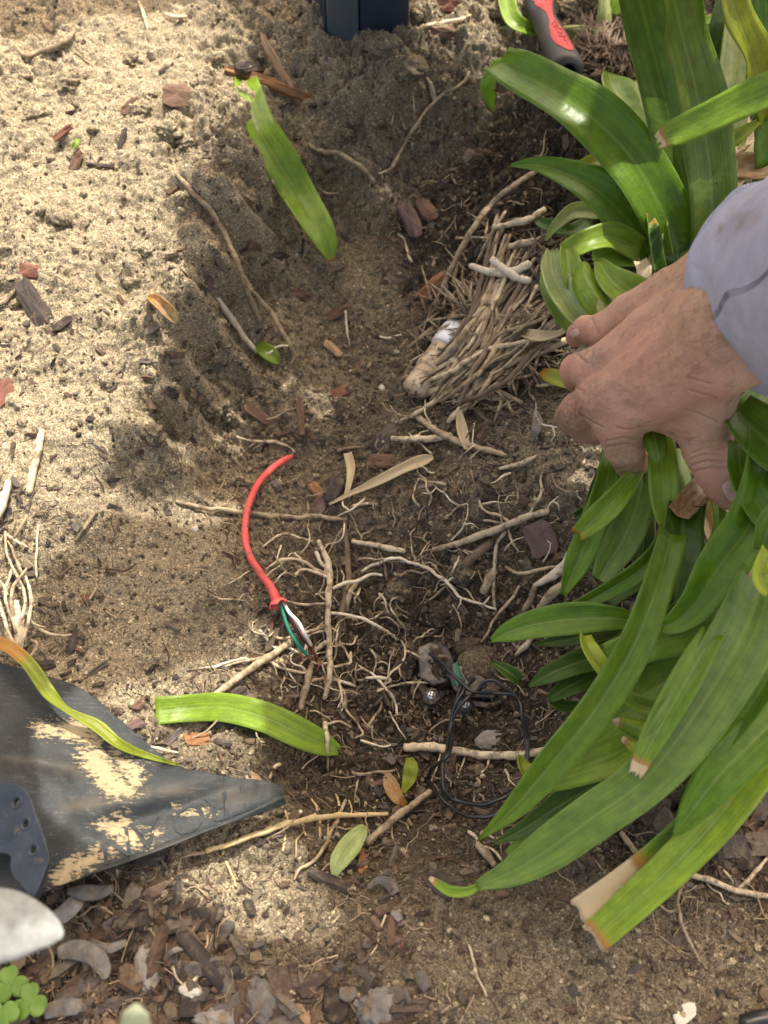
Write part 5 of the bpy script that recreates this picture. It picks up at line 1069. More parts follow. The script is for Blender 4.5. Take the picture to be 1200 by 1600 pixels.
strand('root', 'white bare stick at the left edge beside the pale upright root', 'root', [[(-20,835,12,.8),(0,795,13,.9),(10,768,13,.8),(13,752,9,.6)]], M_ROOTWHITE)
strand('root', 'pale upright root partly sunk in the sunny sand at the left', 'root', [[(66,672,10,.3),(60,700,12,.5),(52,735,12,.5),(46,770,11,.2)]], M_ROOTPALE, wig=.0003)
strand('root', 'thick stick lying under the tread plate at the lower left', 'root', [[(-30,1382,18,1),(10,1380,18,1),(50,1376,17,1)]], M_ROOT, wig=.0002)
strand('root', 'thin pale root over the dark clod beside the thin white curving root', 'root', [[(665,930,3),(680,925,3),(690,905,3),(720,925,2)]], M_ROOTPALE)
strand('root', 'crooked pale rootlet left of the black valve block', 'root', [[(600,1070,3,.3),(612,1050,3.4,.4),(628,1035,3.4,.4),(634,1018,3.4,.5),(627,1000,3,.5)]], M_ROOTPALE)
strand('root', 'thin pale root crossing from the soil to the black box', 'root', [[(590,1080,4,.4),(620,1070,4,.6),(660,1066,4,1),(700,1064,3,1.2)], [(655,1068,3,.6),(648,1080,3,.5),(645,1092,2.6,.4)], [(668,1052,2.6,.8),(658,1060,2.6,.8),(650,1068,3)]], M_ROOTPALE)
strand('root', 'curved white rootlet below the branching root foot', 'root', [[(530,1070,4,.3),(538,1085,4.4,.5),(542,1110,4.4,.5),(558,1130,4,.4),(567,1145,3.4,.3),(556,1153,3,.2)]], M_ROOTPALE)
strand('root', 'forked pale rootlet tangle right of the branching root foot', 'root', [[(560,1040,3.4),(585,1056,4.4,.5),(605,1078,5,.6),(618,1100,5,.5),(620,1115,4,.3)], [(570,1060,4,.5),(590,1058,6,.7),(610,1062,4,.6),(600,1070,4,.5)]], M_ROOTWHITE)
strand('root', 'torn papery root hanging over the tip of the glossy cut leaf', 'root', [[(508,1130,8,1.8),(510,1150,8,3.2),(512,1175,4.4,2.6),(512,1204,3,.8)], [(508,1132,4,1.6),(530,1128,4,1.2),(548,1136,3,.6)]], M_ROOTPALE)
strand('root', 'slender twig with fine branches in the soil above the red cable', 'root', [[(370,682,3,.3),(395,690,4,.5),(425,690,5,.6),(450,697,4,.4)], [(400,690,3),(388,700,2.6)], [(415,690,3.4,.6),(400,698,3),(395,704,2.6)], [(440,694,3),(455,700,2.6),(460,706,2)]], M_ROOTPALE)
for lab, L, mt in [('short white rootlet standing in the middle of the sand slope', [[(540,485,3.4,.3),(541,505,4,.5),(545,530,3,.3),(546,541,2)]], M_ROOTWHITE), ('short white rootlet lying level right of the standing rootlet', [[(585,522,2.4,.2),(600,527,3,.3),(615,527,4,.4),(627,523,3,.3)]], M_ROOTWHITE),
   ('forked hairy rootlet on the sand wall between post and hole', [[(612,195,2.4,.6),(618,180,3,.9),(630,176,3.6,1),(637,190,3,.6)], [(625,178,3,.9),(620,190,2.4,.6),(634,202,2,.4)], [(628,176,2.6,.9),(640,172,2.4,.6),(648,178,2,.4)]], M_ROOTPALE),
   ('thin level rootlet on the sand left of the sand wall', [[(500,296,2.4),(512,302,3.4,.4),(528,302,2.6,.2)]], M_ROOTPALE),
   ('forked pale twig across the upper left sand', [[(28,78,6,.3),(42,88,7,.5),(60,82,8,.6),(85,75,9,.8),(105,62,8,.6),(117,50,5,.3)], [(88,72,6),(98,80,6),(101,98,3)]], M_ROOT),
   ('slim tan root at the top edge above the sunny sand', [[(212,-8,4),(222,15,5,.5),(229,40,5,.5),(231,60,3)], ], M_ROOTPALE),
   ('level tan stick in the top sand right of the slim root', [[(258,22,6,.3),(275,27,7,.5),(292,26,5,.3)]], M_ROOTPALE),
   ('pale stick on the sunny sand right of the dark post', [[(662,42,5,.4),(690,36,7,.6),(720,30,6,.5),(735,24,4,.3)]], M_ROOTPALE),
   ('pale curved rootlet at the tip of the spade among sand', [[(208,1162,4),(235,1168,5,.5),(262,1172,5,.4),(278,1176,3)]], M_ROOTWHITE),
   ('thin white rootlet left of the stick on the shaded mound', [[(315,1044,3),(340,1040,4.4,.4),(375,1030,4.4,.4),(398,1032,3)]], M_ROOTWHITE),
   ('thin tan rootlet left of the red cable on shaded sand', [[(357,912,2),(375,902,3,.3),(390,892,2.6)]], M_ROOTPALE)]:
    strand('root', lab, 'root', L, mt)
# tuft of roots at the left edge above the spade
tuft = empty('root_tuft', G(30, 1020), 'tuft of pale stringy roots standing at the left edge above the spade', 'roots')
strand('main_root', None, None, [[(28,1030,11,.8),(30,1000,16,1.6),(28,960,12,2),(25,940,9,2)]], M_ROOTPALE, parent=tuft)
for L in [[(30,1015,6,1.5),(45,970,6,2),(48,930,6,1.6),(40,900,4,.8)], [(24,1010,5,1.6),(10,980,6,2),(2,950,6,1.6),(-6,930,5,1)], [(26,990,5,2),(18,950,6,2.2),(22,915,6,1.8),(42,888,4,.8)], [(28,980,6,2),(40,940,6,2),(30,905,5,1.4),(12,870,4,.8),(8,830,4,.5)], [(33,1000,5,1.6),(38,960,5,1.8),(52,975,5,1.2),(70,980,4,.6)],
          [(38,1030,5,1),(52,1020,6,1.2),(57,1005,6,1),(48,1000,5,.8)], [(20,970,5,2),(8,935,5,1.8),(14,905,5,1.2),(20,885,4,.6)], [(55,980,4,.6),(75,990,5,.8),(95,993,4,.6),(112,991,3,.2)], [(-10,900,4,.8),(5,915,5,1.2),(12,930,5,1.4)], [(42,915,4,.6),(30,885,5,.8),(20,860,4,.6),(12,845,3,.3)], [(58,905,3.4,.4),(56,870,4,.6),(60,820,3.4,.4)], [(20,845,5,.4),(32,825,6,.6),(42,805,4,.4)], [(10,835,4,.4),(25,845,5,.5),(42,855,4,.3)], [(118,845,4,.2),(130,828,6,.4),(145,805,6,.4),(152,800,4,.2)], [(80,862,5,.2),(83,875,5,.3)]]:
    strand('side_root', None, None, [L], random.choice([M_ROOTPALE, M_ROOT]), parent=tuft, sides=7)

TANGLE = []
rt = random.Random(77)
for k in range(95):
    x = rt.gauss(540, 85) if k < 70 else rt.uniform(640, 860); y = rt.gauss(985, 80) if k < 70 else rt.uniform(560, 900)
    a = rt.uniform(0, 6.28); w_ = rt.uniform(2.2, 5.0); L = []; st_ = rt.uniform(9, 17); lf = rt.uniform(.3, 1.6)
    for q in range(rt.choice([4, 5, 6, 7])):
        L.append((x, y, w_*max(.3, 1-.17*q), .2+lf*math.sin(q*.9))); a += rt.gauss(0, .38); x += math.cos(a)*st_; y += math.sin(a)*st_
    lines = [L]
    if rt.random() < .6:
        m = L[len(L)//2]; a2 = a+rt.choice([-1.1, 1.1]); lines.append([m, (m[0]+math.cos(a2)*st_*.8, m[1]+math.sin(a2)*st_*.8, w_*.6, m[3]*.7), (m[0]+math.cos(a2+.4)*st_*1.5, m[1]+math.sin(a2+.4)*st_*1.5, w_*.4, .2)])
    TANGLE.append((lines, rt.choice([M_ROOTPALE, M_ROOT, M_ROOTWHITE, M_ROOTPALE]), L[0][:2], 'pale' if k % 2 else 'pale'))
# ------------------------------------------------------------------ PVC PIPE AND ITS CAP, with the root bundle over it
def pipe_thing():
    z = -.062; a = P(648, 612, z-.006); b = P(700, 538, z+.004); c = P(722, 504, z+.010); root = empty('white_pipe', b, 'white domed pipe end on a muddy cream pipe under the root bundle', 'pipe')
    r = 23/ppm(700, 538, z); ax = (b-a)/np.linalg.norm(b-a); C = [a+(b-a)*t for t in np.linspace(0, 1, 14)]
    V, F = tube_geo(C, [r*.95]*14, 32, .02); link('pipe', me_from('pipe', local(V, root), F, M_PIPE), root)
    q = b+ax*.026; C = [b-ax*.006, b-ax*.0058]+[b+ax*t for t in np.linspace(0, .012, 5)]+[b+ax*(.012+r*1.05*math.sin(t)) for t in np.linspace(.1, 1.56, 14)]
    R = [r*.98, r*1.08]+[r*1.08]*5+[r*1.08*math.cos(t) for t in np.linspace(.1, 1.56, 14)]
    V, F = tube_geo(C, R, 36, 0); link('cap', me_from('cap', local(V, root), F, M_WHITE), root)
    for i in range(14):                                         # dried mud stuck on cap: small crumbs
        th = random.uniform(0, 1); p = b+ax*random.uniform(.0, .02)+np.array([random.uniform(-.4, .4)*r, random.uniform(-.3, .3)*r, r*1.02])
    # band joint on the pipe
    C = [a+(b-a)*t for t in (.42, .43, .52, .53)]; V, F = tube_geo(C, [r*.96, r*1.05, r*1.05, r*.96], 32, .01); link('joint_ring', me_from('joint_ring', local(V, root), F, M_PIPE), root)
pipe_thing()
strand('water_tube', 'small clear plastic tube end beside the white pipe cap', 'tube', [[(722,545,14,1.6),(735,528,14,2.2),(742,516,12,2.4)]], simple('cloudy_plastic', (.62, .64, .64), (.48, .48, .46), 60, .25, .1), wig=0, wob=0, sides=16)
bund = empty('root_bundle', G(760, 500), 'thick bundle of pale brown roots fanning from the plant base over the white pipe', 'roots')
rs = random.Random(5)
for k in range(120):
    u = rs.random(); ex = 655+u*90+rs.uniform(-12, 12); ey = 575+rs.uniform(0, 50)+u*15
    sx = 775+rs.uniform(0, 115); sy = 365+(sx-775)*1.1+rs.uniform(-35, 45)
    mx = (sx+ex)/2+rs.uniform(-30, 15); my = (sy+ey)/2+rs.uniform(-12, 42); w_ = rs.uniform(4, 9.5)
    lay = (k % 6)*.42
    if ((my-540)+(mx-690)*1.2) < 0: mx += 25; my += 15
    L = [(sx, sy, w_*.7, .8+lay), ((sx+mx)/2+rs.uniform(-10, 8), (sy+my)/2+rs.uniform(-6, 10), w_*.95, 1.4+lay), (mx, my, w_, 2.0+lay), ((mx+ex)/2-6, (my+ey)/2+rs.uniform(0, 14), w_*.95, 2.0+lay*.7), (ex, ey, w_*.6, .8+lay*.3)]
    if rs.random() < .35: L = L[:rs.choice([3, 4])]; L[-1] = (*L[-1][:2], w_*.6, L[-1][3])
    strand('root', None, None, [L], rs.choice([M_ROOT, M_ROOT, M_ROOT, M_ROOTPALE, M_ROOTDARK, M_ROOTDARK]), parent=bund, sides=8, wig=.0007)
fibres('fine_fibre', bund, 775, 500, 48, 55, 380, .030, M_ROOT, (20, 60)); fibres('fine_fibre', bund, 760, 520, 50, 55, 300, .026, M_ROOTDARK, (15, 45)); fibres('fine_fibre', bund, 850, 440, 25, 50, 200, .024, M_ROOTDARK, (15, 40))
for L, mt in [([(735,415,9,3.0),(765,425,12,3.4),(800,425,13,3.6),(828,412,12,3.2)], M_ROOTWHITE), ([(768,405,11,4.2),(790,422,13,4.4),(812,436,13,4.2),(828,438,10,3.8)], M_ROOTWHITE), ([(770,355,9,1.8),(800,350,10,2.2),(830,340,11,2.2),(850,328,10,1.6)], M_ROOTPALE), ([(785,388,9,2.4),(810,382,11,2.6),(845,375,11,2.2)], M_ROOTPALE),
              ([(630,592,8,.6),(650,583,11,1.6),(690,560,11,3.0),(725,520,11,3.6),(760,470,10,3.4),(790,425,9,2.6)], M_ROOT), ([(632,605,9,.6),(665,600,12,1.8),(700,580,12,3.0),(740,555,12,3.4),(800,545,11,3.0),(850,515,11,2.4),(885,488,10,2.0)], M_ROOT), ([(640,616,10,.6),(680,612,13,1.6),(720,590,13,2.6),(745,565,12,3.0),(790,562,12,2.8),(830,540,11,2.2),(880,500,10,1.8)], M_ROOT),
              ([(690,556,6,2.6),(720,568,10,3.4),(755,573,11,3.6),(790,560,10,3.2)], M_ROOTPALE), ([(640,565,2.4,1.0),(665,553,3.4,1.8),(690,550,4,2.6),(705,553,4,3)], M_ROOTPALE), ([(730,620,9,.8),(770,595,12,1.6),(820,560,12,1.8),(860,530,11,1.6)], M_ROOTPALE), ([(620,660,4,.4),(660,640,8,.8),(700,612,9,1.4),(730,600,8,1.6)], M_ROOTPALE),
              ([(712,372,4,.3),(740,372,3,.6),(765,372,4,.8)], M_ROOTPALE)]:
    strand('root', None, None, [L], mt, parent=bund, sides=9, wig=.0005)
for lab, L, mt in [('level pale stick below the root bundle', [[(612,685,9,.6),(645,686,11,.8),(675,685,11,.8),(705,680,9,.6)]], M_ROOTPALE), ('long grey stick slanting below the pointed straw blade', [[(650,650,9,.3),(680,672,11,.6),(720,692,11,.7),(760,702,10,.5),(790,712,7,.2)]], M_ROOT),
   ('flat peeled stick under the root bundle near the straw blade', [[(700,660,8,.6),(720,640,12,.9),(745,622,13,1.1),(785,620,12,.9),(800,622,8,.7)]], M_ROOTPALE), ('pale stick leading from the hand to the stout forked root', [[(780,733,5,.4),(800,728,8,.6),(820,722,8,.6),(840,712,5,.5)]], M_ROOTPALE),
   ('thick brown stick under the root bundle beside the dry sheath', [[(800,545,16,.6),(830,528,22,1),(865,505,20,1)]], M_ROOTDARK), ('grey twig standing diagonal above the root bundle', [[(745,410,5,.6),(758,385,7,1),(775,355,7,1),(790,330,5,.6)]], M_ROOT), ('rough dark stub beside the side roots of the stout root', [[(715,895,14,.4),(738,872,17,.8),(768,846,15,.6)]], M_ROOTDARK),
   ('brown stub below the stout root beside the leaves', [[(755,925,14,.4),(765,905,15,.6),(772,890,12,.4)]], M_ROOT), ('stub of root pointing down between soil and leaf base', [[(818,955,10,.3),(830,935,12,.6),(836,918,10,.5)]], M_ROOT), ('mossy stick end next to the hanging leaf tips', [[(842,950,12,.5),(865,925,15,.8),(890,905,14,.8)]], M_ROOT),
   ('stub of root under the long diagonal leaf tip', [[(745,1318,11,.6),(760,1335,13,.6),(772,1352,10,.4)]], M_ROOT), ('dead stick near the cut leaf ends at lower right', [[(970,1300,9,.3),(985,1320,10,.4),(1000,1340,9,.3)]], M_ROOT)]:
    strand('stick' if 'stick' in lab else 'root', lab, 'stick' if 'stick' in lab else 'root', L, mt)

# ------------------------------------------------------------------ CABLE
cab = empty('cable', G(395, 830, .004), 'short red cable with green, black, white and maroon wires at its lower end', 'cable')
cl, cw = on_soil([(456,713,7,.7),(444,719,10.5,.9),(422,735,11,1.1),(401,760,10.5,1.1),(386,798,10.5,1.2),(383,838,11,1.3),(390,868,11,1.3),(407,896,12,1.2),(423,918,13.5,1.4),(433,940,16,1.6)], .002, 8)
V, F = tube_geo(cl, cw, 20, .015); link('sheath', me_from('sheath', local(V, cab), F, M_REDCABLE), cab)
e = cl[-1]; t = cl[-1]-cl[-2]; t /= np.linalg.norm(t); a_ = np.cross(t, [0, 0, 1.]); a_ /= np.linalg.norm(a_); b_ = np.cross(a_, t); Vf = []
for r in range(4):
    for k in range(18):
        th = k/18*6.2832; rr = cw[-1]*(1+.16*r*(1+.3*math.sin(3*th))); jag = (.0015*math.sin(5*th+1)+.001*math.sin(9*th)) if r == 3 else 0
        Vf.append(e-t*.001+t*(.0016*r+jag)+a_*math.cos(th)*rr*1.15+b_*math.sin(th)*rr*.75)
Ff = [(r*18+k, r*18+(k+1) % 18, (r+1)*18+(k+1) % 18, (r+1)*18+k) for r in range(3) for k in range(18)]
fl = link('torn_sheath_end', me_from('torn_sheath_end', local(Vf, cab), Ff, M_REDCABLE), cab); so_ = fl.modifiers.new('s', 'SOLIDIFY'); so_.thickness = .0009
for nm, L, mt in [('green_wire', [(438,940,5,1.6),(443,960,5.4,1.8),(452,985,5.6,2.0),(464,1005,5.6,2.0),(480,1024,5,1.8)], M_GREENWIRE), ('white_wire', [(442,940,5,1.8),(452,957,5.6,2.4),(466,972,5.8,2.8),(477,992,5.8,2.8),(486,1008,5.4,2.4)], M_WHITEWIRE),
                  ('black_wire', [(440,940,5,1.6),(452,965,5,1.8),(464,985,5,1.8),(471,1005,5,1.8),(472,1018,4.6,1.6)], M_BLACKWIRE), ('maroon_wire', [(446,950,4.4,1.4),(460,975,4.6,1.6),(476,1000,4.8,1.8),(488,1016,4.6,1.8),(496,1030,4,1.6)], M_BROWNWIRE)]:
    c_, w_ = on_soil(L, .001, 8); V, F = tube_geo(c_, w_, 12, 0); link(nm, me_from(nm, local(V, cab), F, mt), cab)
    fr_ = []
    for k in range(7):
        tt = c_[-1]-c_[-2]; tt /= np.linalg.norm(tt); d = np.array([random.gauss(0, .35), random.gauss(0, .35), random.gauss(0, .15)])
        fr_.append(tube_geo(cr([c_[-1], c_[-1]+(tt+d*.5)*.004, c_[-1]+(tt+d)*random.uniform(.006, .010)], 3), [.00035]*7, 4, 0))
    V, F = join_geo(fr_); link('copper_strands', me_from('copper_strands', local(V, cab), F, M_COPPER), cab)

# ------------------------------------------------------------------ BLACK BOX WITH SCREWS AND WIRES
def lump(name, c, r, sq, mat, seed, amp=.25, parent=None, sub=3, color=None, fr=2.2):
    import bmesh
    bm = bmesh.new(); bmesh.ops.create_icosphere(bm, subdivisions=sub, radius=1); V = np.array([v.co[:] for v in bm.verts]); F = [tuple(v.index for v in f.verts) for f in bm.faces]; bm.free()
    n_ = fbm(V[:, 0]*fr+seed*3.1+V[:, 2]*1.7, V[:, 1]*fr-V[:, 2]*2.3+seed, seed, 4); V = V*(1+amp*n_)[:, None]*np.array(r)*1.0
    c_, s_ = math.cos(sq), math.sin(sq); V = V@np.array([[c_, s_, 0], [-s_, c_, 0], [0, 0, 1]])
    o = link(name, me_from(name, V+(np.array(c)-np.array(parent.location) if parent is not None else 0), F, mat), parent, None if parent is not None else c)
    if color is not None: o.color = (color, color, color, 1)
    return o
def box_thing():
    root = empty('valve_box', G(725, 1060), 'muddy black valve block with two steel screws sunk in the bottom of the hole', 'valve'); zb = G(725, 1060)[2]
    def pl(pg, z0, z1, nm, mat, bv=.002):
        V, F = prism([P(a, b, zb+z0) for a, b in pg], [P(a, b, zb+z1) for a, b in pg]); bevel_link(nm, V, F, mat, root, bv, 3)
    pl([(652,1012),(672,1003),(700,1010),(712,1040),(700,1066),(676,1072),(655,1058)][::-1], -.02, .009, 'block', M_PLASTIC)
    pl([(700,1055),(728,1020),(770,1018),(792,1040),(793,1068),(770,1092),(735,1090),(708,1078)][::-1], -.02, .012, 'block', M_PLASTIC)
    pl([(735,1092),(768,1096),(790,1086),(792,1098),(765,1108),(738,1104)][::-1], -.02, .006, 'block', M_PLASTIC)
    for x, y in ((674, 1088), (727, 1102)):
        c = P(x, y, zb+.004); r = 7.5/ppm(x, y, zb)
        C = [c+np.array([0, 0, q]) for q in (-.018, .002, .002)]; V, F = tube_geo(C, [r*1.75, r*1.75, r*1.6], 24, 0); s0 = link('screw_boss', me_from('screw_boss', local(V, root), F, M_PLASTIC), root)
        C = [c+np.array([0, 0, q]) for q in (.001, .0034, .0042, .0046)]; V, F = tube_geo(C, [r, r*.98, r*.75, r*.3], 24, 0); link('screw', me_from('screw', local(V, root), F, M_SCREW), root)
        for a in (.5, .5+math.pi/2):
            d = np.array([math.cos(a), math.sin(a), 0])*r*.6; w2 = np.array([-math.sin(a), math.cos(a), 0])*r*.14; zt = np.array([0, 0, .0048])
            V, F = prism([c-d-w2+zt*.8, c+d-w2+zt*.8, c+d+w2+zt*.8, c-d+w2+zt*.8], [c-d-w2+zt, c+d-w2+zt, c+d+w2+zt, c-d+w2+zt]); link('screw_slot', me_from('screw_slot', local(V, root), F, M_HOLE, False), root)
    pl([(706,1038),(715,1034),(722,1060),(716,1075),(709,1068)][::-1], .004, .016, 'green_connector', simple('green_plastic', (.02, .16, .10), (.05, .10, .07), 120, .4, .3, dirt=.3), .001)
    for i, (x, y, r, zz) in enumerate([(752,1038,.021,.010),(735,1010,.014,.006),(775,1050,.012,.009),(680,1020,.012,.004)]):
        o = lump('mud_cake', P(x, y, zb+zz), (r, r*.75, .006), .3*i, M_CLOD, 40+i, .35, root, 4, .8 if i else .66)
    o = lump('mud_cake', P(688, 1045, zb+.006), (.010, .013, .005), .5, M_CLOD, 48, .35, root, 4, .95)
    # bright sliver of paper caught under the wire
box_thing()
wir = empty('black_wires', G(740, 1130, .01), 'tangled thin black wires looping from the valve block over the cream root', 'wires')
for L in [[(668,1018,3.4,2.0),(690,1036,5.4,3.4),(715,1062,5.8,3.8),(740,1080,6,3.6),(770,1083,6,3.2),(800,1085,6,2.8),(812,1100,6,2.4),(817,1130,6,2.2),(823,1160,6,2.2),(824,1190,6,1.8)],
          [(745,1082,6,3),(756,1066,6,3.4),(772,1064,6,3.4),(795,1078,6,3),(812,1100,6,2.2),(820,1130,6,2),(826,1160,6,2),(820,1190,6,1.6)],
          [(742,1060,5,2.4),(728,1075,6,3.2),(712,1100,6,3.4),(704,1135,6,3),(699,1165,6,2.8),(692,1200,6,2.4),(694,1232,6,1.6),(715,1252,6,1.2),(755,1257,6,1),(790,1245,6,1),(812,1225,6,1)],
          [(760,1070,5,2.4),(735,1088,6,3.4),(712,1112,6,3.4),(702,1140,6,2.8),(706,1165,6,2.8),(695,1185,6,2.6),(676,1200,6,1.4),(668,1215,6,.6)],
          [(668,1218,6,.6),(685,1240,6,1),(705,1262,6,1),(735,1276,6.4,1),(765,1276,6.4,1),(790,1262,6,1),(815,1240,6,1)], [(725,1062,5,2.8),(718,1080,5.4,3.2),(712,1098,5,3)]]:
    c_, w_ = on_soil(L, .001, 9, .0003); V, F = tube_geo(c_, w_, 12, 0); link('wire', me_from('wire', local(V, wir), F, M_BLACKWIRE), wir)

# ------------------------------------------------------------------ CLODS, STONES
for x, y, r, mo, lab in [(725,890,.016,.62,'biggest soft clod of grey soil above the black valve block'), (622,925,.012,.6,'rounded clod of soil right of the branching root'), (615,955,.010,.62,'smaller clod just below the rounded one by the branching root'), (600,75,.017,.5,'crumbly clod leaning against the foot of the dark post'), (640,110,.018,.5,'wide clod of damp sand below the post right corner'),
    (555,190,.008,.5,'small clod stuck in the sand wall'), (545,210,.007,.5,'little clod below the one in the sand wall'), (775,18,.012,.35,'sandy clod beside the red tool handle'), (883,15,.014,.3,'sandy clod right of the red tool handle'), (220,170,.010,.1,'sunlit clod of sand left of the square bark chip'), (60,185,.016,.15,'pale sand clod near the left edge at the top'),
    (110,130,.012,.2,'rough clod among the forked twig tips'), (205,95,.010,.2,'low clod of dry sand above the small bark chips'), (265,205,.013,.1,'clod of sand under the square bark chip'), (290,225,.010,.1,'small clod at the brow of the bank'), (385,310,.012,.3,'clod at the bank edge beside the tall cut leaf'), (330,640,.012,.5,'shaded clod in the middle of the bank'), (240,680,.012,.5,'dark clod at the foot of the sunny bank'), (570,905,.011,.8,'dark clod tucked behind the side roots'),
    (690,960,.012,.85,'dark clod between wires and roots'), (230,390,.009,.05,'sunlit clod on the middle left sand')]:
    g = G(x, y); o = lump('soil_clod', g+np.array([0, 0, r*.15]), (r, r*random.uniform(.7, .95), r*random.uniform(.5, .7)), random.uniform(0, 3), M_CLOD, int(x), .45, None, 4, mo); tag(o, lab, 'clod')
CL = [lump('soil_clod', (0, 0, 0), (1, .85, .65), 0, M_CLOD, 60+k, .55, None, 3, .1) for k in range(6)]
CLM = [o.data for o in CL]
for o in CL: bpy.data.objects.remove(o)
CLODS = []
rq = random.Random(44)
while len(CLODS) < 120:
    x, y = rq.uniform(-40, 720), rq.uniform(-40, 760); wgt = .25 if x < 330 else .6
    if (x > 400 and y > 330) or (x > 380 and 140 < y) and rq.random() < .7: continue
    if abs(x-385) < 60 and y > 120 or y < 230 and x > 560: wgt = 1
    if rq.random() < wgt: CLODS.append((x, y, rq.uniform(.0025, .0075)))
for x, y, r, lab, mt, sq in [(93,340,(.014,.0095,.007),'sandy brown stone throwing a shadow on the sunny sand',M_CLOD,-.5), (768,1157,(.0135,.0085,.004),'flat pale grey stone below the valve block',M_STONE,.1), (233,1510,(.0095,.017,.006),'upright grey green speckled stone in the bottom mulch',M_STONE,.15), (298,1546,(.0075,.0045,.003),'small white stone in the bottom mulch',M_STONEW,-.2),
    (620,551,(.003,.0025,.002),'tiny white stone on the dark slope',M_STONEW,0), (305,828,(.003,.003,.0025),'tiny round white stone on the shaded sand',M_STONEW,0), (597,608,(.003,.004,.003),'tiny cream stone by the root bundle end',M_STONEW,.3), (408,1565,(.011,.014,.008),'wrinkled grey lump at the bottom edge',M_SILVERSM,.2), (592,1578,(.014,.013,.008),'crumpled grey leaf ball at the bottom edge centre',M_SILVERSM,.4),
    (345,1592,(.016,.008,.006),'grey wrinkled lump left of the bottom leaf ball',M_SILVERSM,0), (470,1000+270,(.002,.002,.002),'speck of white grit left of the speckled leaf',M_STONEW,0), (465,60,(.004,.003,.003),'bluish pebble at the foot of the bark strip',M_STONE,0)][:-1]:
    g = G(x, y); o = lump('stone', g+np.array([0, 0, r[2]*.4]), r, sq, mt, int(x)+1, .22 if mt != M_SILVERSM else .32, None, 4, .25, 2.0); tag(o, lab, 'stone')

# ------------------------------------------------------------------ BARK CHIPS
def chip_geo(rs, n_=None, L=1.0, Wd=.5, T=.12, rag=.16, strip=False):
    n_ = n_ or rs.choice([9, 10, 11]); o = []
    for k in range(n_):
        a = 2*math.pi*k/n_+rs.uniform(-.15, .15); p = .55 if not strip else .3
        x = math.copysign(abs(math.cos(a))**p, math.cos(a)); y = math.copysign(abs(math.sin(a))**p, math.sin(a))
        o.append((x*.5*L*(1+rs.uniform(-rag, rag)), y*.5*Wd*(1+rs.uniform(-rag, rag))))
    bend = rs.uniform(-.06, .10)*L
    V = [(x, y, -T/2+rs.uniform(-.15, .15)*T+bend*(2*x/L)**2) for x, y in o]+[(x*.93, y*.88, T/2+rs.uniform(-.25, .25)*T+bend*(2*x/L)**2) for x, y in o]+[(rs.uniform(-.1, .1)*L, rs.uniform(-.1, .1)*Wd, T/2+rs.uniform(-.2, .4)*T)]
    F = [(k, (k+1) % n_, n_+(k+1) % n_, n_+k) for k in range(n_)]+[(n_+k, n_+(k+1) % n_, 2*n_) for k in range(n_)]+[tuple(range(n_))[::-1]]
    return np.array(V), F
def hero_chip(rs, L, Wd, T):
    n_ = 14; o = []; bend = rs.uniform(-.03, .07)*L
    for k in range(n_):
        a = 2*math.pi*k/n_+rs.uniform(-.12, .12); x = math.copysign(abs(math.cos(a))**.5, math.cos(a)); y = math.copysign(abs(math.sin(a))**.6, math.sin(a))
        o.append((x*.5*L*(1+rs.uniform(-.13, .10)), y*.5*Wd*(1+rs.uniform(-.16, .12))))
    zz = lambda x, y: bend*(2*x/L)**2-.12*T*(2*y/Wd)**2+T*.22*math.sin(9*y/Wd+3*x/L)
    V = [(x*.96, y*.94, -T/2+zz(x, y)) for x, y in o]+[(x, y, rs.uniform(-.1, .3)*T+zz(x, y)) for x, y in o]+[(x*.62+rs.uniform(-.04, .04)*L, y*.6+rs.uniform(-.05, .05)*Wd, T*(.5+rs.uniform(-.10, .14))+zz(x*.6, y*.6)) for x, y in o]+[(0, 0, T*.5)]
    F = [(r*n_+k, r*n_+(k+1) % n_, (r+1)*n_+(k+1) % n_, (r+1)*n_+k) for r in range(2) for k in range(n_)]+[(2*n_+k, 2*n_+(k+1) % n_, 3*n_) for k in range(n_)]+[tuple(range(n_))[::-1]]
    return np.array(V), F
def place_on(o, x, y, z, yaw, scale, tiltj=.25):
    n_ = gnormal(x, y, .008); q = n_.to_track_quat('Z', 'Y').to_matrix()@Matrix.Rotation(yaw, 3, 'Z')@Matrix.Rotation(random.gauss(0, tiltj), 3, 'X')@Matrix.Rotation(random.gauss(0, tiltj*.6), 3, 'Y')
    o.rotation_euler = q.to_euler(); o.location = (x, y, z); o.scale = scale
def colour_bark(c1, c2): return simple('bark_piece', c1, c2, 1, .85, .8, .0015, stretch=(70, 500, 300), dirt=.25)
BK = dict(brown=colour_bark((.20, .115, .075), (.11, .065, .045)), red=colour_bark((.22, .088, .058), (.13, .06, .042)), grey=colour_bark((.15, .125, .115), (.085, .07, .065)), dark=colour_bark((.075, .058, .05), (.035, .028, .025)), tan=colour_bark((.50, .34, .19), (.32, .20, .11)), orange=colour_bark((.40, .20, .085), (.22, .10, .045)), purple=colour_bark((.17, .11, .10), (.10, .07, .065)))
rc = random.Random(21)
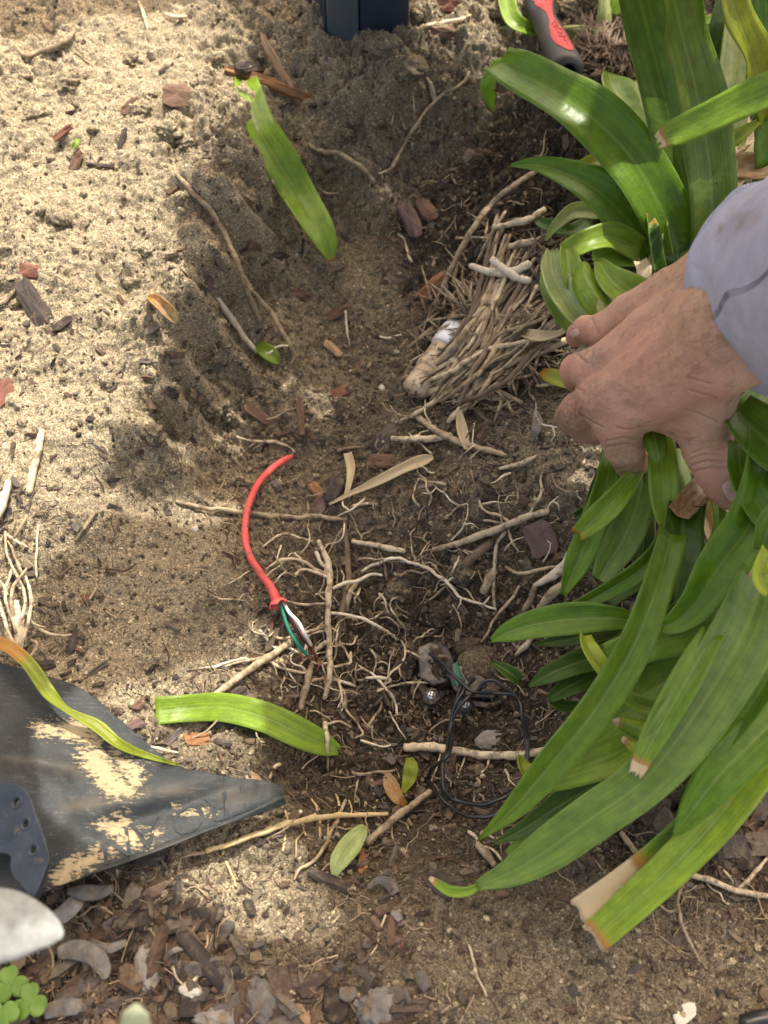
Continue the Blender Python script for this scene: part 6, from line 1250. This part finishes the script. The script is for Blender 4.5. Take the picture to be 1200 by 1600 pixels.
for x, y, L, W_, ang, T, colr, lab in [(277,152,44,42,10,7,'brown','square reddish brown bark chip on the sunny sand'), (205,167,34,20,-75,5,'brown','small upright brown bark chip left of the square one'), (256,110,22,10,30,4,'grey','narrow chip just above the square bark chip'), (120,252,34,15,-55,5,'brown','narrow brown bark chip on the upper left sand'), (158,262,46,9,-35,5,'dark','dark twig like chip right of the narrow brown chip'),
  (98,210,38,12,-60,6,'red','reddish pointed splinter near the pale sand clod'), (192,220,36,10,80,5,'dark','dark rough splinter below the small upright chip'), (46,425,34,26,15,7,'red','brick red bark chip at the left edge'), (2,614,52,36,-10,6,'red','dull red flat chip cut by the left edge'), (55,480,95,34,40,12,'dark','big dark rough bark piece at the left edge'), (98,508,36,15,10,8,'dark','dark chip end beside the big rough bark piece'),
  (325,440,38,22,-60,4,'purple','smooth purplish chip on the bank brow'), (402,648,54,20,88,5,'brown','upright brown bark chip above the red cable'), (532,614,40,26,-15,6,'red','glossy reddish chip in the middle of the hole'), (470,655,66,12,8,5,'brown','flat brown strip left of the reddish chip'), (520,545,36,14,-35,5,'tan','pale slanted chip above the reddish chip'), (527,490,46,18,-65,6,'brown','brown chip lodged in the sand slope'),
  (670,455,74,24,-75,6,'orange','orange brown torn bark piece beside the arching root'), (640,345,70,26,25,12,'purple','dark red bark lump in the upper right of the hole'), (668,330,50,26,40,12,'brown','brown bark lump above the dark red one'), (690,292,26,12,-60,5,'dark','small dark chip right of the bark lumps'), (730,245,24,16,30,4,'grey','small grey chip in the shaded soil below the big leaf'), (735,205,18,12,60,4,'grey','tiny grey chip under the folded leaf tip'),
  (424,135,150,17,62,12,'orange','long orange bark strip behind the tall cut leaf'), (440,115,130,12,60,10,'tan','thin tan bark strip beside the orange one'), (400,110,120,26,60,12,'dark','dark decayed bark behind the orange strip'), (308,1155,44,26,-75,5,'orange','orange brown chip below the glossy cut leaf'), (400,1221,34,24,-30,7,'tan','light tan wood chip lying on the spade tip'), (222,1098,44,14,60,6,'brown','brown chip against the cut end of the glossy leaf'),
  (200,1140,60,18,0,6,'purple','purplish chip between spade and glossy leaf'), (272,1152,34,10,35,5,'grey','grey splinter left of the orange brown chip'), (330,1122,40,14,40,4,'dark','dark chip under the glossy cut leaf'), (366,1090,50,20,35,5,'dark','dark flat chip half under the slanting stick'), (517,1379,78,20,2,9,'dark','dark flat bark block below the speckled leaf'), (567,1345,62,18,92,9,'orange','orange upright bark strip right of the speckled leaf'),
  (546,1360,40,14,-50,6,'dark','dark chip between speckled leaf and orange strip'), (1015,1283,62,46,8,14,'grey','dark grey bark chunk right of the long leaves'), (1150,1275,50,36,20,12,'purple','purplish bark chunk behind the lower right leaves'), (1190,1262,50,40,-20,12,'grey','grey bark chunk at the right edge'), (1165,1330,70,40,10,10,'dark','dark bark slab at the right edge below the chunks'), (845,843,56,50,25,6,'purple','large brown flat chip right of the stout forked root'),
  (765,775,44,22,-10,5,'dark','dark leaf like chip left of the stout root tip'), (790,745,28,18,5,5,'dark','small dark chip above the stout forked root'), (497,770,40,16,-25,6,'orange','orange brown chip left of the crossed straw blades'), (500,790,44,30,5,6,'purple','dull red chip under the orange brown one'), (520,765,46,34,-5,8,'dark','dark chip right of the orange brown one'), (603,722,62,24,-40,8,'brown','brown splintered bark between the straw blades'),
  (590,690,44,24,20,8,'dark','dark chip above the splintered bark'), (430,760,40,16,50,6,'dark','dark sliver right of the red cable top'), (178,1445,66,42,70,8,'purple','large purplish bark slab in the bottom left mulch'), (192,1455,60,34,75,7,'grey','grey slab lapping over the purplish one'), (115,1450,60,44,-20,8,'dark','dark bark slab left of the purplish ones'), (122,1546,76,34,-18,7,'grey','slate grey wood slab near the clover'), (70,1508,40,34,70,6,'purple','purplish wedge left of the slate slab'),
  (318,1500,100,26,-55,22,'dark','thick round twig standing in the bottom mulch'), (345,1525,60,22,-80,18,'dark','shorter round twig beside the thick one'), (180,1570,70,22,65,8,'grey','grey split wood at the bottom edge'), (205,1555,80,26,60,8,'grey','ribbed grey bark beside the grey split wood'), (275,1478,50,14,15,8,'brown','brown twig piece above the white stone'), (480,1590,110,22,5,8,'tan','split tan wood splinters at the bottom edge'), (470,1537,60,18,20,8,'purple','purplish chip above the split wood at the bottom'),
  (612,1455,50,14,-70,7,'brown','pinkish brown stick on the bare sand at the bottom'), (630,1480,36,12,-40,5,'red','reddish sliver beside the pinkish stick'), (225,1345,70,24,35,7,'grey','grey curled bark below the spade edge'), (150,1110,30,18,60,6,'dark','dark red chip above the spade edge'), (70,1040,34,16,80,6,'dark','dark chip beside the yellow twisted leaf'), (115,1000,50,12,5,6,'dark','dark grey twig on the edge of the shaded mound'),
  (133,935,16,12,0,4,'red','small red chip on the shaded mound'), (165,265,10,6,0,2,'dark','tiny dark speck chip near the narrow brown chip'), (765,600,70,12,0,6,'dark','black flat stick below the root bundle'), (700,640,60,10,30,5,'dark','black splinter left of the pointed straw blade'), (560,575,30,10,-30,4,'brown','brown sliver above the glossy reddish chip'), (700,10,46,26,20,14,'red','red brown bark lump at the top edge right of the post'), (690,55,40,20,10,10,'brown','brown lump below the red brown one near the post'),
  (300,640,26,14,20,5,'dark','dark chip in the shaded bank'), (270,615,30,20,60,8,'dark','dark chunk at the shadow edge on the bank'), (440,400,36,12,50,5,'dark','dark sliver on the slope under the cut leaf'), (470,460,40,16,50,6,'brown','brown sliver on the slope right of the grey tan root')]:
    g = G(x, y); s_ = ppm(x, y, g[2]); V, F = hero_chip(rc, L/s_, W_/s_, T/s_)
    nm = 'twig' if 'twig' in lab and T > 15 else 'bark_chip'
    if T > 15: V, F = tube_geo([np.array([-L/2/s_, 0, 0]), np.array([-L/6/s_, W_*.05/s_, 0]), np.array([L/6/s_, -W_*.04/s_, 0]), np.array([L/2/s_, 0, 0])], [W_/2/s_*q for q in (.9, 1, .97, .85)], 12, .14)
    o = link(nm, me_from(nm, V, F, BK[colr], T > 15)); place_on(o, g[0], g[1], g[2]+(T*.35+1)/s_, math.radians(-ang), (1, 1, 1), .12); tag(o, lab, 'twig' if nm == 'twig' else 'bark chip')

# ------------------------------------------------------------------ SILVER LEAVES, CLOVER, BOTTOM LEFT
def silver(lab, ctrl, z0=0.0, seed=0, mat=None, thick=.0012, soil=True):
    c = [(a, b, ((G(a, b)[2]*100) if soil else 0)+z, wd) for a, b, z, wd in ctrl]; c0 = np.mean([P(q[0], q[1], q[2]/100) for q in c], axis=0)
    V, F, UV, dd = leaf_mesh(c, fold=-.25, seed=seed, thick=thick); o = link('silver_leaf', me_from('silver_leaf', V-c0, F, mat or M_SILVER), None, c0); return tag(o, lab, 'leaf')
silver('large soft silver leaf close to the camera at the lower left edge', [(-120,1445,22,120),(-60,1447,23,118),(0,1447,24,108),(45,1450,24.5,80),(78,1456,24.5,46),(98,1462,24.5,10)], soil=False, seed=1)
silver('soft pale leaf tip close to the camera at the bottom edge', [(208,1680,24,60),(209,1640,25,56),(210,1610,25.5,50),(211,1585,26,38),(213,1568,26,8)], soil=False, seed=2, mat=simple('pale_felt', (.26, .28, .19), (.20, .225, .15), 160, .95, .4, spec=.1))
for lab, c in [('dry silver leaf curving below the spade edge', [(105,1392,1.4,10),(130,1394,2,24),(155,1394,2,22),(178,1386,1.4,8)]), ('dull silver leaf sloping under the dry one', [(70,1440,1.4,20),(95,1430,2,28),(118,1410,2,26),(130,1402,1.4,14)]), ('curled pinkish grey leaf arching above the slate slab', [(90,1490,1.2,18),(115,1484,2,30),(145,1492,2.2,30),(160,1512,1.8,26),(165,1530,1.2,10)]),
   ('grey leaf lying near the clover at the bottom edge', [(68,1582,1.6,20),(95,1574,1.8,26),(120,1573,1.6,22),(135,1576,1.2,8)]), ('thin white curl leaf right of the speckled stone', [(258,1500,.6,4),(265,1490,1,8),(275,1484,1,8),(286,1484,.6,3)]), ('torn pale paper like leaf under the purplish slab', [(140,1460,1,6),(150,1475,1.2,12),(170,1482,1.4,16),(198,1472,1,10)]),
   ('torn white scrap below the orange upright strip', [(575,1388,.6,6),(590,1376,1,12),(608,1380,1.2,20),(618,1395,1,14)]), ('pale scrap on the bare sand near the pinkish stick', [(612,1425,.8,8),(620,1430,1,14),(626,1438,.8,10)]), ('grey folded scrap left of the wavy pale root', [(650,1520,.6,12),(658,1530,.8,22),(668,1545,.6,16)]), ('grey white scrap above the bottom leaf ball', [(530,1552,.8,14),(545,1553,1.2,24),(556,1545,.8,10)]), ('grey curled scrap at the bottom beside the leaf ball', [(552,1565,.8,8),(565,1572,1.2,16),(572,1590,1,14)]),
   ('white petal like scrap on the soil beside the middle finger', [(836,640,1,6),(840,655,1.4,16),(838,670,1.2,16),(832,682,.8,10)])]:
    silver(lab, c, seed=len(lab), mat=M_SILVERSM, thick=.0008)
clv = empty('clover_plant', G(30, 1560), 'small bright green clover plant in the bottom left corner', 'plant')
M_CLOVER = simple('clover_green', (.13, .235, .03), (.075, .15, .02), 40, .5, .2, spec=.4)
for (x, y, z) in [(16, 1538, 2.6), (46, 1566, 3.0), (2, 1590, 2.8)]:
    gz = G(x, y)[2]; c = P(x, y, gz+z/100); st_ = cr([G(x*.6+12, y*.3+1570*.7), c*.5+G(x*.6+12, y*.3+1570*.7)*.5+np.array([.002, 0, .004]), c], 5); V, F = tube_geo(st_, np.full(len(st_), .0006), 6, 0); link('stem', me_from('stem', local(V, clv), F, M_CLOVER), clv)
    a0 = random.uniform(0, 6.28)
    for k in range(3):
        a = a0+k*2.094; r = .0115; vs = []; 
        for i in range(9):
            for j in range(7):
                u = i/8; v = j/6*2-1; wd = math.sqrt(max(0, 1-(2*min(1, u*.97)-1.1)**2/1.22))*.58*r*(u > 0); xx = r*(u**.9)*(1.05-.07*math.exp(-(v*3)**2)*u-.12*abs(v)**3*u) ; yy = v*wd; zz = -.0016*u*u+.0011*abs(v)*u
                vs.append(c+np.array([math.cos(a)*xx-math.sin(a)*yy, math.sin(a)*xx+math.cos(a)*yy, zz+.0004]))
        fs = [(i*7+j, (i+1)*7+j, (i+1)*7+j+1, i*7+j+1) for i in range(8) for j in range(6)]
        lf = link('leaflet', me_from('leaflet', local(vs, clv), fs, M_CLOVER), clv); sm = lf.modifiers.new('s', 'SOLIDIFY'); sm.thickness = .0003
# dark hose corner at the lower right and the dry pale flake
strand('hose', 'black hose end cut by the bottom right corner', 'hose', [[(1160,1600,26,1),(1190,1592,28,1.2),(1240,1585,28,1.2)]], M_BLACKWIRE, wig=0, wob=0, sides=18, lift=.002)
V, F = chip_geo(random.Random(4), L=.022, Wd=.012, T=.0016, rag=.3); g = G(1068, 1583); o = link('dry_flake', me_from('dry_flake', V, F, M_STONEW, False)); place_on(o, *g[:2], g[2]+.002, -.9, (1, 1, 1)); tag(o, 'pale yellow flaky scrap at the bottom edge right', 'scrap')

# ------------------------------------------------------------------ SCATTERED DEBRIS
DENS = [(0,0,.25),(200,150,.18),(100,400,.22),(30,500,.6),(0,880,.8),(40,950,1),(150,650,.15),(250,900,.10),(350,900,.22),(150,990,.3),(330,330,.4),(400,280,.7),(430,120,.3),(560,150,.25),(560,400,.12),(600,470,.25),(700,150,.5),(700,330,1),(800,250,1),(680,430,.8),(430,450,.5),(500,560,.8),(620,600,1),(550,700,1),(650,760,1.2),(750,720,1.5),(800,640,1.5),(870,700,.6),(820,860,1.2),(700,830,1.3),(600,870,1.4),(480,870,1.4),
 (480,780,.8),(550,1000,1.5),(650,1000,1.4),(720,1180,1.2),(600,1150,1.5),(500,1100,1.4),(420,1180,.9),(330,1160,.6),(560,1250,1.2),(650,1330,1),(480,1330,.8),(380,1330,.3),(420,1420,.2),(600,1430,.5),(760,1450,.3),(950,1500,.25),(1100,1450,.5),(1150,1300,1.4),(1020,1280,1.2),(950,1220,1),(1000,1000,1),(900,300,1),(1000,700,.8),(900,480,1),(350,1480,1),(200,1450,1.8),(100,1500,2.2),(250,1550,2.2),(400,1580,1.4),(50,1420,2),(600,1570,.8),(800,1580,.3),(1000,1590,.4),(250,740,.5),(200,820,.25),(300,600,.6)]
DP = np.array([(a, b) for a, b, _ in DENS], float); DV = np.array([v for *_, v in DENS])
def dens(px, py):
    w_ = np.exp(-((DP[:, 0]-px)**2+(DP[:, 1]-py)**2)/(2*70**2))+1e-9; return float((w_*DV).sum()/w_.sum())
def samples(n_, power=1.0, lo=-110, hi=1310, lo2=-90, hi2=1690, seed=1):
    r = random.Random(seed); out = []
    while len(out) < n_:
        x, y = r.uniform(lo, hi), r.uniform(lo2, hi2)
        if inpoly(np.array(x), np.array(y), [(225,1080),(350,1075),(545,1140),(545,1190),(460,1180),(230,1150)]) or inpoly(np.array(x), np.array(y), [(370,110),(430,150),(535,400),(500,420),(380,220)]): continue
        if r.random() < (dens(x, y)/2.0)**power: out.append((x, y))
    return out
MARKS = [(390,850,'the red cable'),(480,990,'the bare wire ends'),(512,960,'the branching root'),(725,1060,'the black valve block'),(705,1190,'the wire loops'),(690,560,'the white pipe'),(780,480,'the root bundle'),(740,835,'the stout forked root'),(590,750,'the long straw blade'),(722,670,'the pointed straw blade'),(450,270,'the tall cut leaf'),(390,1130,'the glossy cut leaf'),
 (150,1230,'the spade blade'),(430,130,'the orange bark strip'),(560,60,'the dark post'),(275,152,'the square bark chip'),(95,340,'the sandy stone'),(60,480,'the big rough bark piece'),(30,980,'the root tuft'),(233,1510,'the speckled stone'),(172,1448,'the purplish bark slab'),(30,1560,'the clover'),(545,1330,'the speckled dry leaf'),(770,1155,'the flat grey stone'),(590,1578,'the crumpled leaf ball'),
 (745,1520,'the wavy pale root'),(930,1440,'the torn leaf ends'),(1110,1380,'the lower right root'),(1015,1283,'the dark bark chunk'),(870,90,'the tool handle'),(850,270,'the lower arching leaf'),(900,640,'the middle finger'),(640,345,'the dark red bark lump'),(670,450,'the orange torn bark'),(340,380,'the long tan root'),(420,555,'the green leaf scrap'),(532,614,'the glossy reddish chip'),(402,648,'the upright brown chip'),
 (250,900,'the shaded sand mound'),(680,200,'the diagonal root'),(540,250,'the crooked tan root'),(850,960,'the hanging leaf tips'),(1000,1100,'the long hanging leaves'),(470,1275,'the straw coloured root'),(620,1275,'the slanting stout root'),(317,1150,'the orange chip by the spade'),(700,1390,'the curled leaf tip'),(560,480,'the standing white rootlet')]
USED = set()
def where(noun, x, y, words):
    ms = sorted(MARKS, key=lambda m: math.hypot(m[0]-x, m[1]-y))[:4]
    def side(m):
        dx, dy = x-m[0], y-m[1]; return ('right of' if dx > 0 else 'left of') if abs(dx) > abs(dy) else ('below' if dy > 0 else 'above')
    for m in ms:
        d = math.hypot(m[0]-x, m[1]-y); t = 'close ' if d < 45 else ('' if d < 100 else 'well ')
        for w_ in words:
            lab = f'{w_} {noun} {t}{side(m)} {m[2]}'
            if lab not in USED: USED.add(lab); return lab
    for m in ms[:2]:
        for m2 in ms[1:]:
            if m2 is m: continue
            lab = f'{words[0]} {noun} {side(m)} {m[2]}, {side(m2)} {m2[2]}'
            if lab not in USED and len(lab.split()) <= 16: USED.add(lab); return lab
    return lab
for lines, mt, (x, y), _ in TANGLE:
    o = strand('rootlet', where('rootlet', x, y, [{'pale_root_skin': 'pale curling', 'root_skin': 'tan curling', 'white_root_skin': 'white curling'}[mt.name.split('.')[0]]]), 'root', lines, mt, 'rootlets curling out of the dug soil', sides=6, wob=.3, wig=.0004)
cv = []
for k in range(10):
    V, F = chip_geo(rc, L=1, Wd=rc.uniform(.3, .75), T=rc.uniform(.1, .2), rag=.22); cv.append(me_from('bark_chip', V, F, M_BARK, False))
for k, (x, y) in enumerate(samples(230, 1.0, seed=3)):
    g = G(x, y); s_ = min(.028, max(.006, random.lognormvariate(math.log(.011), .4)))*(1.35 if y > 1380 and x < 450 else 1); o = link('bark_chip', random.choice(cv)); place_on(o, g[0], g[1], g[2]+s_*.05, random.uniform(0, 6.28), (s_, s_, s_*random.uniform(.8, 1.5)), .3)
    tag(o, where('bark chip', x, y, ['large loose' if s_ > .0145 else ('tiny loose' if s_ < .009 else 'small loose')]), 'bark chip', 'loose bark chips scattered over the dug soil')
tw = []
for k in range(9):
    pts_ = [np.array([t-.5, random.gauss(0, .045), random.gauss(0, .02)]) for t in np.linspace(0, 1, 6)]; V, F = tube_geo(cr(pts_, 2), np.linspace(.035, .02, 11)*random.uniform(.7, 1.4), 6, .25); tw.append(V); 
    tw[-1] = (V, F)
TM = [[me_from('twig', V, F, m) for V, F in tw] for m in (M_ROOT, M_ROOTDARK, M_ROOTPALE)]
for k, (x, y) in enumerate(samples(270, 1.5, seed=5)):
    g = G(x, y); s_ = random.uniform(.014, .040); ti = random.randrange(3); o = link('twig', random.choice(TM[ti])); place_on(o, g[0], g[1], g[2]+s_*.035, random.uniform(0, 6.28), (s_, s_*1.1, s_*1.1), .15)
    tag(o, where('twig', x, y, [('long ' if s_ > .031 else ('short ' if s_ < .021 else ''))+'loose '+('tan', 'dark', 'pale')[ti]]), 'twig', 'loose twigs scattered over the dug soil')
# fine litter: thousands of crumbs, slivers and threads nobody could count
def scatter_mesh(name, protos, n_, size, mat, label, cat, seed, power=1.0, elong=(1, 1), zoff=.1, tilt=.35, uni=0.0, only=None):
    r = np.random.default_rng(seed); N = int(n_*(6 if not only else 60)); px = r.uniform(-130, 1330, N); py = r.uniform(-110, 1710, N)
    wsum = np.zeros(N); vs = np.zeros(N)
    for (a, b), v in zip(DP, DV): w_ = np.exp(-((a-px)**2+(b-py)**2)/(2*70**2))+1e-9; wsum += w_; vs += w_*v
    keep = r.uniform(0, 1, N) < np.maximum((vs/wsum/2.0)**power, uni); 
    if only: keep &= inpoly(px, py, only)
    px, py = px[keep][:n_], py[keep][:n_]; n_ = len(px)
    z = np.full(n_, -.03)
    xi = yi = None
    for _ in range(12):
        a = (px-600)/FPX; b = (800-py)/FPX; dx, dy, dz = a, b*ct+st, b*st-ct; t = (z-CAM[2])/dz; x = CAM[0]+dx*t; y = CAM[1]+dy*t
        i = np.clip(np.searchsorted(AX, x)-1, 0, len(AX)-2); j = np.clip(np.searchsorted(AY, y)-1, 0, len(AY)-2); z = .5*z+.5*H[j, i]
    e = 4; i2 = np.clip(i, e, len(AX)-1-e); j2 = np.clip(j, e, len(AY)-1-e)
    gx_ = (H[j2, i2+e]-H[j2, i2-e])/(AX[i2+e]-AX[i2-e]); gy_ = (H[j2+e, i2]-H[j2-e, i2])/(AY[j2+e]-AY[j2-e]); nn = np.stack([-gx_, -gy_, np.ones(n_)], 1)+r.normal(0, tilt, (n_, 3)); nn /= np.linalg.norm(nn, axis=1)[:, None]
    an = r.uniform(0, 6.283, n_); u = np.stack([np.cos(an), np.sin(an), np.zeros(n_)], 1); u -= nn*(u*nn).sum(1)[:, None]; u /= np.linalg.norm(u, axis=1)[:, None]; v = np.cross(nn, u)
    s_ = np.clip(np.exp(r.normal(math.log(size), .45, n_)), size*.35, size*2.6); el = r.uniform(*elong, n_); rn = r.uniform(0, 1, n_); pr = r.integers(0, len(protos), n_)
    Vs, Fs, Rn, off = [], [], [], 0
    for k, (pv, pf) in enumerate(protos):
        m = pr == k; c = m.sum()
        if not c: continue
        W_ = (np.stack([x, y, z], 1)[m][:, None]+u[m][:, None]*(pv[None, :, :1]*(s_*el)[m][:, None, None])+v[m][:, None]*(pv[None, :, 1:2]*s_[m][:, None, None])+nn[m][:, None]*((pv[None, :, 2:3]+zoff)*s_[m][:, None, None]))
        Vs.append(W_.reshape(-1, 3)); pf = np.array(pf); Fs.append((pf[None]+(np.arange(c)*len(pv))[:, None, None]+off).reshape(-1, pf.shape[1])); Rn.append(np.repeat(rn[m], len(pv))); off += c*len(pv)
    me = me_from(name, np.vstack(Vs), np.vstack(Fs), mat, False); vattr(me, 'rnd', np.concatenate(Rn)); o = link(name, me); return tag(o, label, cat, None, 'stuff')
def tri(V, F):
    out = []
    for f in F:
        for k in range(1, len(f)-1): out.append((f[0], f[k], f[k+1]))
    return np.array(V), out
r6 = random.Random(8)
flat = [tri(*chip_geo(r6, 6, 1, r6.uniform(.25, .8), r6.uniform(.12, .25), .25)) for _ in range(6)]
needle = []
for k in range(6):
    pts_ = [np.array([t-.5, r6.gauss(0, .06), r6.gauss(0, .03)]) for t in np.linspace(0, 1, 5)]; needle.append(tri(*tube_geo(pts_, [.02, .028, .026, .02, .01], 4, .3, False)))
hair = []
for k in range(8):
    pts_ = [np.array([t-.5, 0, 0])+np.array([0, r6.gauss(0, .10), r6.gauss(0, .03)]) for t in np.linspace(0, 1, 6)]; hair.append(tri(*tube_geo(cr(pts_, 2), np.linspace(.022, .008, 11), 4, .2, False)))
import bmesh
bm = bmesh.new(); bmesh.ops.create_icosphere(bm, subdivisions=1, radius=.5); iv = np.array([v.co[:] for v in bm.verts]); iF = [tuple(v.index for v in f.verts) for f in bm.faces]; bm.free()
crumb = [(iv*(1+.35*rng.uniform(-1, 1, (len(iv), 1)))*np.array([1, .85, .7]), iF) for _ in range(5)]
def soil_crumb_mat():
    q = NB('soil_crumbs'); v = q.geo(); r = q.attr('rnd'); c = q.ramp(r, [(0, (.055, .042, .03)), (.35, (.13, .10, .066)), (.7, (.24, .195, .13)), (1, (.42, .35, .23))])
    sp = q.n('ShaderNodeSeparateColor'); q.l(q.voro(v, 900, out='Color'), sp.inputs[0]); c = q.mix(1, c, q.ramp(sp.outputs[0], [(0, .5), (1, 1.5)]), 'MULTIPLY'); return q.fin(c, .95, q.bump(q.voro(v, 900), .7, .0008), .2)
scatter_mesh('bark_litter', flat, 12500, .0048, M_LITTER, 'fine dark bark litter mixed through the dug soil', 'litter', 31, 1.35, (.8, 1.8), .12, .45)
scatter_mesh('wood_splinters', needle, 9500, .011, M_LITTER, 'thin dark wood splinters strewn over the soil', 'splinters', 32, 1.15, (.6, 1.5), .03, .22)
pale = simple('rootlet_pale', (.46, .36, .23), (.26, .19, .12), 200, .75, .3)
scatter_mesh('fine_rootlets', hair, 2600, .017, pale, 'fine pale rootlets threading through the dug soil', 'rootlets', 33, 1.4, (.6, 1.6), .03, .3)
scatter_mesh('soil_crumbs', crumb, 16000, .0026, soil_crumb_mat(), 'small crumbs of soil and sand lying over the ground', 'soil', 34, .5, (.8, 1.3), .15, .3, .25)

scatter_mesh('bark_mulch', flat, 700, .011, M_LITTER, 'coarse bark mulch covering the bottom left corner', 'mulch', 35, .6, (.8, 1.7), .16, .35, 0, [(-130,1370),(80,1390),(230,1370),(330,1420),(420,1520),(620,1545),(700,1600),(700,1710),(-130,1710)])
scatter_mesh('dark_mulch', flat, 260, .012, M_LITTER, 'coarse dark mulch under the lower right leaves', 'mulch', 36, .4, (.8, 1.7), .12, .3, 0, [(950,1240),(1080,1240),(1330,1130),(1330,1380),(1100,1350),(960,1320)])

for x, y, r in CLODS:
    g = G(x, y); o = link('soil_clod', rq.choice(CLM)); o.location = (g[0], g[1], g[2]+r*.1); o.rotation_euler = (rq.uniform(-.4, .4), rq.uniform(-.4, .4), rq.uniform(0, 6.28)); o.scale = (r, r, r)
    m_ = min(.8, max(.03, float(field(MOIST_SHADE, g[0], g[1], .032)))); o.color = (m_, m_, m_, 1)
    tag(o, where('crumbled clod', x, y, ['larger' if r > .0055 else ('tiny' if r < .0035 else 'small')]), 'clod', 'small clods crumbled over the sand bank')
